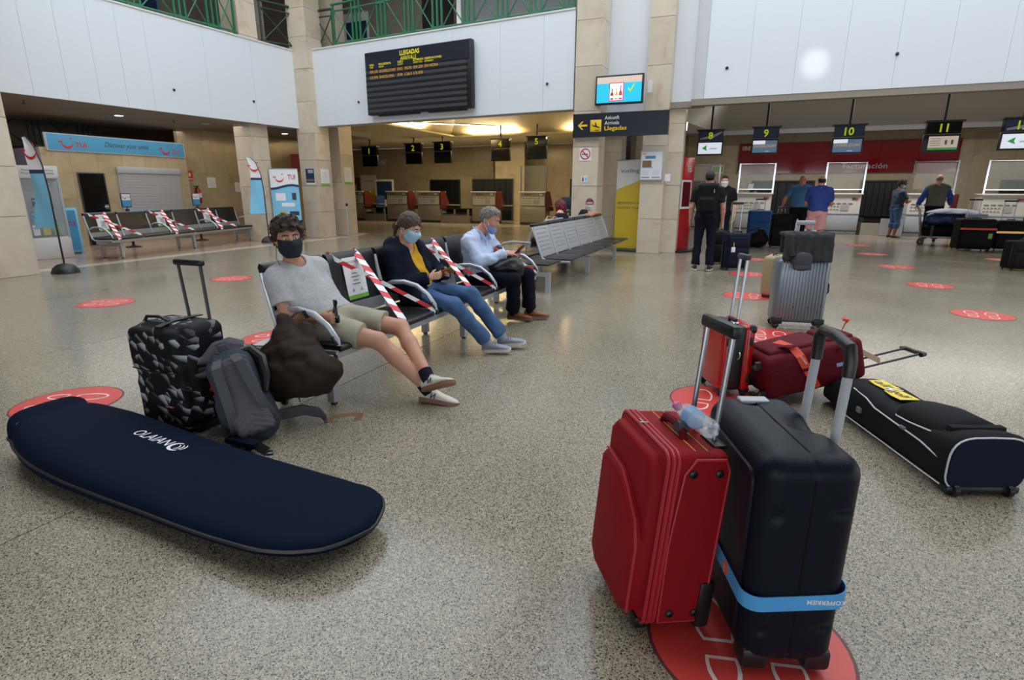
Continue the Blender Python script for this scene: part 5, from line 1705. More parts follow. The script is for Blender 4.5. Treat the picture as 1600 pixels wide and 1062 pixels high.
# ================================================================== LUGGAGE
def wheel(parent, c, r=0.03, w=0.025, axis='x', m='black'):
    T = Matrix.Translation(c) @ (Matrix.Rotation(PI / 2, 4, 'Y') if axis == 'x' else Matrix.Rotation(PI / 2, 4, 'X'))
    o = obj('wheel', MB().lathe([(r * 0.5, -w / 2), (r, -w / 2 + 0.004), (r, w / 2 - 0.004), (r * 0.5, w / 2)], 16, T=T), M[m], parent)
    obj('hub', MB().lathe([(r * 0.4, -w / 2 - 0.003), (r * 0.4, w / 2 + 0.003)], 10, T=T), M['dksteel'], o)
    return o

def tele_handle(parent, x, y, z0, z1, gap, rr=0.009, m='alu', grip='black', depth=0.03):
    h = obj('telescopic_handle', MB().cyl((x - gap / 2, y, z0), (x - gap / 2, y, z1), rr, n=10), M[m], parent)
    obj('pole', MB().cyl((x + gap / 2, y, z0), (x + gap / 2, y, z1), rr, n=10), M[m], h)
    obj('grip', MB().rbox(x - gap / 2 - 0.022, y - depth / 2, z1 - 0.02, x + gap / 2 + 0.022, y + depth / 2, z1 + 0.022, 0.012, 2), M[grip], h)
    return h

def loop_handle(parent, pts, r, m='black', nm='carry_handle'):
    return obj(nm, MB().tube(pts, r, 8), M[m], parent)

def soft_case(name, label, loc, rz, W_, D_, H_, m, handle=None, lift=0.035, extra=None, hm='alu', group=None, cat='suitcase', gap=0.16):
    t = thing(name, label, cat, loc, rz, group)
    obj('body', MB().rbox(-W_ / 2, -D_ / 2, lift, W_ / 2, D_ / 2, lift + H_, 0.045, 4), M[m], t)
    obj('front_pocket', MB().rbox(-W_ / 2 + 0.03, -D_ / 2 - 0.025, lift + 0.05, W_ / 2 - 0.03, -D_ / 2 + 0.03, lift + H_ * 0.58, 0.025, 3), M[m], t)
    obj('front_pocket', MB().rbox(-W_ / 2 + 0.03, -D_ / 2 - 0.015, lift + H_ * 0.62, W_ / 2 - 0.03, -D_ / 2 + 0.03, lift + H_ * 0.9, 0.02, 3), M[m], t)
    yz = -D_ / 2 + 0.06
    obj('zip_band', MB().tube([(-W_ / 2 + 0.02, yz, lift + 0.03), (-W_ / 2 - 0.002, yz, lift + 0.06), (-W_ / 2 - 0.002, yz, lift + H_ - 0.06), (-W_ / 2 + 0.05, yz, lift + H_ + 0.001), (W_ / 2 - 0.05, yz, lift + H_ + 0.001), (W_ / 2 + 0.002, yz, lift + H_ - 0.06), (W_ / 2 + 0.002, yz, lift + 0.06), (W_ / 2 - 0.02, yz, lift + 0.03)], 0.006, 6), M['black'], t)
    loop_handle(t, [(-0.09, 0, lift + H_ - 0.005), (-0.07, 0, lift + H_ + 0.025), (0.07, 0, lift + H_ + 0.025), (0.09, 0, lift + H_ - 0.005)], 0.012)
    for x in (-W_ / 2 + 0.05, W_ / 2 - 0.05):
        for y in (-D_ / 2 + 0.05, D_ / 2 - 0.05):
            wheel(t, (x, y, 0.026), 0.026, 0.022)
            obj('wheel_fork', MB().box(x - 0.02, y - 0.015, 0.03, x + 0.02, y + 0.015, lift + 0.03), M['black'], t)
    if handle:
        tele_handle(t, 0, D_ / 2 - 0.04, lift + H_ - 0.01, handle, gap, 0.009, hm)
    return t

# --- the big red suitcase in front
def red_suitcase():
    t = thing('suitcase', 'bright red cloth suitcase in the foreground with a bottle on top', 'suitcase', (-0.2, 1.71, 0), -1.0)
    t.rotation_euler.x = -0.075
    W_, D_, H_ = 0.37, 0.225, 0.60
    z0 = 0.03
    obj('body', MB().rbox(-W_ / 2, -D_ / 2, z0, W_ / 2, D_ / 2, z0 + H_, 0.035, 4), M['reds'], t)
    # bulging front pockets: a lower one with a curved opening and an upper one
    def bulge(poly, y_out, nm):
        rings = []
        c = (sum(p[0] for p in poly) / len(poly), sum(p[1] for p in poly) / len(poly))
        for s, y in ((1.0, -D_ / 2 + 0.01), (1.0, -D_ / 2 - y_out * 0.55), (0.96, -D_ / 2 - y_out * 0.9), (0.88, -D_ / 2 - y_out)):
            rings.append([(c[0] + (x - c[0]) * s, y, c[1] + (z - c[1]) * s) for x, z in poly])
        return obj(nm, MB().loft(rings), M['reds'], t, True, 60)
    hw = W_ / 2 - 0.01
    low = [(-hw, z0 + 0.06), (-hw + 0.05, z0 + 0.02), (hw - 0.05, z0 + 0.02), (hw, z0 + 0.06), (hw, z0 + 0.28), (hw - 0.03, z0 + 0.36), (hw - 0.12, z0 + 0.43), (0.0, z0 + 0.46), (-hw + 0.03, z0 + 0.47), (-hw, z0 + 0.44)]
    bulge(low, 0.055, 'lower_pocket')
    up = [(-hw, z0 + 0.3), (hw, z0 + 0.3), (hw, z0 + 0.54), (hw - 0.04, z0 + 0.58), (-hw + 0.04, z0 + 0.58), (-hw, z0 + 0.54)]
    bulge(up, 0.03, 'upper_pocket')
    obj('pocket_piping', MB().tube([(x * 0.985, -D_ / 2 - 0.043, z) for x, z in ((hw, z0 + 0.05), (hw, z0 + 0.28), (hw - 0.03, z0 + 0.36), (hw - 0.12, z0 + 0.43), (0, z0 + 0.46), (-hw + 0.03, z0 + 0.47))], 0.005, 6), M['redpipe'], t)
    def ring(y, o, r, nm, m):
        x, za, zb, c = W_ / 2 + o, z0 - o, z0 + H_ + o, 0.035
        pts = []
        for cx, cz, a0 in ((x - c, zb - c, 0), (-x + c, zb - c, PI / 2), (-x + c, za + c, PI), (x - c, za + c, 1.5 * PI)):
            for k in range(5):
                a = a0 + PI / 2 * k / 4
                pts.append((cx + c * math.cos(a), y, cz + c * math.sin(a)))
        obj(nm, MB().tube(pts, r, 6, 0, True), M[m], t)
    ring(-D_ / 2 + 0.015, 0.0, 0.006, 'piping', 'redpipe')
    ring(-D_ / 2 + 0.032, 0.0, 0.007, 'zip_band', 'redpipe')
    ring(-D_ / 2 + 0.048, 0.0, 0.006, 'piping', 'redpipe')
    # raised side panel with four rubber studs
    xs = W_ / 2
    poly = [(-D_ / 2 + 0.06, z0 + 0.02), (D_ / 2 - 0.02, z0 + 0.02), (D_ / 2 - 0.012, z0 + 0.05), (D_ / 2 - 0.012, z0 + H_ - 0.05), (D_ / 2 - 0.03, z0 + H_ - 0.015), (-D_ / 2 + 0.10, z0 + H_ - 0.015), (-D_ / 2 + 0.07, z0 + H_ - 0.06), (-D_ / 2 + 0.055, z0 + 0.3)]
    obj('side_panel', MB().loft([[(xs - 0.005, y, z) for y, z in poly], [(xs + 0.006, y, z) for y, z in poly]]), M['reds'], t, True, 30)
    obj('side_piping', MB().tube([(xs + 0.005, y, z) for y, z in poly], 0.0045, 6, 0, True), M['redpipe'], t)
    Rx = Matrix.Rotation(PI / 2, 4, 'Y')
    for y in (-D_ / 2 + 0.095, D_ / 2 - 0.045):
        for z in (z0 + 0.05, z0 + H_ - 0.06):
            obj('stud', MB().lathe([(0.014, 0), (0.013, 0.006), (0.006, 0.009), (0.005, 0.004)], 14, T=Matrix.Translation((xs + 0.004, y, z)) @ Rx), M['black'], t)
    # top: carry handle, seams, zip pull, luggage label roll
    zt = z0 + H_
    loop_handle(t, [(-0.075, 0.0, zt - 0.004), (-0.06, 0.0, zt + 0.022), (0.0, 0.0, zt + 0.028), (0.06, 0.0, zt + 0.022), (0.075, 0.0, zt - 0.004)], 0.013, 'reds2')
    for y in (-0.005, 0.035):
        obj('seam', MB().tube([(-0.16, y, zt + 0.001), (0.16, y, zt + 0.001)], 0.0014, 5), M['yelban'], t)
    obj('label_roll', MB().tube([(0.045, -0.015, zt + 0.03), (0.045, 0.02, zt + 0.03)], 0.02, 14), M['dgrey'], t)
    obj('label_band', MB().ribbon([(0.045, 0.02, zt + 0.04), (0.02, 0.06, zt + 0.035), (0.0, 0.09, zt + 0.008)], (1, 0, 0.2), 0.03, 0.002), M['dgrey'], t, False)
    zp = obj('zip_pull', MB().box(-0.075, -0.088, zt + 0.002, -0.03, -0.08, zt + 0.006).box(-0.045, -0.10, zt + 0.002, -0.037, -0.07, zt + 0.008), M['chrome'], t, False)
    # telescopic handle, wheels, corner guard
    tele_handle(t, 0.02, D_ / 2 - 0.02, zt - 0.03, 0.985, 0.15, 0.0085, 'alu2', 'black', 0.035)
    obj('handle_socket', MB().rbox(0.05, D_ / 2 - 0.045, zt - 0.004, 0.14, D_ / 2 + 0.002, zt + 0.008, 0.005), M['black'], t)
    obj('handle_socket', MB().rbox(-0.10, D_ / 2 - 0.045, zt - 0.004, -0.01, D_ / 2 + 0.002, zt + 0.008, 0.005), M['black'], t)
    obj('corner_guard', MB().rbox(xs - 0.03, D_ / 2 - 0.04, z0 - 0.006, xs + 0.012, D_ / 2 + 0.012, z0 + 0.16, 0.008, 2), M['black'], t)
    obj('corner_guard', MB().rbox(-xs - 0.012, D_ / 2 - 0.04, z0 - 0.006, -xs + 0.03, D_ / 2 + 0.012, z0 + 0.16, 0.008, 2), M['black'], t)
    for x in (-0.13, 0.13):
        wheel(t, (x, D_ / 2 - 0.03, 0.03), 0.03)
        obj('foot', MB().rbox(x - 0.02, -D_ / 2 + 0.0, 0.0, x + 0.03, -D_ / 2 + 0.045, z0 + 0.012, 0.008), M['black'], t)
    return t
red_suitcase()

def water_bottle():
    t = thing('water_bottle', 'clear plastic water bottle lying on the red suitcase', 'bottle', (-0.10, 1.715, 0.689), 0.0)
    t.rotation_euler = (PI / 2, 0, math.radians(217))
    prof = [(0.0, -0.105), (0.02, -0.104), (0.029, -0.098), (0.031, -0.085), (0.029, -0.075), (0.031, -0.06), (0.0285, -0.05), (0.031, -0.04), (0.0285, -0.03), (0.031, -0.018), (0.031, 0.012), (0.029, 0.02), (0.031, 0.028), (0.029, 0.045), (0.022, 0.065), (0.0125, 0.082), (0.012, 0.092)]
    obj('bottle_wall', MB().lathe(prof[1:], 22), M['bottle'], t, True, 70)
    obj('label', MB().lathe([(0.0316, -0.018), (0.0316, 0.022)], 22), M['scrb'], t)
    obj('cap', MB().lathe([(0.0145, 0.09), (0.0145, 0.104), (0.012, 0.107)], 16), M['pcap'], t)
    b = MB()
    for k in range(5):
        a = 2 * PI * k / 5
        b.add(*(lambda m_: (m_.v, m_.f))(MB().cyl((0.016 * math.cos(a), 0.016 * math.sin(a), -0.106), (0.022 * math.cos(a), 0.022 * math.sin(a), -0.09), 0.007, n=8)))
    obj('base_lobes', b, M['bottle'], t)
water_bottle()

# --- the big navy hard shell
def navy_suitcase():
    ang = -1.20
    t = thing('suitcase', 'large dark navy hard shell suitcase with a blue strap in the foreground', 'suitcase', (0.145, 1.745, 0), ang)
    W_, D_, H_, z0 = 0.50, 0.275, 0.665, 0.035
    f = Field((-0.32, -0.2, 0), (0.32, 0.2, 0.80), 0.0068)
    f.rbox((0, 0, z0 + H_ / 2), (W_ / 2, D_ / 2, H_ / 2), 0.06)
    # handle recess in the rear half of the top and shoulder slope toward the right
    f.cone((-0.02, 0.10, z0 + H_ + 0.055), (-0.02, 0.3, z0 + H_ + 0.03), 0.085, 0.10, 0.04, 'sub')
    f.cone((-0.25, -0.02, z0 + H_ + 0.005), (-0.17, -0.02, z0 + H_ + 0.02), 0.03, 0.03, 0.01, 'sub')
    # side grips pressed into both shells
    for z in (z0 + 0.13, z0 + 0.50):
        f.ell((W_ / 2 + 0.012, -0.09, z), (0.02, 0.022, 0.028), None, 0.008, 'sub')
        f.ell((W_ / 2 + 0.01, 0.095, z + 0.01), (0.018, 0.042, 0.013), None, 0.012, 'sub')
    # seam groove
    def groove(D, X, Y, Z):
        g = np.sqrt(np.minimum(np.abs(D), 0.05) ** 2 + (Y + 0.0 * X) ** 2) - 0.0045
        return np.maximum(D, -g)
    f.apply(groove)
    sdf_obj('shell', f, M['navyhard'], t)
    obj('seam_trim', MB().tube([(W_ / 2 - 0.003, 0, z0 + 0.06), (W_ / 2 - 0.003, 0, z0 + H_ - 0.06), (W_ / 2 - 0.02, 0, z0 + H_ - 0.022), (W_ / 2 - 0.06, 0, z0 + H_ - 0.003), (-W_ / 2 + 0.06, 0, z0 + H_ - 0.003)], 0.0035, 6), M['black2'], t)
    # raised front face panel
    hw, hz = W_ / 2 - 0.055, H_ / 2 - 0.06
    poly = []
    for cx, cz, a0 in ((hw - 0.04, z0 + H_ / 2 + hz - 0.04, 0), (-hw + 0.04, z0 + H_ / 2 + hz - 0.04, PI / 2), (-hw + 0.04, z0 + H_ / 2 - hz + 0.04, PI), (hw - 0.04, z0 + H_ / 2 - hz + 0.04, 1.5 * PI)):
        for k in range(5):
            a = a0 + PI / 2 * k / 4
            poly.append((cx + 0.04 * math.cos(a), cz + 0.04 * math.sin(a)))
    for s, nm in ((-1, 'front_panel'), (1, 'rear_panel')):
        r = [[(x, s * (D_ / 2 - 0.004), z) for x, z in poly], [(x * 0.985, s * (D_ / 2 + 0.007), z0 + H_ / 2 + (z - z0 - H_ / 2) * 0.985) for x, z in poly]]
        obj(nm, MB().loft(r if s > 0 else [q for q in r]), M['navyhard'], t, True, 30)
    obj('latch', MB().rbox(-W_ / 2 + 0.035, -0.05, z0 + H_ - 0.008, -W_ / 2 + 0.08, 0.045, z0 + H_ + 0.006, 0.005), M['lgrey'], t)
    h = obj('telescopic_handle', MB().cyl((0.075, D_ / 2 - 0.01, z0 + H_ - 0.14), (0.06, D_ / 2 + 0.01, 0.9), 0.0135, n=12), M['lgrey'], t)
    obj('pole', MB().cyl((-0.115, D_ / 2 - 0.01, z0 + H_ - 0.16), (-0.12, D_ / 2 + 0.01, 0.9), 0.0135, n=12), M['lgrey'], h)
    gp = [(0.06, D_ / 2 + 0.01, 0.87), (0.058, D_ / 2 + 0.011, 0.92), (0.045, D_ / 2 + 0.012, 0.952), (-0.03, D_ / 2 + 0.012, 0.968), (-0.105, D_ / 2 + 0.012, 0.968), (-0.122, D_ / 2 + 0.011, 0.945), (-0.12, D_ / 2 + 0.01, 0.87)]
    obj('grip', MB().tube(gp, [0.0165, 0.018, 0.018, 0.016, 0.016, 0.018, 0.0165], 12), M['black'], h)
    for x in (-0.2, 0.2):
        for y in (-0.09, 0.09):
            wheel(t, (x, y, 0.028), 0.028, 0.026)
            obj('wheel_housing', MB().rbox(x - 0.035, y - 0.04, 0.02, x + 0.045, y + 0.04, z0 + 0.055, 0.015, 2), M['black'], t)
    # blue strap wrapped once around, slightly slanted
    s = thing('luggage_strap', 'bright blue luggage strap with white lettering around the navy suitcase', 'strap', (0.145, 1.745, 0), ang)
    zf = lambda x, y: 0.275 + 0.02 * (y / D_) - 0.02 * (x / W_)
    pts, sd = [], []
    hx, hy, c = W_ / 2 + 0.004, D_ / 2 + 0.010, 0.05
    for cx, cy, a0 in ((hx - c, -hy + c, -PI / 2), (hx - c, hy - c, 0), (-hx + c, hy - c, PI / 2), (-hx + c, -hy + c, PI)):
        for k in range(7):
            a = a0 + PI / 2 * k / 6
            x, y = cx + c * math.cos(a), cy + c * math.sin(a)
            pts.append((x, y, zf(x, y)))
    pts.append(pts[0])
    obj('webbing', MB().ribbon(pts, (0, 0, 1), 0.048, 0.003), M['strapblue'], s)
    Tt = Matrix.Translation((hx + 0.002, 0.075, zf(hx, 0.075) - 0.004)) @ Matrix.Rotation(PI / 2, 4, 'Z') @ Matrix.Rotation(PI, 4, 'Y')
    text(s, 'KOFFERRIEM', 0, -0.012, 0.014, M['paper'], -0.001, 0.105, 'C', 0, 0.02, Tt)
    b = MB().lathe([(0.021, 0), (0.021, 0.003)], 24, T=Matrix.Translation((0.10, -hy - 0.0015, zf(0.10, -hy))) @ Matrix.Rotation(PI / 2, 4, 'X'))
    obj('round_label', b, M['orange'], s, False)
    text(s, 'Go', 0.10, zf(0.1, -hy) + 0.002, 0.011, M['paper'], -hy - 0.005, 0.02)
    text(s, 'Gift', 0.10, zf(0.1, -hy) - 0.013, 0.009, M['paper'], -hy - 0.005, 0.022)
    return t
navy_suitcase()

# --- small upright red hard case
def red_hard_case():
    t = thing('suitcase', 'small upright red hard case with a black zip band behind the foreground pair', 'suitcase', (-0.06, 4.05, 0), -1.08)
    W_, D_, H_, z0 = 0.36, 0.23, 0.47, 0.04
    for s in (-1, 1):
        y0, y1 = (-D_ / 2, -0.035) if s < 0 else (0.035, D_ / 2)
        obj('shell_half', MB().rbox(-W_ / 2, y0, z0, W_ / 2, y1, z0 + H_, 0.04, 4), M['redhard'], t)
    obj('zip_gusset', MB().rbox(-W_ / 2 + 0.008, -0.05, z0 + 0.006, W_ / 2 - 0.008, 0.05, z0 + H_ - 0.006, 0.03, 3), M['black'], t)
    for y in (-0.08, 0.08):
        for z in (z0 + 0.1, z0 + 0.36):
            obj('side_stud', MB().rbox(W_ / 2 - 0.006, y - 0.012, z - 0.03, W_ / 2 + 0.008, y + 0.012, z + 0.03, 0.006), M['black'], t)
    obj('corner_cap', MB().rbox(W_ / 2 - 0.05, 0.06, z0 + H_ - 0.06, W_ / 2 + 0.004, D_ / 2 + 0.004, z0 + H_ + 0.004, 0.025, 3), M['black'], t)
    obj('zip_pull', MB().tube([(W_ / 2, 0.0, z0 + 0.24), (W_ / 2 + 0.012, 0.004, z0 + 0.26), (W_ / 2 + 0.006, 0.0, z0 + 0.29)], 0.004, 6), M['chrome'], t)
    loop_handle(t, [(W_ / 2 - 0.1, 0, z0 + H_ - 0.02), (W_ / 2 - 0.09, 0, z0 + H_ + 0.02), (-0.0, 0, z0 + H_ + 0.02), (0.01, 0, z0 + H_ - 0.02)], 0.012)
    obj('lock', MB().rbox(0.06, -0.03, z0 + H_ - 0.006, 0.12, 0.01, z0 + H_ + 0.012, 0.005), M['chrome'], t)
    h = obj('telescopic_handle', MB().cyl((-0.05, D_ / 2 - 0.03, z0 + H_ - 0.02), (-0.08, D_ / 2 + 0.01, 0.92), 0.011, n=8), M['alu'], t)
    obj('pole', MB().cyl((-0.15, D_ / 2 - 0.03, z0 + H_ - 0.02), (-0.18, D_ / 2 + 0.01, 0.92), 0.011, n=8), M['alu'], h)
    obj('grip', MB().rbox(-0.2, D_ / 2 - 0.01, 0.915, -0.06, D_ / 2 + 0.03, 0.955, 0.012), M['dgrey'], h)
    for x in (-0.14, 0.14):
        for y in (-0.08, 0.08):
            wheel(t, (x, y, 0.024), 0.024, 0.022)
            obj('wheel_housing', MB().rbox(x - 0.03, y - 0.03, 0.03, x + 0.03, y + 0.03, z0 + 0.03, 0.01), M['black'], t)
red_hard_case()

# --- golf bag lying on its back
def golf_bag():
    ang = math.atan2(0.93, -0.37)
    t = thing('golf_bag', 'long black wheeled golf travel bag with white piping lying on the floor', 'golf bag', (1.135, 2.99, 0), ang)
    # local x runs from the wheel end to the far end, y to the left of that
    def sec(x, hw, h, z0=0.02, flat=0.62):
        pts = []
        for k in range(28):
            a = 2 * PI * k / 28
            c, s = math.cos(a), math.sin(a)
            e = 0.5 if s < 0 else 0.72
            pts.append((x, hw * math.copysign(abs(c) ** 0.5, c), z0 + h / 2 + h / 2 * math.copysign(abs(s) ** e, s)))
        return pts
    rings = [sec(0.0, 0.185, 0.27, 0.025), sec(0.02, 0.193, 0.29), sec(0.15, 0.18, 0.27), sec(0.4, 0.16, 0.22), sec(0.6, 0.16, 0.228), sec(0.8, 0.165, 0.238), sec(1.0, 0.155, 0.215), sec(1.2, 0.12, 0.14), sec(1.26, 0.08, 0.09)]
    obj('body', MB().loft(rings), M['blackbag'], t, True, 50)
    obj('end_panel', MB().loft([[(-0.006, y * 0.95, 0.025 + (z - 0.02) * 0.97) for _, y, z in rings[0]], [(0.004, y * 0.985, z) for _, y, z in rings[0]]]), M['navybag'], t, True, 30)
    obj('end_piping', MB().tube([(0.0, y * 1.0, z) for _, y, z in rings[0]], 0.0045, 6, 0, True), M['whitepipe'], t)
    # top pocket (hump) near the wheel end and a long side pocket
    pk = [[(x, hw * math.cos(2 * PI * k / 20), zz + hh * math.sin(2 * PI * k / 20)) for k in range(20)] for x, hw, zz, hh in ((0.10, 0.12, 0.235, 0.06), (0.13, 0.15, 0.245, 0.085), (0.3, 0.15, 0.23, 0.10), (0.45, 0.14, 0.215, 0.085), (0.55, 0.08, 0.2, 0.05))]
    obj('top_pocket', MB().loft(pk), M['blackbag'], t, True, 60)
    obj('pocket_piping', MB().tube([(0.10, 0.14, 0.25), (0.2, 0.158, 0.245), (0.33, 0.155, 0.228), (0.45, 0.14, 0.215), (0.53, 0.09, 0.215)], 0.004, 6), M['whitepipe'], t)
    obj('pocket_flap', MB().rbox(0.085, -0.13, 0.27, 0.13, 0.13, 0.31, 0.012, 2), M['blackbag'], t)
    obj('side_piping', MB().tube([(0.03, 0.186, 0.16), (0.2, 0.18, 0.185), (0.45, 0.168, 0.19), (0.6, 0.162, 0.195), (0.7, 0.15, 0.215), (0.85, 0.14, 0.225)], 0.004, 6), M['whitepipe'], t)
    obj('lower_piping', MB().tube([(0.02, 0.188, 0.05), (0.2, 0.178, 0.045), (0.5, 0.162, 0.04), (0.9, 0.16, 0.045)], 0.0035, 6), M['whitepipe'], t)
    obj('wheel_base', MB().rbox(-0.01, -0.17, 0.012, 0.09, 0.17, 0.05, 0.012, 2), M['black'], t)
    for y in (-0.12, 0.13):
        wheel(t, (0.0, y, 0.03), 0.03, 0.03, 'y')
    # printed logo on top: two yellow shields with lettering and a white figure between
    def top_text(s, x, y, w, h, m, bold=0.02):
        # writing lies on the bag top: local x reversed so it reads from the wheel side
        T = Matrix.Translation((x, y, 0.0)) @ Matrix.Rotation(PI, 4, 'Z') @ Matrix.Rotation(-PI / 2, 4, 'X')
        o = text(t, s, 0, -h / 2, h, m, 0.0, w, 'C', 0.15, 0.0, T)
        return o
    def shield(x0, x1, y0, y1, m):
        b = MB().flat([(x0, y0), (x1, y0 + 0.012), (x1, y1 - 0.004), ((x0 + x1) / 2, y1 + 0.008), (x0, y1)], 0.262, 0.2645)
        return obj('logo_field', b, M[m], t, False)
    shield(0.735, 0.885, -0.06, 0.04, 'ylogo')
    shield(0.555, 0.705, -0.05, 0.06, 'ylogo')
    for nm, x, y, w, h, m, z in (('all', 0.805, -0.005, 0.11, 0.055, 'black', 0.2665), ('4', 0.72, 0.0, 0.06, 0.10, 'paper', 0.268), ('golf', 0.635, 0.005, 0.115, 0.055, 'black', 0.2665)):
        o = top_text(nm, x, y, w, h, M[m])
        o.location.z = z
    obj('strap_buckle', MB().box(0.7, 0.165, 0.12, 0.74, 0.176, 0.15), M['grey'], t, False)
    obj('strap_buckle', MB().box(0.32, 0.17, 0.185, 0.36, 0.18, 0.2), M['grey'], t, False)
golf_bag()

# --- dark red case lying across the golf bag's end
def maroon_case():
    L, Wd, Hh = 0.66, 0.40, 0.29
    t = thing('suitcase', 'dark red cloth suitcase lying tilted on the golf bag with an orange strap', 'suitcase', (0.25, 3.83, 0.03), 0.0)
    t.rotation_euler = (math.radians(-3), math.radians(-14), math.radians(24))
    # local x along its length, y to the rear, z up (thickness)
    obj('body', MB().rbox(0, 0, 0, L, Wd, Hh, 0.05, 4), M['maroon'], t)
    obj('front_pocket', MB().rbox(0.06, 0.06, Hh - 0.03, L - 0.22, Wd - 0.04, Hh + 0.025, 0.025, 3), M['maroon'], t)
    obj('front_pocket', MB().rbox(L - 0.2, 0.06, Hh - 0.03, L - 0.03, Wd - 0.04, Hh + 0.02, 0.022, 3), M['maroon'], t)
    for z in (0.09, 0.17, 0.2):
        obj('piping', MB().tube([(0.0, 0.06, z), (0.03, 0.004, z), (L - 0.03, 0.004, z), (L, 0.06, z)], 0.006, 6), M['reds2'], t)
    obj('badge', MB().rbox(L - 0.2, -0.006, 0.13, L - 0.12, 0.004, 0.155, 0.004), M['scrb'], t)
    for y in (0.07, Wd - 0.07):
        for z in (0.03, Hh - 0.06):
            wheel(t, (-0.025, y, z), 0.026, 0.024, 'y')
            obj('wheel_bracket', MB().box(-0.03, y - 0.02, z - 0.012, 0.02, y + 0.02, z + 0.03), M['black'], t)
    loop_handle(t, [(0.0, 0.16, 0.2), (-0.04, 0.16, 0.2), (-0.045, 0.23, 0.2), (0.0, 0.24, 0.2)], 0.012)
    loop_handle(t, [(L * 0.72, -0.0, 0.24), (L * 0.73, -0.012, 0.26), (L * 0.9, -0.012, 0.26), (L * 0.91, 0.0, 0.24)], 0.009, 'reds2')
    h = obj('telescopic_handle', MB().cyl((L - 0.02, 0.10, 0.04), (L + 0.42, 0.10, 0.045), 0.008, n=8), M['dgrey'], t)
    obj('pole', MB().cyl((L - 0.02, 0.26, 0.04), (L + 0.42, 0.26, 0.045), 0.008, n=8), M['dgrey'], h)
    obj('grip', MB().tube([(L + 0.40, 0.08, 0.045), (L + 0.43, 0.09, 0.04), (L + 0.44, 0.18, 0.03), (L + 0.43, 0.27, 0.04), (L + 0.40, 0.28, 0.045)], 0.016, 8), M['black'], h)
    obj('name_tag', MB().ribbon([(L - 0.03, 0.12, Hh - 0.06), (L + 0.03, 0.07, Hh - 0.14), (L + 0.1, 0.03, Hh - 0.2)], (0.3, 0.5, 0.4), 0.05, 0.003), M['wood2'], t)
    obj('tag_bow', MB().tube([(L - 0.05, 0.18, Hh), (L - 0.02, 0.17, Hh + 0.06), (L - 0.0, 0.16, Hh + 0.085), (L - 0.03, 0.17, Hh + 0.095)], [0.003, 0.004, 0.014, 0.012], 6), M['strapor'], t)
    M4 = t.matrix_basis.copy()
    s = thing('luggage_strap', 'orange luggage strap across the dark red suitcase', 'strap', t.location, 0)
    s.rotation_euler = t.rotation_euler
    g = 0.008
    path = [(0.20, Wd * 0.6, Hh + 0.028), (0.22, 0.05, Hh + 0.022), (0.235, -0.004, Hh - 0.03), (0.27, -g, 0.15), (0.31, -g, 0.03), (0.33, 0.05, -0.006)]
    obj('webbing', MB().ribbon(path, (1, 0, 0.15), 0.055, 0.003), M['strapor'], s)
    obj('buckle', MB().rbox(0.225, -0.018, 0.155, 0.30, -0.008, 0.175, 0.004), M['reds2'], s)
    obj('end_loop', MB().ribbon([(0.17, 0.10, Hh + 0.032), (0.19, 0.05, Hh + 0.04), (0.22, 0.03, Hh + 0.03)], (1, 0, 0), 0.06, 0.006), M['reds2'], s)
    Tt = Matrix.Translation((0.25, -g - 0.003, 0.235)) @ Matrix.Rotation(math.radians(65), 4, 'Y')
    text(s, 'LUGGAGE', 0, -0.006, 0.012, M['paper'], 0, 0.07, 'C', 0, 0.01, Tt)
maroon_case()

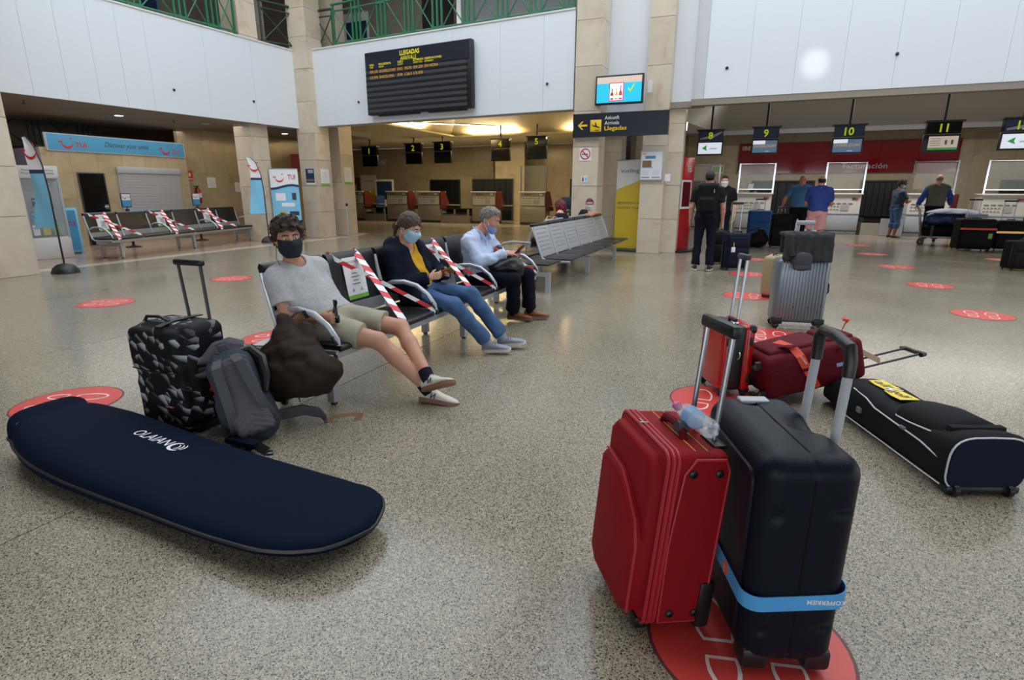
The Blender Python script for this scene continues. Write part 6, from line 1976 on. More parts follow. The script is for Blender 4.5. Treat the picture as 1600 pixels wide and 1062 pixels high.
# --- silver ribbed case with a jacket and a cap hung over it
def silver_case():
    a = 0.2
    t = thing('suitcase', 'tall silver ribbed hard case with a grey jacket over its handle', 'suitcase', (0.535, 6.38, 0), a)
    W_, D_, H_, z0 = 0.5, 0.25, 0.665, 0.06
    obj('shell', MB().rbox(-W_ / 2, -D_ / 2, z0, W_ / 2, D_ / 2, z0 + H_, 0.055, 4), M['silverhard'], t)
    for k in range(15):
        x = -W_ / 2 + 0.04 + k * (W_ - 0.08) / 14
        obj('rib', MB().rbox(x - 0.007, -D_ / 2 - 0.008, z0 + 0.03, x + 0.007, -D_ / 2 + 0.01, z0 + H_ - 0.03, 0.006, 2), M['silverhard'], t)
    for x in (-W_ / 2, W_ / 2):
        obj('corner_foot', MB().rbox(x - (0.0 if x < 0 else 0.10) - 0.004, -D_ / 2 - 0.012, z0 - 0.012, x + (0.10 if x < 0 else 0.0) + 0.004, -D_ / 2 + 0.06, z0 + 0.055, 0.012, 2), M['black'], t)
    for x in (-W_ / 2 + 0.045, W_ / 2 - 0.02):
        for y in (-D_ / 2 + 0.02, D_ / 2 - 0.05):
            wheel(t, (x, y, 0.034), 0.034, 0.03, 'y', 'black')
            obj('wheel_fork', MB().box(x - 0.02, y - 0.012, 0.035, x + 0.02, y + 0.012, z0 + 0.02), M['black'], t)
    for x in (-0.06, 0.08):
        obj('rivet', MB().lathe([(0.008, 0), (0.006, 0.006)], 10, T=Matrix.Translation((x, -D_ / 2 - 0.006, z0 + 0.17)) @ Matrix.Rotation(PI / 2, 4, 'X')), M['black'], t)
    obj('side_rail', MB().tube([(W_ / 2 - 0.06, 0.0, z0 + H_ + 0.004), (W_ / 2 - 0.02, 0, z0 + H_ - 0.006), (W_ / 2 + 0.004, 0, z0 + H_ - 0.06), (W_ / 2 + 0.004, 0, z0 + 0.08)], 0.008, 8), M['black'], t)
    loop_handle(t, [(W_ / 2, 0, z0 + 0.42), (W_ / 2 + 0.035, 0, z0 + 0.40), (W_ / 2 + 0.04, 0, z0 + 0.32), (W_ / 2, 0, z0 + 0.28)], 0.009)
    obj('lock', MB().rbox(W_ / 2 - 0.004, -0.03, z0 + 0.45, W_ / 2 + 0.012, 0.03, z0 + 0.56, 0.006), M['black'], t)
    tele_handle(t, 0.01, D_ / 2 - 0.04, z0 + H_ - 0.01, 1.07, 0.13, 0.012, 'lgrey', 'lgrey', 0.035)
    # grey jacket: draped over the handle, folds falling in front
    j = thing('jacket', 'dark grey fleece jacket draped over the silver case', 'jacket', (0.535, 6.38, 0), a)
    f = Field((-0.32, -0.32, 0.6), (0.32, 0.24, 1.05), 0.011)
    f.rbox((0, -0.02, 0.965), (0.235, 0.10, 0.022), 0.02, None, 0.03)
    f.rbox((0.0, -0.145, 0.835), (0.225, 0.022, 0.13), 0.018, None, 0.04)
    f.rbox((0.0, 0.10, 0.86), (0.20, 0.02, 0.1), 0.018, None, 0.03)
    for x, r, zb in ((-0.2, 0.03, 0.74), (-0.11, 0.032, 0.73), (-0.02, 0.034, 0.715), (0.07, 0.034, 0.71), (0.15, 0.03, 0.715), (0.205, 0.026, 0.70)):
        f.cone((x * 0.95, -0.135, 0.965), (x, -0.17, zb), r * 0.7, r, 0.025)
    f.wrinkle(0.004, 38, 1.0)
    f.plane((0, 0, 0.70), (0, 0, -1))
    sdf_obj('jacket_body', f, M['jacketg'], j)
    obj('sleeve', MB().tube([(-0.16, -0.16, 0.95), (-0.18, -0.185, 0.85), (-0.15, -0.19, 0.76)], [0.03, 0.036, 0.03], 10), M['jacketg'], j)
    c = thing('cap', 'dark grey cap hanging below the jacket on the silver case', 'cap', (0.535 - 0.02, 6.38 - 0.15, 0.70), a)
    f = Field((-0.16, -0.12, -0.12), (0.16, 0.1, 0.14), 0.009)
    f.ell((0, -0.03, 0.02), (0.105, 0.045, 0.085), None, 0.01)
    f.ell((0, -0.05, -0.035), (0.085, 0.02, 0.055), None, 0.01)
    sdf_obj('crown', f, M['dgrey'], c)
    obj('peak', MB().rbox(-0.08, -0.085, -0.075, 0.08, -0.065, -0.03, 0.009, 2), M['dgrey'], c)
silver_case()

t = soft_case('suitcase', 'slim beige case with brown straps behind the silver case', (0.355, 8.2, 0), 1.35, 0.40, 0.2, 0.52, 'beige')
for z in (0.2, 0.42):
    obj('leather_corner', MB().rbox(-0.21, -0.115, z - 0.02, 0.21, -0.098, z + 0.02, 0.008), M['tan'], t)
t = soft_case('suitcase', 'dark navy blue case with a white tag beside the man in black', (-0.19, 10.82, 0), 0.42, 0.42, 0.27, 0.62, 'navybag', 1.17)
obj('luggage_tag', MB().rbox(-0.14, -0.165, 0.33, -0.07, -0.155, 0.42, 0.01), M['paper'], t); obj('tag_strap', MB().box(-0.11, -0.163, 0.41, -0.095, -0.157, 0.5), M['yelban'], t)
obj('rear_stand', MB().box(-0.235, 0.0, 0.0, -0.215, 0.03, 0.5), M['black'], t)
soft_case('suitcase', 'black case half hidden behind the navy blue case', (-0.52, 11.6, 0), 0.35, 0.40, 0.25, 0.60, 'blacknyl', 1.3)
soft_case('suitcase', 'bright blue case in front of the desk under screen nine', (0.25, 18.2, 0), 0.1, 0.62, 0.35, 0.8, 'bluebag', 1.15, gap=0.25)
t = soft_case('suitcase', 'tall black case under the hand of the man in the light blue shirt', (0.72, 15.75, 0), 0.1, 0.45, 0.3, 0.80, 'blacknyl', 0.98)
obj('front_tag', MB().box(0.3, -0.3, 0.42, 0.4, -0.29, 0.62), M['paper'], t, False); obj('tag_cord', MB().cyl((0.2, -0.15, 0.62), (0.33, -0.295, 0.6), 0.005, n=6), M['black'], t)
soft_case('suitcase', 'pair of black cases at the right, left one with a red band', (5.05, 17.0, 0), 0.12, 0.72, 0.42, 0.72, 'blacknyl', 1.2, group=None, gap=0.24)['label'] = 'black case with a red band, left of the pair before the last desk'
soft_case('suitcase', 'black case with an orange band, right of the pair before the last desk', (5.85, 17.35, 0), 0.12, 0.68, 0.42, 0.68, 'blacknyl', 1.17, gap=0.24)
for o, z, m, w, x in ((bpy.data.objects['suitcase.010'], 0.5, 'strapor', 0.73, 0), (bpy.data.objects['suitcase.011'], 0.42, 'scrgold', 0.69, 0)):
    obj('coloured_band', MB().box(-w / 2 - 0.004, -0.245, z, w / 2 + 0.004, -0.235, z + 0.045), M[m], o, False)
    obj('green_tag', MB().box(0.22, -0.25, 0.3, 0.3, -0.24, 0.42), M['greenp'], o, False)
t = soft_case('suitcase', 'black case cut off by the right edge of the picture', (4.62, 12.9, 0), 0.3, 0.5, 0.3, 0.5, 'blacknyl')

# black soft holdall slumped against the cases
def holdall():
    t = thing('holdall', 'black soft bag slumped on the floor beside the bright blue case', 'bag', (0.12, 15.45, 0))
    f = Field((-0.5, -0.3, -0.02), (0.4, 0.35, 0.6), 0.016)
    f.cone((-0.25, 0, 0.12), (0.15, 0, 0.2), 0.12, 0.2, 0.06)
    f.cone((0.1, 0.0, 0.2), (0.16, 0.0, 0.38), 0.17, 0.1, 0.06)
    f.wrinkle(0.006, 22, 0.4)
    f.plane((0, 0, 0.0), (0, 0, -1))
    sdf_obj('bag_body', f, M['blacknyl'], t)
    obj('strap', MB().tube([(-0.3, -0.05, 0.2), (-0.1, -0.1, 0.42), (0.12, -0.08, 0.5)], 0.014, 6), M['black'], t)
holdall()

# luggage trolley with wrapped bags and a blanket
def luggage_cart():
    t = thing('luggage_cart', 'steel luggage cart beside the man in the olive vest', 'luggage cart', (4.6, 18.25, 0), -0.25)
    obj('deck', MB().rbox(-0.35, -0.3, 0.2, 0.85, 0.3, 0.25, 0.02), M['alu2'], t)
    for y in (-0.27, 0.27):
        obj('upright', MB().tube([(-0.3, y, 0.2), (-0.42, y, 0.9), (-0.5, y, 1.02)], 0.02, 8), M['alu2'], t)
        wheel(t, (-0.28, y, 0.08), 0.08, 0.04, 'y')
    wheel(t, (0.75, 0, 0.08), 0.08, 0.04, 'y')
    obj('push_bar', MB().cyl((-0.5, -0.3, 1.02), (-0.5, 0.3, 1.02), 0.022, n=8), M['black'], t)
    obj('fork', MB().box(-0.3, -0.285, 0.08, -0.26, -0.255, 0.22).box(-0.3, 0.255, 0.08, -0.26, 0.285, 0.22).box(0.73, -0.04, 0.08, 0.77, 0.04, 0.22), M['dksteel'], t, False)
    obj('basket_back', MB().box(-0.34, -0.27, 0.25, -0.31, 0.27, 0.6), M['dksteel'], t, False)
    b1 = thing('bag_bundle', 'dark bags stacked at the bottom of the luggage cart', 'bag', (4.6, 18.25, 0.25), -0.25)
    obj('lower_bag', MB().rbox(-0.28, -0.33, 0.002, 0.9, 0.33, 0.28, 0.08, 3), M['blacknyl'], b1)
    obj('strap', MB().box(-0.1, -0.336, 0.002, -0.04, -0.328, 0.28), M['dgrey'], b1, False)
    b2 = thing('bag_bundle', 'shiny blue wrapped bundle on the luggage cart', 'bag', (4.6, 18.25, 0.54), -0.25)
    f = Field((-0.5, -0.5, -0.02), (1.1, 0.5, 0.45), 0.02)
    f.rbox((0.32, 0, 0.15), (0.58, 0.35, 0.145), 0.12)
    f.wrinkle(0.012, 16, 0.3)
    f.plane((0, 0, 0.0), (0, 0, -1))
    sdf_obj('bundle', f, M['bluewrap'], b2)
    obj('cord', MB().tube([(0.3, -0.365, 0.02), (0.3, -0.37, 0.2), (0.3, -0.2, 0.3)], 0.008, 6), M['black'], b2)
    b3 = thing('blanket', 'pale blanket spread on top of the luggage cart', 'blanket', (4.6, 18.25, 0.83), -0.25)
    f = Field((-0.5, -0.55, -0.2), (1.2, 0.55, 0.3), 0.02)
    f.ell((0.3, -0.02, -0.03), (0.62, 0.4, 0.16), None, 0.02)
    f.rbox((0.5, -0.30, -0.03), (0.35, 0.08, 0.06), 0.05, None, 0.05)
    f.wrinkle(0.012, 14, 2.0)
    f.plane((0, 0, 0.0), (0, 0, -1))
    sdf_obj('cloth', f, M['blanket'], b3)
    obj('fold', MB().rbox(0.55, -0.46, -0.08, 1.0, -0.4, 0.02, 0.025, 2), M['blanket'], b3)
luggage_cart()

# ------------------------------------------------------------------ left foreground
def board_bag():
    t = thing('board_bag', 'long navy padded surfboard bag lying in the left foreground', 'board bag', (-2.35, 1.58, 0), 0.0)
    # stations along x: back edge y, front edge y, underside z, thickness
    st = [(-1.125, 0.10, -0.10, 0.06, 0.14), (-1.115, 0.14, -0.13, 0.035, 0.19), (-1.02, 0.205, -0.19, 0.012, 0.215), (-0.8, 0.255, -0.26, 0.005, 0.205), (-0.5, 0.265, -0.295, 0.004, 0.175), (-0.2, 0.245, -0.305, 0.008, 0.15), (0.1, 0.23, -0.31, 0.014, 0.13), (0.4, 0.213, -0.325, 0.026, 0.115),
          (0.65, 0.195, -0.33, 0.038, 0.105), (0.85, 0.178, -0.315, 0.05, 0.095), (0.97, 0.165, -0.265, 0.056, 0.085), (1.04, 0.12, -0.2, 0.06, 0.07), (1.085, 0.03, -0.10, 0.066, 0.05), (1.095, -0.01, -0.05, 0.07, 0.03)]
    def ring(x, yb, yf, zb, th, grow=0.0):
        c, hw = (yb + yf) / 2, (yb - yf) / 2 + grow
        pts = []
        for k in range(32):
            a = 2 * PI * k / 32
            cs, sn = math.cos(a), math.sin(a)
            pts.append((x, c + hw * math.copysign(abs(cs) ** 0.5, cs), zb + th / 2 + th / 2 * math.copysign(abs(sn) ** 0.55, sn)))
        return pts
    # refine with smooth interpolation
    S = np.array(st)
    xs = S[:, 0]
    q = np.concatenate([np.linspace(xs[i], xs[i + 1], 4, endpoint=False) for i in range(len(xs) - 1)] + [[xs[-1]]])
    def cub(col):
        y = S[:, col]
        m = np.gradient(y, xs)
        out = []
        for v in q:
            i = min(max(np.searchsorted(xs, v) - 1, 0), len(xs) - 2)
            h = xs[i + 1] - xs[i]
            u = (v - xs[i]) / h
            out.append((2 * u ** 3 - 3 * u ** 2 + 1) * y[i] + (u ** 3 - 2 * u ** 2 + u) * h * m[i] + (-2 * u ** 3 + 3 * u ** 2) * y[i + 1] + (u ** 3 - u ** 2) * h * m[i + 1])
        return out
    cols = [cub(c) for c in (1, 2, 3, 4)]
    rings = [ring(v, *[c[i] for c in cols]) for i, v in enumerate(q)]
    obj('padded_body', MB().loft(rings), M['surf'], t, True, 70)
    edge = [(x, c1 + 0.0, z + h * 0.5) for x, c1, z, h in zip(q, cols[0], cols[2], cols[3])]
    edge2 = [(x, c2, z + h * 0.5) for x, c2, z, h in zip(q, cols[1], cols[2], cols[3])]
    obj('edge_piping', MB().tube(edge + edge2[::-1], 0.009, 6, 0, True), M['black'], t)
    obj('tail_seam', MB().tube([(-1.09, 0.10, 0.222), (-1.07, -0.06, 0.226), (-1.02, -0.16, 0.21), (-0.97, -0.205, 0.12)], 0.004, 6), M['black'], t)
    # printed word and wave emblem on the top face
    def topz(x, y):
        i = int(np.argmin(np.abs(np.array(q) - x)))
        return cols[2][i] + cols[3][i]
    T = Matrix.Rotation(-0.0, 4, 'Z') @ Matrix.Rotation(-PI / 2, 4, 'X')
    o = text(t, 'OLAIAN', 0, -0.03, 0.055, M['paper'], 0, 0.265, 'C', 0.2, 0.0, T)
    o.location = (-0.315, 0.075, topz(-0.30, 0.075) + 0.004)
    o.rotation_euler = (0, 0.06, -0.03)
    b = MB()
    cx, cy = -0.13, 0.06
    def arc(x, y, r, w, a0, a1, sx=1.0):
        v, f = [], []
        n = 10
        for k in range(n + 1):
            a = a0 + (a1 - a0) * k / n
            ww = w * (0.25 + 0.75 * math.sin(PI * (k + 0.5) / (n + 1)))
            for rr in (r - ww / 2, r + ww / 2):
                v.append((x + sx * rr * math.cos(a), y + rr * math.sin(a), 0))
        for k in range(n):
            f.append((2 * k, 2 * k + 1, 2 * k + 3, 2 * k + 2))
        b.add(v, f)
    arc(0, 0, 0.035, 0.016, 1.5, 5.4, 1.25)
    arc(-0.012, 0, 0.022, 0.008, -1.2, 1.3)
    arc(0.004, 0.003, 0.026, 0.008, -1.1, 1.1)
    arc(0.018, 0.006, 0.03, 0.008, -0.95, 0.95)
    o = obj('wave_emblem', b, M['paper'], t, False)
    o.location = (cx, cy, topz(cx, cy) + 0.003)
    # shoulder strap with clip lying behind the bag
    st_ = obj('shoulder_strap', MB().ribbon([(-0.28, 0.29, 0.08), (-0.2, 0.36, 0.05), (-0.08, 0.36, 0.035), (0.05, 0.32, 0.03), (0.12, 0.30, 0.03)], (0, 0.6, 0.5), 0.05, 0.01), M['black'], t)
    st_.location = (0.02, 0.05, 0.02)
    obj('shoulder_pad', MB().rbox(-0.2, 0.30, 0.012, 0.02, 0.37, 0.05, 0.015), M['surf'], st_)
    obj('clip', MB().tube([(0.12, 0.30, 0.03), (0.15, 0.31, 0.04), (0.17, 0.29, 0.03), (0.14, 0.28, 0.025)], 0.006, 6, 0, True), M['dksteel'], st_)
board_bag()

def print_trolley():
    t = thing('trolley_bag', 'tall wheeled bag printed with grey triangles and its black handle raised', 'suitcase', (-3.035, 2.125, 0), 0.05)
    f = Field((-0.28, -0.22, 0), (0.28, 0.22, 0.70), 0.0085)
    f.rbox((0, 0.02, 0.335), (0.215, 0.13, 0.305), 0.055)
    f.rbox((-0.01, -0.115, 0.17), (0.19, 0.045, 0.14), 0.035, None, 0.02)
    f.rbox((-0.03, -0.105, 0.49), (0.20, 0.055, 0.125), 0.045, None, 0.02)
    f.rbox((-0.01, -0.115, 0.34), (0.185, 0.035, 0.07), 0.02, None, 0.03)
    sdf_obj('body', f, M['shards'], t)
    obj('top_band', MB().ribbon([(0.02, 0.15, 0.645), (0.02, -0.04, 0.648), (0.02, -0.13, 0.63), (0.02, -0.155, 0.58)], (1, 0, 0), 0.045, 0.006), M['black'], t)
    loop_handle(t, [(-0.2, -0.05, 0.62), (-0.15, -0.06, 0.665), (-0.05, -0.06, 0.672), (0.01, -0.05, 0.645)], 0.009)
    obj('zip', MB().tube([(-0.2, -0.16, 0.38), (-0.1, -0.165, 0.37), (0.1, -0.165, 0.37), (0.18, -0.15, 0.38)], 0.004, 6), M['black'], t)
    for z, dx in ((0.43, 0.0), (0.2, 0.02)):
        obj('side_strap', MB().ribbon([(-0.20, -0.05, z + 0.03), (-0.235, -0.06, z), (-0.245 + dx, -0.05, z - 0.07)], (0, 1, 0), 0.03, 0.006), M['black'], t)
    obj('brand_tag', MB().box(0.02, -0.163, 0.16, 0.085, -0.159, 0.172), M['reds'], t, False)
    text(t, 'EASTPAK', 0.052, 0.162, 0.007, M['paper'], -0.165, 0.055)
    h = obj('telescopic_handle', MB().cyl((-0.02, 0.11, 0.62), (-0.075, 0.13, 0.955), 0.0095, n=8), M['black'], t)
    obj('pole', MB().cyl((0.14, 0.11, 0.62), (0.10, 0.13, 0.955), 0.0095, n=8), M['black'], h)
    obj('grip', MB().rbox(-0.10, 0.11, 0.945, 0.125, 0.15, 0.982, 0.014, 3), M['black'], h)
    obj('base_plate', MB().rbox(-0.205, -0.12, 0.022, 0.205, 0.14, 0.06, 0.015), M['black'], t)
    for x in (-0.16, 0.16):
        wheel(t, (x, 0.12, 0.03), 0.03, 0.03)
        obj('foot', MB().box(x - 0.02, -0.1, 0.0, x + 0.02, -0.06, 0.03), M['black'], t)
print_trolley()

def backpack():
    t = thing('backpack', 'grey and slate hiking backpack leaning on the printed trolley bag', 'backpack', (-2.55, 2.15, 0), 0.0)
    f = Field((-0.35, -0.25, -0.02), (0.3, 0.25, 0.62), 0.009)
    # leans to the left: long axis from low right to high left
    b0, b1 = V(0.06, -0.03, 0.10), V(-0.10, 0.0, 0.37)
    ax = nrm(b1 - b0)
    nb = nrm(V(0.62, -0.62, 0.30) - ax * (V(0.62, -0.62, 0.30) @ ax))     # direction the harness faces (right and toward the camera)
    sd = np.cross(ax, nb)
    f.rbox((b0 + b1) / 2, (0.23, 0.125, 0.075), 0.07, np.array([ax, sd, nb]), 0.03)
    f.cone(b0 - ax * 0.0 - nb * 0.02, b1 - nb * 0.03, 0.125, 0.10, 0.05)
    f.ell(b1 + ax * 0.04, (0.10, 0.12, 0.09), np.array([ax, sd, nb]), 0.05)
    f.cone(b0 - sd * 0.12 - nb * 0.02 + ax * 0.02, b0 - sd * 0.11 + ax * 0.16 - nb * 0.02, 0.055, 0.05, 0.04)
    f.wrinkle(0.003, 45, 0.8)
    f.plane((0, 0, 0.003), (0, 0, -1))
    sdf_obj('pack_body', f, M['bpslate'], t)
    def P(a, s, n):                              # point on the pack: along axis, sideways, out of the harness side
        return tuple((b0 + b1) / 2 + ax * a + sd * s + nb * n)
    fb = Field((-0.35, -0.3, -0.02), (0.35, 0.25, 0.62), 0.009)
    fb.rbox(P(-0.01, 0.0, 0.10), (0.225, 0.10, 0.03), 0.025, np.array([ax, sd, nb]), 0.01)
    A = np.array([ax, sd, nb])
    def quilt(D, X, Y, Z):
        c = (b0 + b1) / 2
        qa = ax[0] * (X - c[0]) + ax[1] * (Y - c[1]) + ax[2] * (Z - c[2])
        qs = sd[0] * (X - c[0]) + sd[1] * (Y - c[1]) + sd[2] * (Z - c[2])
        return D + 0.004 * np.cos((qa + 0.6 * np.abs(qs)) * 190)
    fb.apply(quilt)
    sdf_obj('back_padding', fb, M['bpgrey'], t)
    for s in (-1, 1):
        pts = [P(0.22, 0.045 * s, 0.10), P(0.17, 0.06 * s, 0.15), P(0.05, 0.07 * s, 0.16), P(-0.09, 0.085 * s, 0.14), P(-0.2, 0.11 * s, 0.07)]
        obj('shoulder_strap', MB().ribbon(pts, tuple(sd), 0.05, 0.016), M['dgrey'], t)
    obj('top_lid', MB().tube([P(0.27, -0.10, -0.01), P(0.30, -0.03, 0.0), P(0.30, 0.04, 0.0), P(0.27, 0.10, -0.01)], [0.04, 0.055, 0.055, 0.04], 10), M['bpgrey'], t)
    loop_handle(t, [P(0.27, -0.03, 0.06), P(0.32, -0.025, 0.075), P(0.32, 0.025, 0.075), P(0.27, 0.03, 0.06)], 0.008, 'dgrey')
    obj('hood_pad', MB().tube([P(0.25, 0.06, 0.03), P(0.24, 0.13, 0.03), P(0.16, 0.165, 0.04), P(0.05, 0.15, 0.05), P(-0.03, 0.115, 0.06)], [0.02, 0.03, 0.034, 0.03, 0.018], 10), M['black'], t)
    obj('red_pocket', MB().rbox(-0.03, -0.012, -0.05, 0.03, 0.012, 0.05, 0.01, T=Matrix.Translation(P(0.12, -0.12, -0.05)) @ Matrix.Rotation(-0.45, 4, 'Y')), M['redhard'], t)
    obj('side_buckle', MB().rbox(-0.015, -0.008, -0.02, 0.015, 0.008, 0.02, 0.005, T=Matrix.Translation(P(0.05, -0.135, 0.0)) @ Matrix.Rotation(-0.4, 4, 'Y')), M['dgrey'], t)
    obj('green_label', MB().box(-0.014, -0.004, -0.012, 0.014, 0.002, 0.012, T=Matrix.Translation(P(-0.1, -0.134, 0.03)) @ Matrix.Rotation(0.6, 4, 'Y')), M['scrgreen'], t, False)
    # hip belt running out over the floor, its webbing and a loose lower strap
    obj('hip_belt', MB().ribbon([P(-0.2, 0.06, 0.06), (0.12, 0.10, 0.10), (0.2, 0.2, 0.105), (0.26, 0.27, 0.07), (0.29, 0.29, 0.02)], (0.1, -0.2, 1), 0.07, 0.014), M['bpgrey'], t)
    obj('belt_webbing', MB().ribbon([(0.285, 0.285, 0.02), (0.32, 0.32, 0.035), (0.4, 0.38, 0.04), (0.46, 0.42, 0.03), (0.45, 0.40, 0.012), (0.42, 0.38, 0.006)], (0.0, 0.5, 0.8), 0.026, 0.003), M['wood2'], t)
    obj('loose_strap', MB().ribbon([P(-0.19, -0.06, 0.07), (0.08, -0.10, 0.10), (0.09, -0.14, 0.04), (0.15, -0.17, 0.008), (0.17, -0.18, 0.006)], (0.5, 0.3, 0.4), 0.035, 0.008), M['dgrey'], t)
    obj('belt_buckle', MB().rbox(0.10, 0.13, 0.15, 0.14, 0.15, 0.18, 0.006), M['black'], t)
backpack()

def brown_bag():
    t = thing('duffel_bag', 'dark brown crumpled soft bag hung from the armrest beside the young man', 'bag', (-2.43, 2.42, 0.155))
    f = Field((-0.42, -0.32, -0.05), (0.35, 0.30, 0.60), 0.0095)
    f.ell((-0.02, -0.01, 0.17), (0.27, 0.17, 0.175), None, 0.05)
    f.ell((-0.13, 0.0, 0.10), (0.13, 0.13, 0.12), None, 0.06)
    f.ell((0.13, 0.0, 0.17), (0.14, 0.14, 0.12), None, 0.06)
    f.cone((-0.06, 0.02, 0.26), (-0.14, 0.07, 0.43), 0.14, 0.055, 0.08)
    f.cone((0.04, 0.02, 0.28), (0.0, 0.10, 0.40), 0.10, 0.045, 0.06)
    f.cone((0.16, -0.10, 0.30), (-0.1, -0.16, 0.26), 0.012, 0.012, 0.05, 'sub')
    f.cone((-0.02, -0.02, 0.44), (-0.07, -0.14, 0.33), 0.03, 0.02, 0.05, 'sub')
    f.wrinkle(0.012, 17, 2.1)
    f.wrinkle(0.006, 41, 0.5)
    sdf_obj('bag_body', f, M['bag_brown'], t)
    obj('strap', MB().ribbon([(-0.17, 0.06, 0.38), (-0.15, 0.10, 0.44), (-0.12, 0.15, 0.48), (-0.10, 0.19, 0.49), (-0.09, 0.21, 0.44)], (0.9, 0, 0.2), 0.03, 0.005), M['black'], t)
    obj('drawcord', MB().cyl((0.0, -0.02, 0.0), (0.01, -0.02, -0.03), 0.004, n=6), M['black'], t)
    n = thing('newspaper', 'folded grey newspaper on the bench end table behind the brown bag', 'newspaper', (-2.72, 2.52, 0.392), 0.3)
    b = MB()
    for k in range(4):
        obj('sheet', MB().rbox(-0.13 + 0.012 * k, -0.10 + 0.01 * k, 0.001 + k * 0.012, 0.14 - 0.01 * k, 0.10, 0.012 + k * 0.012, 0.004), M['lgrey'] if k % 2 == 0 else M['offw'], n)
brown_bag()

# ================================================================== PEOPLE
def lerp(a, b, t):
    return np.asarray(a, float) * (1 - t) + np.asarray(b, float) * t

def head_axes(face, up):
    f = nrm(face)
    u = nrm(np.asarray(up, float) - f * (np.asarray(up, float) @ f))
    return f, u, np.cross(f, u)

class Head:
    # local frame: r = the person's right, f = forward, u = up
    def __init__(s, c, face, up=(0, 0, 1), k=1.0):
        s.c = np.asarray(c, float)
        s.f, s.u, s.r = head_axes(face, up)
        s.k = k
        s.A = np.array([s.r, s.f, s.u])
    def P(s, r, f, u):
        return s.c + s.k * (s.r * r + s.f * f + s.u * u)
    def build(s, fl, face=True, grow=0.0, cran_only=False):
        k = s.k
        fl.ell(s.P(0, -0.012, 0.03), V(0.074, 0.094, 0.088) * k, s.A, 0.02, grow=grow)
        if cran_only: return
        fl.ell(s.P(0, 0.022, -0.03), V(0.060, 0.066, 0.088) * k, s.A, 0.03 * k, grow=grow)
        fl.cone(s.P(-0.05, -0.005, -0.055), s.P(-0.018, 0.062, -0.098), 0.02 * k, 0.019 * k, 0.03 * k, grow=grow)
        fl.cone(s.P(0.05, -0.005, -0.055), s.P(0.018, 0.062, -0.098), 0.02 * k, 0.019 * k, 0.03 * k, grow=grow)
        if not face: return
        fl.cone(s.P(-0.03, 0.076, 0.024), s.P(0.03, 0.076, 0.024), 0.012 * k, 0.012 * k, 0.02 * k)
        for q in (-1, 1):
            fl.ell(s.P(0.031 * q, 0.094, 0.004), V(0.017, 0.012, 0.010) * k, s.A, 0.012 * k, 'sub')
            fl.ell(s.P(0.042 * q, 0.06, -0.03), V(0.022, 0.02, 0.022) * k, s.A, 0.02 * k)
            fl.ell(s.P(0.076 * q, -0.012, -0.008), V(0.010, 0.019, 0.032) * k, s.A, 0.008 * k)
        fl.cone(s.P(0, 0.086, 0.012), s.P(0, 0.104, -0.026), 0.008 * k, 0.013 * k, 0.012 * k)
        for q in (-1, 1):
            fl.cone(s.P(0.0, 0.096, -0.028), s.P(0.013 * q, 0.09, -0.03), 0.009 * k, 0.008 * k, 0.008 * k)
        fl.ell(s.P(0, 0.083, -0.054), V(0.022, 0.009, 0.007) * k, s.A, 0.006 * k)
        fl.ell(s.P(0, 0.081, -0.068), V(0.019, 0.009, 0.007) * k, s.A, 0.006 * k)

def do_hand(fl, w, d, n, t, curl=(0.6, 0.8, 0.5), k=1.0, spread=0.0, rad=1.0, thumb=0.5):
    # w wrist, d finger direction, n the way the palm faces, t towards the thumb side
    d = nrm(d)
    n = nrm(np.asarray(n, float) - d * (np.asarray(n, float) @ d))
    t0 = np.cross(n, d)
    t = t0 if t0 @ np.asarray(t, float) > 0 else -t0
    w = np.asarray(w, float)
    lens = (0.92, 1.0, 0.94, 0.76)
    for i in range(4):
        o = 0.027 - 0.018 * i
        b = w + k * (d * (0.078 - 0.004 * abs(i - 1)) + t * o)
        fl.cone(w + k * (d * 0.008 + t * o * 0.55), b, 0.0135 * k, 0.0115 * k, 0.012 * k)
        a = 0.0
        p = b
        r = 0.0088 * k * rad
        for j, L in enumerate((0.040, 0.025, 0.019)):
            a += curl[j]
            q = p + k * L * lens[i] * (d * math.cos(a) + n * math.sin(a) + t * spread * (1.5 - i) * 0.2)
            fl.cone(p, q, r, r * 0.9, 0.004 * k)
            p, r = q, r * 0.9
    p0 = w + k * (d * 0.022 + t * 0.026 + n * 0.006)
    p1 = p0 + k * 0.036 * nrm(d * 0.75 + t * 0.6 + n * thumb)
    p2 = p1 + k * 0.026 * nrm(d * 0.9 + t * 0.05 + n * (0.3 + thumb))
    fl.cone(w + k * (d * 0.01 + t * 0.012), p0, 0.014 * k, 0.013 * k, 0.01 * k)
    fl.cone(p0, p1, 0.0125 * k, 0.010 * k, 0.008 * k)
    fl.cone(p1, p2, 0.010 * k * rad, 0.0085 * k * rad, 0.004 * k)

def torso(fl, J, g=1.0, grow=0.0, belly=0.0, fwd=None, pelvis=True):
    P, C, N = V(*J['P']), V(*J['C']), V(*J['N'])
    for s in 'RL':
        hp, sh = V(*J['hip' + s]), V(*J['sh' + s])
        a = lerp(P, hp, 0.75) + (C - P) * 0.1
        b = lerp(C, sh, 0.62) - (C - P) * 0.02
        fl.cone(a, b, 0.085 * g, 0.082 * g, 0.06, grow=grow)
        fl.cone(sh, lerp(N, sh, 0.25) , 0.05 * g, 0.05, 0.05, grow=grow)
        if pelvis: fl.cone(hp, P, 0.09 * g, 0.095 * g, 0.05, grow=grow)
    fl.cone(lerp(P, C, 0.15), C, 0.105 * g, 0.105 * g, 0.06, grow=grow)
    if belly:
        fl.ell(lerp(P, C, 0.38) + nrm(fwd) * 0.05, V(0.13, 0.13, 0.15) * (1 + belly), None, 0.06, grow=grow)

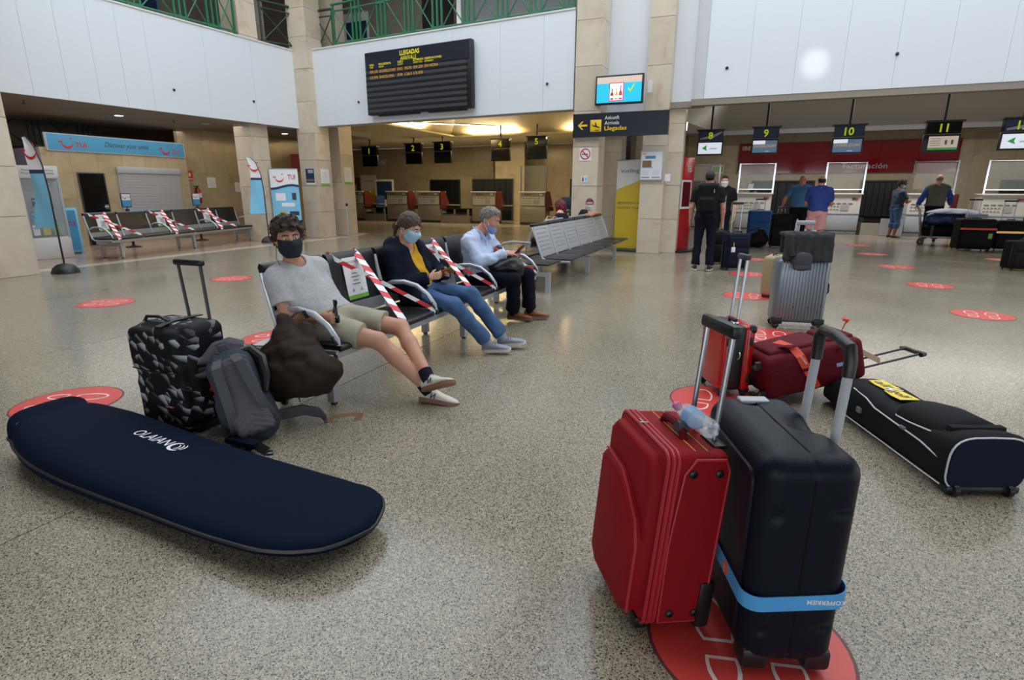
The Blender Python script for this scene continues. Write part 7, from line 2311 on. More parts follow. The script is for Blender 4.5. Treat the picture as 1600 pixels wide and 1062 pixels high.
def arm(fl, J, s, to=2.0, grow=0.0, g=1.0, cap=None, start=0.0):
    sh, el, wr = (V(*J[q + s]) for q in ('sh', 'el', 'wr'))
    if to <= 1:
        fl.cone(sh, lerp(sh, el, to), 0.052 * g, (0.052 - 0.01 * to) * g, 0.03, cap=cap, grow=grow)
        return
    fl.cone(sh, el, 0.052 * g, 0.041 * g, 0.03, grow=grow)
    t = to - 1
    m = lerp(el, wr, min(0.3, t))
    fl.cone(el, m, 0.040 * g, 0.041 * g, 0.02, grow=grow)
    if t > 0.3:
        fl.cone(m, lerp(el, wr, t), 0.041 * g, (0.041 - 0.0145 * t) * g, 0.02, cap=cap, grow=grow)

def leg(fl, J, s, to=2.0, grow=0.0, g=1.0, cap=None, flare=0.0):
    hp, kn, an = (V(*J[q + s]) for q in ('hip', 'kn', 'an'))
    if to <= 1:
        fl.cone(hp, lerp(hp, kn, to), 0.084 * g, (0.084 - 0.026 * to) * g + flare, 0.04, cap=cap, grow=grow)
        return
    fl.cone(hp, kn, 0.084 * g, 0.056 * g, 0.04, grow=grow)
    t = to - 1
    back = nrm(np.cross(np.cross(kn - hp, an - kn), an - kn) + 1e-6) if np.linalg.norm(np.cross(kn - hp, an - kn)) > 1e-3 else V(0, 0, 0)
    m = lerp(kn, an, 0.32) - 0.0 * back
    fl.cone(kn, m, 0.050 * g, 0.053 * g, 0.03, grow=grow)
    fl.cone(m, lerp(kn, an, t), 0.053 * g, (0.053 - 0.0175 * t) * g + flare, 0.02, cap=cap, grow=grow)

def bounds(J, pad=0.2):
    A = np.array([v for k, v in J.items() if isinstance(v, tuple)])
    return A.min(0) - pad, A.max(0) + pad

def shoe(parent, an, toe, up, L, base, upper, sole, origin, sock=None, letter=None, low=0.62, laces=True):
    # an = ankle joint, toe = tip; the shoe is built along heel-to-toe
    an, toe = V(*an), V(*toe)
    up = nrm(up)
    d = toe - an
    d = nrm(d - up * (d @ up))
    sd = np.cross(d, up)
    ht = (an - toe) @ up
    heel = an - d * 0.06 * L / 0.27 - up * 0.078
    T = Matrix(((d[0], sd[0], up[0], heel[0] - origin[0]), (d[1], sd[1], up[1], heel[1] - origin[1]), (d[2], sd[2], up[2], heel[2] - origin[2]), (0, 0, 0, 1)))
    k = L / 0.28
    st = [(0.0, 0.022, 0.07), (0.012, 0.031, 0.085), (0.05, 0.036, 0.095), (0.09, 0.036, 0.095), (0.125, 0.037, 0.082), (0.17, 0.043, 0.066), (0.215, 0.046, 0.054), (0.25, 0.038, 0.044), (0.27, 0.024, 0.034), (0.279, 0.008, 0.026)]
    rings = []
    for x, hw, h in st:
        r = []
        for j in range(14):
            a = 2 * PI * j / 14
            c, s = math.cos(a), math.sin(a)
            zz = 0.018 + (h * k - 0.018) * (0.5 + 0.5 * math.copysign(abs(s) ** 0.7, s))
            r.append((x * k, hw * k * math.copysign(abs(c) ** 0.75, c) * (1.0 if s < 0.2 else 1.0 - 0.42 * (s - 0.2)), zz))
        rings.append(r)
    o = obj('shoe', MB().loft(rings, T=T), M[upper], parent, True, 60)
    ol = [(0.0 - 0.004, 0.0), (0.002, 0.02), (0.02, 0.033), (0.08, 0.037), (0.13, 0.038), (0.18, 0.046), (0.22, 0.048), (0.255, 0.04), (0.278, 0.024), (0.286, 0.0)]
    pts = [(x * k, y * k) for x, y in ol] + [(x * k, -y * k) for x, y in ol[::-1][1:-1]]
    obj('sole', MB().flat(pts[::-1], 0.0, 0.024, T=T), M[sole], o, True, 40)
    if laces:
        b = MB()
        for q in range(4):
            x = (0.115 + 0.02 * q) * k
            z = (0.088 - 0.011 * q) * k
            b.tube([(x, -0.022, z - 0.006), (x + 0.003, 0, z + 0.004), (x, 0.022, z - 0.006)], 0.0035, 5, T=T)
        tag(obj('laces', b, M['dgrey' if upper != 'sneaker' else 'offw'], o), kind='stuff')
    if letter:
        for y, rz in ((0.0405, PI), (-0.0405, 0.0)):
            Tt = T @ Matrix.Translation((0.105 * k, y * k, 0.034)) @ Matrix.Rotation(rz, 4, 'Z')
            text(o, letter, 0, 0, 0.036, M['navyp'], -0.003, 0.04, 'C', 0.2 if y < 0 else -0.2, 0.03, Tt)
    if sock:
        obj('sock', MB().cyl(tuple(an - origin - up * 0.02), tuple(an - origin + (V(*sock[1]) - an) * sock[2]), 0.043, 0.046, 14), M[sock[0]], parent)
    return o

def mask(parent, H, origin, m, low=False, loops='paper', h=0.0055, band=(-0.118, 0.0)):
    f = Field(H.c - 0.16, H.c + 0.16, h)
    H.build(f, False, 0.009)
    for q in (-1, 1):
        f.ell(H.P(0.042 * q, 0.06, -0.03), V(0.030, 0.028, 0.03) * H.k, H.A, 0.02)
    if not low:
        f.cone(H.P(0, 0.094, 0.01), H.P(0, 0.112, -0.028), 0.016, 0.018, 0.03)
        f.ell(H.P(0, 0.074, -0.045), V(0.042, 0.034, 0.05) * H.k, H.A, 0.03)
        f.plane(H.P(0, 0.09, -0.006), H.u + 0.15 * H.f)
        f.plane(H.P(0, 0.018, -0.05), -H.f + 0.25 * H.u)
        f.plane(H.P(0, 0.05, -0.121), -H.u)
    else:
        f.ell(H.P(0, 0.06, -0.095), V(0.05, 0.035, 0.035) * H.k, H.A, 0.03)
        f.plane(H.P(0, 0.09, -0.066), H.u * 0.9 + 0.35 * H.f)
        f.plane(H.P(0, 0.02, -0.09), -H.f + 0.2 * H.u)
        f.plane(H.P(0, 0.05, -0.14), -H.u)
    mk = sdf_obj('face_mask', f, m, parent, origin)
    zl = -0.05 if not low else -0.08
    for q in (-1, 1):
        pts = [H.P(0.062 * q, 0.03, zl + 0.03), H.P(0.078 * q, -0.012, 0.016), H.P(0.084 * q, -0.034, -0.01), H.P(0.076 * q, -0.02, -0.05), H.P(0.055 * q, 0.03, zl - 0.03)]
        obj('ear_loop', MB().tube([tuple(p - origin) for p in pts], 0.0032, 6), M[loops], mk)
    if not low:
        for u in (-0.03, -0.055, -0.08):
            pts = [H.P(-0.04, 0.088, u), H.P(0, 0.112 if u > -0.07 else 0.104, u - 0.003), H.P(0.04, 0.088, u)]
            obj('pleat', MB().tube([tuple(p - origin) for p in pts], 0.002, 5), m, mk)

def eyes(parent, H, origin, brow='hairbrown', down=0.0):
    for q in (-1, 1):
        c = H.P(0.031 * q, 0.076, 0.004)
        T = Matrix(((H.r[0], H.f[0], H.u[0], c[0] - origin[0]), (H.r[1], H.f[1], H.u[1], c[1] - origin[1]), (H.r[2], H.f[2], H.u[2], c[2] - origin[2]), (0, 0, 0, 1)))
        b = MB().lathe([(0.0115 * math.sin(PI * k / 10) + 0.0002, -0.0115 * math.cos(PI * k / 10)) for k in range(11)], 14, T=T)
        e = obj('eye', b, M['eye'], parent)
        b = MB().lathe([(0.0055, 0.0), (0.0052, 0.0015), (0.001, 0.002)], 12, T=T @ Matrix.Translation((0, 0.0108, -down)) @ Matrix.Rotation(-PI / 2, 4, 'X'))
        obj('iris', b, M['iris'], e)
        pts = [H.P(q * 0.012, 0.094, 0.022), H.P(q * 0.03, 0.094, 0.028), H.P(q * 0.05, 0.08, 0.022)]
        obj('eyebrow', MB().tube([tuple(p - origin) for p in pts], [0.004, 0.0048, 0.003], 6), M[brow], parent)

def loc3(H, X, Y, Z):
    dx, dy, dz = X - H.c[0], Y - H.c[1], Z - H.c[2]
    k = H.k
    return tuple((ax[0] * dx + ax[1] * dy + ax[2] * dz) / k for ax in (H.r, H.f, H.u))

def hair(parent, H, origin, m, kind, h=0.0055):
    f = Field(H.c - 0.17, H.c + 0.17, h)
    if kind == 'curly':
        H.build(f, False, 0.026, True)
        f.ell(H.P(0.0, 0.03, 0.10), V(0.078, 0.075, 0.05), H.A, 0.03)
        f.ell(H.P(0.05, 0.03, 0.07), V(0.04, 0.05, 0.045), H.A, 0.03)
        f.ell(H.P(-0.05, 0.03, 0.07), V(0.04, 0.05, 0.045), H.A, 0.03)
        f.wrinkle(0.009, 95, 0.3)
        f.wrinkle(0.005, 170, 1.3)
        def cut(D, X, Y, Z):
            r, q, u = loc3(H, X, Y, Z)
            lim = np.where(q > 0.045, 0.052 + 0.1 * np.abs(r) * 0 + 0.008 * np.sin(r * 90), np.where(q > 0.0, -0.02 + (q / 0.045) * 0.07, -0.075))
            return np.maximum(D, lim - u)
        f.apply(cut)
    elif kind == 'pony':
        H.build(f, False, 0.012, True)
        f.ell(H.P(0, -0.02, 0.035), V(0.082, 0.092, 0.09), H.A, 0.02)
        f.cone(H.P(0, -0.1, 0.0), H.P(0.0, -0.135, -0.06), 0.03, 0.026, 0.02)
        f.cone(H.P(0, -0.135, -0.06), H.P(0, -0.12, -0.14), 0.027, 0.014, 0.02)
        f.wrinkle(0.0022, 120, 0.3)
        def cut(D, X, Y, Z):
            r, q, u = loc3(H, X, Y, Z)
            lim = np.where(q > 0.05, 0.068 - 0.75 * np.abs(r - 0.02), np.where(q > -0.01, -0.03 + (q + 0.01) / 0.06 * (0.098 - 0.75 * np.abs(r - 0.02)), -0.2))
            return np.maximum(D, lim - u)
        f.apply(cut)
    elif kind == 'short':
        H.build(f, False, 0.012, True)
        f.ell(H.P(0.0, 0.03, 0.088), V(0.062, 0.065, 0.034), H.A, 0.03)
        f.wrinkle(0.003, 120, 0.9)
        def cut(D, X, Y, Z):
            r, q, u = loc3(H, X, Y, Z)
            lim = np.where(q > 0.05, 0.066, np.where(q > 0.0, 0.0 + q / 0.05 * 0.066, -0.07))
            return np.maximum(D, lim - u)
        f.apply(cut)
    elif kind == 'crop':
        H.build(f, False, 0.007, True)
        def cut(D, X, Y, Z):
            r, q, u = loc3(H, X, Y, Z)
            return np.maximum(D, np.where(q > 0.03, 0.062, np.where(q > -0.01, (q + 0.01) / 0.04 * 0.062, -0.06)) - u)
        f.apply(cut)
    elif kind == 'ring':
        H.build(f, False, 0.006, True)
        def cut(D, X, Y, Z):
            r, q, u = loc3(H, X, Y, Z)
            return np.maximum(np.maximum(D, -0.06 - u), np.maximum(u - 0.05, q - 0.02))
        f.apply(cut)
    elif kind == 'bob':
        H.build(f, False, 0.024, True)
        f.ell(H.P(0, -0.03, -0.02), V(0.098, 0.09, 0.12), H.A, 0.03)
        f.wrinkle(0.006, 70, 0.4)
        def cut(D, X, Y, Z):
            r, q, u = loc3(H, X, Y, Z)
            return np.maximum(D, np.where(q > 0.04, 0.05, -0.125) - u)
        f.apply(cut)
    return sdf_obj('hair', f, m, parent, origin)

def body(parent, J, H, origin, skin, h, g=1.0, hands=(), belly=0.0, fwd=(0, -1, 0), face=True, girl=False):
    lo, hi = bounds(J)
    f = Field(lo, hi, h)
    torso(f, J, g * 0.97, 0.0, belly, fwd)
    f.cone(J['N'], H.P(0, -0.02, -0.05), 0.055 * g, 0.052, 0.03)
    H.build(f, face)
    for s in 'RL':
        arm(f, J, s, 2.0, 0, g)
        leg(f, J, s, 2.0, 0, g)
        f.cone(J['an' + s], lerp(J['an' + s], J['toe' + s], 0.03), 0.032, 0.028, 0.01)
    for hd in hands:
        do_hand(f, **hd)
    return sdf_obj('body', f, skin, parent, origin)

# ------------------------------------------------------------------ the young man in shorts
def young_man():
    J = dict(P=(-2.60, 2.88, .50), hipR=(-2.57, 2.78, .50), hipL=(-2.57, 3.02, .515), C=(-2.765, 2.86, .77), N=(-2.785, 2.825, .905), shR=(-2.785, 2.66, .825), shL=(-2.77, 3.03, .85), elR=(-2.695, 2.635, .59), wrR=(-2.475, 2.695, .585),
             elL=(-2.81, 3.17, .62), wrL=(-2.66, 3.13, .52), knR=(-2.165, 2.87, .425), knL=(-2.165, 3.13, .455), anR=(-1.865, 2.99, .085), anL=(-1.835, 2.945, .185), toeR=(-1.63, 3.04, .075), toeL=(-1.612, 2.909, .272))
    og = V(-2.6, 2.88, 0)
    t = thing('person', 'young man in grey T-shirt, khaki shorts and navy mask slouching on the bench', 'person', tuple(og))
    H = Head((-2.745, 2.765, 1.075), (0.80, -0.58, 0.02), (-0.06, -0.05, 1))
    J['head'] = tuple(H.c + V(0, 0, 0.1))
    body(t, J, H, og, M['skinA'], 0.0062, 1.0, hands=[dict(w=J['wrR'], d=(1, 0.22, -0.02), n=(-0.1, 1, 0), t=(0, 0, 1), curl=(1.0, 1.3, 0.9), k=1.0), dict(w=J['wrL'], d=(0.7, -0.3, -0.4), n=(0, 0, -1), t=(0, -1, 0), curl=(0.3, 0.4, 0.3))])
    eyes(t, H, og)
    hair(t, H, og, M['hairbrown'], 'curly')
    mask(t, H, og, M['maskn'], loops='navycoat')
    lo, hi = bounds(J)
    # T-shirt
    f = Field(lo, hi, 0.0075)
    torso(f, J, 1.0, 0.016)
    f.cone(V(*J['P']) + V(0, 0, 0.05), V(*J['C']), 0.12, 0.115, 0.05)
    P, C = V(*J['P']), V(*J['C'])
    f.plane(P + (C - P) * 0.08 + V(0.02, 0, 0), P - C + V(0.1, 0, 0))
    arm(f, J, 'R', 0.66, 0.024, 1.0, 'b')
    arm(f, J, 'L', 0.66, 0.024, 1.0, 'b')
    N = V(*J['N'])
    f.cone(N + V(0.01, -0.005, -0.005), H.c, 0.075, 0.08, 0.012, 'sub')
    f.wrinkle(0.004, 19, 0.6)
    f.wrinkle(0.0016, 47, 2.0)
    sdf_obj('t_shirt', f, M['tee'], t, og)
    # shorts
    f = Field(lo, hi, 0.0075)
    f.cone(J['hipR'], J['hipL'], 0.115, 0.115, 0.05)
    f.cone(lerp(J['hipR'], J['hipL'], 0.5), P + (C - P) * 0.2, 0.115, 0.12, 0.05)
    for s in 'RL':
        leg(f, J, s, 0.72, 0.017, 1.0, 'b', 0.012)
    f.plane(P + (C - P) * 0.22, C - P)
    f.wrinkle(0.0051, 24, 1.4)
    sdf_obj('shorts', f, M['shorts'], t, og)
    shoe(t, J['anR'], J['toeR'], (0.05, 0.2, 1), 0.275, 0, 'sneaker', 'gum', og, ('navytr', J['knR'], 0.13), 'N')
    shoe(t, J['anL'], J['toeL'], (-0.30, 0.42, 0.85), 0.275, 0, 'sneaker', 'gum', og, ('navytr', J['knL'], 0.15), 'N')
    e = obj('earphone_wire', MB().tube([tuple(p - og) for p in (H.P(0.08, 0.0, -0.03), H.P(0.095, 0.0, -0.12), V(-2.74, 2.68, 0.89))], 0.002, 5), M['black'], t)
    g = thing('sunglasses', 'folded black sunglasses held in the hand of the young man', 'glasses', (-2.395, 2.745, 0.60))
    for x, tilt in ((-0.012, 0.03), (0.014, -0.01)):
        obj('temple_arm', MB().tube([(x, 0, -0.04), (x + tilt * 0.3, -0.004, 0.02), (x + tilt, -0.004, 0.09), (x + tilt * 1.1, -0.01, 0.105)], [0.009, 0.011, 0.009, 0.004], 8), M['blackgl'], g)
    obj('lens_frame', MB().rbox(-0.025, -0.012, -0.05, 0.027, 0.012, 0.005, 0.008), M['blackgl'], g)
young_man()

# ------------------------------------------------------------------ the woman
def woman():
    J = dict(P=(-2.64, 4.12, .50), hipR=(-2.62, 4.01, .49), hipL=(-2.62, 4.24, .50), C=(-2.77, 4.11, .77), N=(-2.76, 4.10, .925), shR=(-2.79, 3.945, .845), shL=(-2.74, 4.29, .86), elR=(-2.70, 3.90, .60), wrR=(-2.47, 4.04, .66),
             elL=(-2.58, 4.38, .64), wrL=(-2.42, 4.22, .675), knR=(-2.20, 3.98, .45), knL=(-2.19, 4.25, .50), anR=(-1.99, 4.17, .10), anL=(-1.93, 4.36, .11), toeR=(-1.76, 4.24, .06), toeL=(-1.71, 4.47, .08))
    og = V(-2.64, 4.12, 0)
    t = thing('person', 'woman in navy hooded coat, yellow top and jeans with a blue mask', 'person', tuple(og))
    H = Head((-2.68, 4.085, 1.075), (0.88, 0.02, -0.42), (0.42, -0.05, 0.9), 0.97)
    J['head'] = tuple(H.c + V(0, 0, 0.1))
    body(t, J, H, og, M['skinB'], 0.0065, 0.92, hands=[dict(w=J['wrR'], d=(0.8, 0.55, 0.2), n=(-0.4, 0.8, 0.1), t=(0, 0, 1), curl=(0.5, 0.8, 0.5), k=0.92), dict(w=J['wrL'], d=(0.75, -0.55, 0.15), n=(-0.2, -0.8, 0.2), t=(0, 0, 1), curl=(0.5, 0.8, 0.5), k=0.92)])
    eyes(t, H, og, 'hairlb', 0.004)
    hair(t, H, og, M['hairlb'], 'pony')
    mask(t, H, og, M['maskb'])
    obj('hair_tie', MB().tube([tuple(H.P(0.028 * math.cos(a), -0.118 + 0.01 * math.sin(a), -0.02 + 0.026 * math.sin(a)) - og) for a in [2 * PI * k / 12 for k in range(12)]], 0.007, 6, 0, True), M['yelban'], t)
    lo, hi = bounds(J)
    P, C, N = V(*J['P']), V(*J['C']), V(*J['N'])
    fr = nrm(V(1, 0.05, 0.35))
    f = Field(lo, hi, 0.008)
    torso(f, J, 0.94, 0.010)
    f.ell(C + V(0.075, -0.06, 0.0), (0.06, 0.06, 0.06), None, 0.04)
    f.ell(C + V(0.075, 0.07, 0.0), (0.06, 0.06, 0.06), None, 0.04)
    f.ell(lerp(P, C, 0.45) + V(0.05, 0, 0), (0.10, 0.12, 0.12), None, 0.06)
    f.plane(P + (C - P) * 0.05, P - C)
    f.cone(N + V(0.03, 0, -0.02), H.c, 0.07, 0.08, 0.012, 'sub')
    f.wrinkle(0.0051, 34, 0.6)
    sdf_obj('yellow_top', f, M['mustard'], t, og)
    # open coat: thick shell cut away in a wedge at the front
    f = Field(lo, hi, 0.008)
    torso(f, J, 1.0, 0.034, pelvis=True)
    f.cone(lerp(P, J['hipR'], 0.9), lerp(P, J['hipR'], 1.0) + V(0.06, -0.03, -0.01), 0.115, 0.10, 0.05)
    f.cone(lerp(P, J['hipL'], 0.9), lerp(P, J['hipL'], 1.0) + V(0.06, 0.03, -0.01), 0.115, 0.10, 0.05)
    f.plane(P + V(0.10, 0, 0), (1.0, 0, -0.3)) if False else None
    a = np.array([nrm(V(0, 1, 0)), fr, np.cross(nrm(V(0, 1, 0)), fr)])
    f.rbox(lerp(P, C, 0.55) + fr * 0.20, (0.065, 0.17, 0.33), 0.02, a, 0.02, 'sub')
    f.plane((0, 0, 0.435), (0, 0, -1))
    for s in 'RL':
        arm(f, J, s, 1.95, 0.026, 1.0, 'b')
    f.cone(N + V(0.04, 0, 0.02), H.c + V(0.04, 0, 0.02), 0.085, 0.10, 0.02, 'sub')
    # hood lying behind the neck
    f.cone(N + V(-0.07, -0.10, 0.01), N + V(-0.07, 0.10, 0.01), 0.05, 0.05, 0.03)
    f.cone(N + V(-0.07, -0.10, 0.01), N + V(0.05, -0.115, -0.05), 0.045, 0.03, 0.03)
    f.cone(N + V(-0.07, 0.10, 0.01), N + V(0.06, 0.13, -0.03), 0.045, 0.035, 0.03)
    f.wrinkle(0.0068, 25, 1.1)
    sdf_obj('coat', f, M['navycoat'], t, og)
    f = Field(N - 0.2, N + 0.2, 0.008)
    f.cone(N + V(-0.045, -0.085, 0.03), N + V(-0.045, 0.085, 0.03), 0.036, 0.036, 0.02)
    f.cone(N + V(-0.045, -0.085, 0.03), N + V(0.055, -0.085, -0.02), 0.034, 0.018, 0.02)
    f.cone(N + V(-0.045, 0.085, 0.03), N + V(0.055, 0.09, -0.02), 0.034, 0.018, 0.02)
    sdf_obj('hood_lining', f, M['rust'], t, og)
    f = Field(lo, hi, 0.008)
    f.cone(J['hipR'], J['hipL'], 0.11, 0.11, 0.05)
    for s in 'RL':
        leg(f, J, s, 1.93, 0.012, 1.0, 'b', 0.016)
    f.plane(P + (C - P) * 0.2, C - P)
    f.wrinkle(0.00425, 34, 1.4)
    sdf_obj('jeans', f, M['jeans'], t, og)
    shoe(t, J['anR'], J['toeR'], (-0.05, -0.1, 1), 0.25, 0, 'canvas', 'offw', og, ('canvas', J['knR'], 0.1))
    shoe(t, J['anL'], J['toeL'], (-0.05, -0.1, 1), 0.25, 0, 'canvas', 'offw', og, ('canvas', J['knL'], 0.1))
    obj('bracelet', MB().tube([tuple(lerp(J['wrR'], J['elR'], 0.03) - og + V(0.012 * math.cos(a), -0.024 * math.cos(a), 0.027 * math.sin(a))) for a in [2 * PI * k / 14 for k in range(14)]], 0.0035, 6, 0, True), M['black'], t)
    p = thing('phone', 'dark phone in a brown case held by the woman', 'phone', (-2.365, 4.135, 0.70))
    obj('case', MB().rbox(-0.075, -0.006, -0.036, 0.075, 0.006, 0.036, 0.005, T=Matrix.Rotation(-0.35, 4, 'Y') @ Matrix.Rotation(0.9, 4, 'X')), M['tan'], p)
    obj('screen', MB().box(-0.068, 0.006, -0.031, 0.068, 0.0075, 0.031, T=Matrix.Rotation(-0.35, 4, 'Y') @ Matrix.Rotation(0.9, 4, 'X')), M['blackgl'], p, False)
woman()

# ------------------------------------------------------------------ the older man in the blue shirt
def older_man():
    J = dict(P=(-2.62, 5.32, .50), hipR=(-2.60, 5.20, .50), hipL=(-2.60, 5.44, .50), C=(-2.68, 5.32, .77), N=(-2.635, 5.325, .945), shR=(-2.67, 5.145, .865), shL=(-2.63, 5.51, .865), elR=(-2.52, 5.10, .67), wrR=(-2.315, 5.31, .74),
             elL=(-2.45, 5.58, .66), wrL=(-2.26, 5.43, .725), knR=(-2.17, 5.18, .50), knL=(-2.13, 5.46, .51), anR=(-2.28, 5.42, .10), anL=(-2.14, 5.56, .10), toeR=(-2.03, 5.47, .05), toeL=(-1.91, 5.67, .05))
    og = V(-2.62, 5.32, 0)
    t = thing('person', 'older grey-haired man in pale blue shirt bent over his phone, mask under chin', 'person', tuple(og))
    H = Head((-2.525, 5.365, 1.085), (0.93, 0.12, -0.30), (0.30, 0.0, 0.95), 1.02)
    J['head'] = tuple(H.c + V(0, 0, 0.1))
    body(t, J, H, og, M['skinC'], 0.0068, 1.05, belly=0.1, fwd=(1, 0, 0.1), hands=[dict(w=J['wrR'], d=(0.85, 0.4, 0.12), n=(0.0, 0.5, -0.7), t=(0, 0.4, 1), curl=(0.4, 0.6, 0.4)), dict(w=J['wrL'], d=(0.7, -0.1, 0.35), n=(-0.3, -0.4, 0.8), t=(0, 0, 1), curl=(0.5, 0.7, 0.5))])
    eyes(t, H, og, 'hairgrey', 0.004)
    hair(t, H, og, M['hairgrey'], 'short')
    mask(t, H, og, M['maskb2'], True)
    lo, hi = bounds(J)
    P, C, N = V(*J['P']), V(*J['C']), V(*J['N'])
    f = Field(lo, hi, 0.008)
    torso(f, J, 1.06, 0.02, 0.14, (1, 0, 0.1))
    f.ell(lerp(P, C, 0.25), (0.16, 0.19, 0.16), None, 0.06)
    f.plane(P + (C - P) * 0.02, P - C)
    for s in 'RL':
        arm(f, J, s, 1.93, 0.022, 1.04, 'b')
    f.cone(N + V(0.015, 0, 0.0), H.c, 0.072, 0.09, 0.012, 'sub')
    f.wrinkle(0.00714, 27, 0.2)
    f.wrinkle(0.0034, 60, 1.2)
    sdf_obj('shirt', f, M['shirt'], t, og)
    cl = MB()
    for q in (-1, 1):
        pts = [N + V(-0.055, 0.02 * q, 0.045), N + V(-0.02, 0.075 * q, 0.035), N + V(0.05, 0.07 * q, 0.0), N + V(0.10, 0.05 * q, -0.075)]
        cl.ribbon([tuple(p - og) for p in pts], [(0.1, 0.4 * q, 1), (0.1, 0.5 * q, 1), (0.35, 0.3 * q, 0.8), (0.7, 0.4 * q, 0.3)], 0.055, 0.006)
        obj('collar', cl, M['shirt'], t)
        cl = MB()
    obj('placket', MB().ribbon([tuple(p - og) for p in (N + V(0.09, 0, -0.07), C + V(0.145, 0, -0.02), lerp(P, C, 0.5) + V(0.20, 0, 0.0))], (0, 1, 0), 0.03, 0.004), M['shirt'], t)
    for s in 'RL':
        w = lerp(J['elI'] if False else J['el' + s], J['wr' + s], 0.93) - og
        d = nrm(V(*J['wr' + s]) - V(*J['el' + s]))
        obj('cuff', MB().cyl(tuple(w - d * 0.05), tuple(w + d * 0.006), 0.052, 0.049, 18), M['shirt'], t)
    f = Field(lo, hi, 0.0085)
    f.cone(J['hipR'], J['hipL'], 0.125, 0.125, 0.05)
    for s in 'RL':
        leg(f, J, s, 1.9, 0.016, 1.06, 'b', 0.02)
    f.plane(P + (C - P) * 0.12, C - P)
    f.wrinkle(0.0051, 30, 0.4)
    sdf_obj('trousers', f, M['navytr'], t, og)
    shoe(t, J['anR'], J['toeR'], (0, 0, 1), 0.275, 0, 'tan', 'gum', og, ('navytr', J['knR'], 0.12))
    shoe(t, J['anL'], J['toeL'], (0, 0, 1), 0.275, 0, 'tan', 'gum', og, ('navytr', J['knL'], 0.12))
    p = thing('phone', 'dark phone held by the older man in the blue shirt', 'phone', (-2.185, 5.375, 0.785))
    R = Matrix.Rotation(-0.75, 4, 'Y')
    obj('case', MB().rbox(-0.07, -0.035, -0.006, 0.07, 0.035, 0.006, 0.005, T=R), M['black'], p)
    obj('screen', MB().box(-0.064, -0.031, 0.006, 0.064, 0.031, 0.0075, T=R), M['blackgl'], p, False)
    b = thing('shoulder_bag', 'black leather bag with a red patch on the lap of the older man', 'bag', (-2.33, 5.30, 0.6))
    f = Field((-0.3, -0.28, -0.13), (0.35, 0.3, 0.32), 0.0095)
    f.ell((0.03, -0.02, 0.01), (0.20, 0.15, 0.075), None, 0.03)
    f.cone((-0.10, 0.05, 0.04), (-0.10, 0.08, 0.18), 0.05, 0.045, 0.05)
    f.cone((0.12, -0.03, 0.03), (0.14, -0.02, -0.03), 0.09, 0.08, 0.05)
    f.wrinkle(0.0068, 30, 0.7)
    sdf_obj('bag_body', f, M['leather'], b)
    obj('red_patch', MB().rbox(-0.035, -0.03, -0.02, 0.035, 0.0, 0.02, 0.012, T=Matrix.Translation((-0.09, 0.035, 0.17)) @ Matrix.Rotation(0.5, 4, 'Y')), M['red'], b)
    obj('bag_strap', MB().tube([(0.0, 0.05, 0.06), (0.03, 0.03, 0.12), (0.1, 0.0, 0.11), (0.14, -0.02, 0.05)], 0.009, 6), M['black'], b)
older_man()

# ------------------------------------------------------------------ people farther away
def standing(x, y, rz, hgt, arms=None, lean=0.0, stance=0.11, head=None):
    k = hgt / 1.75
    c, s = math.cos(rz), math.sin(rz)
    def w(px, py, pz):                          # px = to the person's right, py = forward
        return (x + k * (px * c - py * s), y + k * (px * s + py * c), k * pz)
    J = dict(P=w(0, 0, 0.95), hipR=w(0.09, 0, 0.92), hipL=w(-0.09, 0, 0.92), C=w(0, lean * 0.5, 1.28), N=w(0, lean * 0.8, 1.48), shR=w(0.185, lean * 0.7, 1.40), shL=w(-0.185, lean * 0.7, 1.40),
             knR=w(stance, 0.03, 0.50), knL=w(-stance, 0.03, 0.50), anR=w(stance + 0.01, -0.02, 0.09), anL=w(-stance - 0.01, -0.02, 0.09), toeR=w(stance + 0.04, 0.18, 0.04), toeL=w(-stance - 0.04, 0.18, 0.04))
    a = dict(elR=(0.26, lean * 0.5 - 0.02, 1.12), wrR=(0.27, lean * 0.5 + 0.04, 0.87), elL=(-0.26, lean * 0.5 - 0.02, 1.12), wrL=(-0.27, lean * 0.5 + 0.04, 0.87))
    if arms: a.update(arms)
    for q, v in a.items():
        J[q] = w(*v)
    fw = V(-s, c, 0)
    hp = w(0, lean + 0.02, 1.615)
    J['head'] = tuple(V(*hp) + V(0, 0, 0.12))
    return J, hp, fw, V(c, s, 0), k

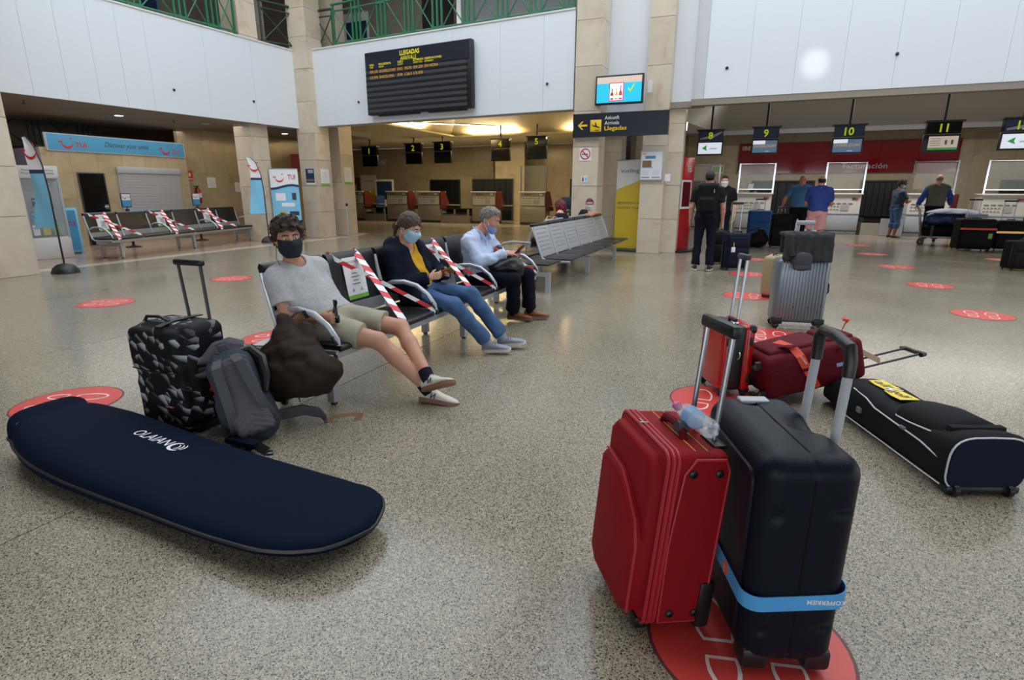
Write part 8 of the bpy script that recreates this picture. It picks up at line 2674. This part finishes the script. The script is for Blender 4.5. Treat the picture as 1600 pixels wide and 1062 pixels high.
def far_person(label, J, hp, fw, rt, skin, hairm, hk, top, bottom, sleeve=0.6, legto=1.95, top_cut=0.02, shoes='black', sole='offw', maskm=None, face=None, up=(0, 0, 1), g=1.0, h=0.0095, belly=0.0, handd=None, vest=None, collar=None, standing_=True, skip_legs=False, shoe_l=0.28):
    og = V(J['P'][0], J['P'][1], 0)
    t = thing('person', label, 'person', tuple(og))
    H = Head(hp, face if face is not None else fw, up)
    hs = []
    for s, q in (('R', 1), ('L', -1)):
        d = V(*J['wr' + s]) - V(*J['el' + s])
        hs.append(dict(w=J['wr' + s], d=d, n=-rt * q, t=fw, curl=(0.3, 0.4, 0.3), rad=1.12))
    if handd: hs = handd
    body(t, J, H, og, skin, h, g, hands=hs, belly=belly, fwd=fw)
    if hk: hair(t, H, og, hairm, hk, 0.008)
    if maskm: mask(t, H, og, maskm, h=0.008)
    lo, hi = bounds(J)
    P, C, N = V(*J['P']), V(*J['C']), V(*J['N'])
    f = Field(lo, hi, 0.0115)
    torso(f, J, 1.02 * g, 0.018, belly, fw)
    f.plane(P + (C - P) * top_cut, P - C)
    for s in 'RL':
        arm(f, J, s, sleeve, 0.022, g, 'b')
    f.cone(N + V(0, 0, 0.03), H.c, 0.066, 0.08, 0.01, 'sub')
    f.wrinkle(0.0068, 24, 0.7)
    sdf_obj('top', f, top, t, og)
    if vest:
        f = Field(lo, hi, 0.0115)
        torso(f, J, 1.06 * g, 0.03, belly, fw)
        f.plane(P - (C - P) * 0.02, P - C)
        f.cone(N + V(0, 0, 0.02), H.c, 0.075, 0.09, 0.01, 'sub')
        f.wrinkle(0.0068, 20, 0.2)
        sdf_obj('vest', f, vest, t, og)
    if collar:
        obj('collar', MB().cyl(tuple(N - og - V(0, 0, 0.01)), tuple(N - og + V(0, 0, 0.04)), 0.075, 0.066, 16), collar, t)
    f = Field(lo, hi, 0.0115)
    f.cone(J['hipR'], J['hipL'], 0.105 * g, 0.105 * g, 0.05)
    f.cone(lerp(J['hipR'], J['hipL'], 0.5), P + (C - P) * 0.08, 0.11 * g, 0.12 * g, 0.05)
    for s in 'RL':
        leg(f, J, s, legto, 0.014, 1.02 * g, 'b', 0.022)
    f.plane(P + (C - P) * 0.1, C - P)
    f.wrinkle(0.0051, 28, 1.4)
    sdf_obj('trousers' if legto > 1.5 else 'shorts', f, bottom, t, og)
    for s in 'RL':
        shoe(t, J['an' + s], J['toe' + s], (0, 0, 1), shoe_l, 0, shoes, sole, og, laces=False)
    return t, H, og

def far_people():
    # man in black with a backpack, seen from behind
    J, hp, fw, rt, k = standing(-0.71, 10.42, 0.05, 1.73)
    t, H, og = far_person('man in black with a black backpack, seen from behind', J, hp, fw, rt, M['skinA'], M['hairblk'], 'crop', M['blackbag'], M['navytr'], 0.7)
    b = thing('backpack', 'black backpack worn by the man in black', 'backpack', (J['C'][0], J['C'][1] - 0.17, 1.02))
    f = Field((-0.25, -0.22, -0.06), (0.25, 0.16, 0.56), 0.011)
    f.rbox((0, -0.01, 0.24), (0.16, 0.075, 0.255), 0.07)
    f.rbox((0, -0.075, 0.13), (0.125, 0.05, 0.12), 0.045, None, 0.03)
    sdf_obj('pack_body', f, M['blacknyl'], b)
    for s in (-1, 1):
        obj('shoulder_strap', MB().ribbon([(0.10 * s, 0.02, 0.46), (0.125 * s, 0.12, 0.50), (0.13 * s, 0.24, 0.46), (0.13 * s, 0.30, 0.30)], (1, 0, 0), 0.05, 0.012), M['black'], b)
    obj('zip_pull', MB().box(0.1, -0.085, 0.33, 0.11, -0.078, 0.39), M['lgrey'], b, False)
    # person facing him, nearly hidden
    J, hp, fw, rt, k = standing(-0.60, 13.4, PI, 1.72)
    far_person('person in dark clothes and white mask standing beyond the man in black', J, hp, fw, rt, M['skinB'], M['hairblk'], 'crop', M['blackbag'], M['navytr'], 0.7, maskm=M['maskw'])
    # two men at the desks, from behind
    J, hp, fw, rt, k = standing(1.40, 14.62, -0.08, 1.74, dict(elR=(0.25, 0.10, 1.12), wrR=(0.06, 0.22, 1.10), elL=(-0.25, 0.10, 1.12), wrL=(-0.06, 0.22, 1.14)))
    far_person('balding man in royal blue polo and pink shorts with folded arms, from behind', J, hp, fw, rt, M['skinC'], M['hairblk'], 'ring', M['polo'], M['pinktr'], 0.75, 0.9, shoes='blackbag', g=1.12, collar=M['polo'])
    J, hp, fw, rt, k = standing(1.12, 16.2, -0.15, 1.80, dict(elL=(-0.34, 0.0, 1.16), wrL=(-0.40, 0.08, 0.90)), 0.05)
    far_person('bald man in light blue T-shirt with one hand on a black case', J, hp, fw, rt, M['skinC'], M['hairgrey'], None, M['polo2'], M['blackbag'], 0.75, g=1.15)
    # cap man, vest man, clerk
    J, hp, fw, rt, k = standing(4.02, 20.2, -1.2, 1.70, dict(elR=(0.26, 0.12, 1.12), wrR=(0.1, 0.3, 1.15), elL=(-0.26, 0.12, 1.12), wrL=(-0.1, 0.3, 1.13)))
    t, H, og = far_person('man in dark cap, blue mask, teal T-shirt and denim shorts', J, hp, fw, rt, M['skinD'], M['hairblk'], 'crop', M['teal'], M['jeans'], 0.75, 1.12, maskm=M['maskb'], face=(0.95, 0.1, -0.1), g=1.1)
    c = obj('cap', MB().lathe([(0.092, 0), (0.092, 0.05), (0.07, 0.10), (0.03, 0.118)], 18, T=Matrix.Translation(tuple(H.P(0, -0.01, 0.045) - og))), M['black'], t)
    pk = MB().loft([[tuple(H.P(r, 0.06 + 0.09 * q, 0.055 + dz) - og) for r, dz in ((-0.07 + 0.02 * q, 0), (0.07 - 0.02 * q, 0), (0.07 - 0.02 * q, 0.012), (-0.07 + 0.02 * q, 0.012))] for q in (0, 0.5, 1)])
    obj('cap_peak', pk, M['black'], c)
    J, hp, fw, rt, k = standing(4.66, 19.0, -0.12, 1.86, dict(elR=(0.30, 0.0, 1.15), wrR=(0.34, 0.16, 0.98), elL=(-0.30, -0.02, 1.15), wrL=(-0.36, 0.06, 0.95)))
    far_person('man in olive vest over a royal blue shirt, seen from behind', J, hp, fw, rt, M['skinC'], M['hairgrey'], 'ring', M['polo'], M['black2'], 1.9, vest=M['olive'], g=1.12)
    J, hp, fw, rt, k = standing(5.35, 22.35, 1.9, 1.66, dict(elR=(0.25, 0.1, 1.1), wrR=(0.18, 0.32, 1.02)))
    far_person('clerk in black with a blue mask behind the desk under screen eleven', J, hp, fw, rt, M['skinB'], M['hairlb'], 'short', M['blackbag'], M['navytr'], 1.1, maskm=M['maskb'], face=(-0.95, -0.25, -0.05))
    # clerk behind desk nine, only the head shows
    J, hp, fw, rt, k = standing(0.05, 22.6, PI, 1.42)
    far_person('clerk low behind the desk under screen nine, only the head showing', J, hp, fw, rt, M['skinD'], M['hairblk'], 'crop', M['blackbag'], M['navytr'], 0.7)
    # seated on the far side of the double bench
    def seated(x, y, s, head_off=(0, 0, 0), arms=None):
        # faces -x when s = -1
        w = lambda a, b, c: (x + s * a, y + b * -s, c)
        J = dict(P=w(0, 0, 0.52), hipR=w(0.02, 0.1, 0.51), hipL=w(0.02, -0.1, 0.51), C=w(-0.02, 0, 0.80), N=w(0.0, 0, 0.96), shR=w(-0.02, 0.19, 0.88), shL=w(-0.02, -0.19, 0.88), elR=w(0.05, 0.25, 0.64), wrR=w(0.25, 0.12, 0.60), elL=w(0.05, -0.25, 0.64), wrL=w(0.25, -0.12, 0.60),
                 knR=w(0.42, 0.12, 0.48), knL=w(0.42, -0.12, 0.48), anR=w(0.45, 0.12, 0.10), anL=w(0.45, -0.12, 0.10), toeR=w(0.62, 0.14, 0.05), toeL=w(0.62, -0.14, 0.05))
        if arms: J.update(arms)
        hp = V(*w(0.04, 0, 1.085)) + V(*head_off)
        J['head'] = tuple(hp + V(0, 0, 0.12))
        return J, hp
    J, hp = seated(-3.2, 9.8, -1, (0, 0.12, -0.0))
    t, H, og = far_person('red-haired person in dark navy top on the far side of the double bench', J, hp, V(-1, 0, 0), V(0, -1, 0) * -1, M['skinB'], M['hairred'], 'bob', M['navycoat'], M['blackbag'], 1.2, face=(-0.8, 0.6, -0.1), g=1.25, belly=0.0)
    b = thing('shoulder_bag', 'tan shoulder bag beside the red-haired person', 'bag', (-3.12, 8.93, 0.45))
    f = Field((-0.3, -0.22, -0.03), (0.3, 0.22, 0.42), 0.012)
    f.ell((0, 0, 0.12), (0.17, 0.09, 0.12), None, 0.03)
    f.cone((-0.1, 0, 0.2), (0.1, 0, 0.22), 0.06, 0.05, 0.04)
    f.wrinkle(0.0102, 28, 0.3)
    f.plane((0, 0, 0), (0, 0, -1))
    sdf_obj('bag_body', f, M['tanbag'], b)
    for q in (-0.06, 0.05):
        obj('strap', MB().tube([(q, 0.02, 0.2), (q - 0.03, 0.08, 0.42), (q - 0.02, 0.2, 0.5), (q, 0.3, 0.48)], 0.012, 6), M['beige'], b)
    arms = dict(elR=(-2.98, 11.05, 0.90), wrR=(-2.92, 11.36, 0.945), shR=(-3.16, 11.22, 0.88))
    J, hp = seated(-3.22, 11.45, -1, (0.16, 0.0, 0.02), arms)
    t, H, og = far_person('person with maroon hair, glasses and white mask leaning an arm over the bench back', J, hp, V(-1, 0, 0), V(0, 1, 0), M['skinA'], M['hairmar'], 'crop', M['blackbag'], M['navytr'], 0.45, maskm=M['maskw'], face=(0.25, -0.96, -0.1), handd=[dict(w=arms['wrR'], d=(0.1, 1, 0.05), n=(0, 0, -1), t=(1, 0, 0), curl=(0.2, 0.3, 0.2), rad=1.1)])
    for q in (-1, 1):
        obj('spectacle_rim', MB().tube([tuple(H.P(0.032 * q + 0.024 * math.cos(a), 0.108, 0.004 + 0.017 * math.sin(a)) - og) for a in [2 * PI * i / 12 for i in range(12)]], 0.004, 5, 0, True), M['black'], t)
        obj('spectacle_arm', MB().cyl(tuple(H.P(0.056 * q, 0.106, 0.01) - og), tuple(H.P(0.08 * q, 0.0, 0.01) - og), 0.004, n=6), M['black'], t)
far_people()
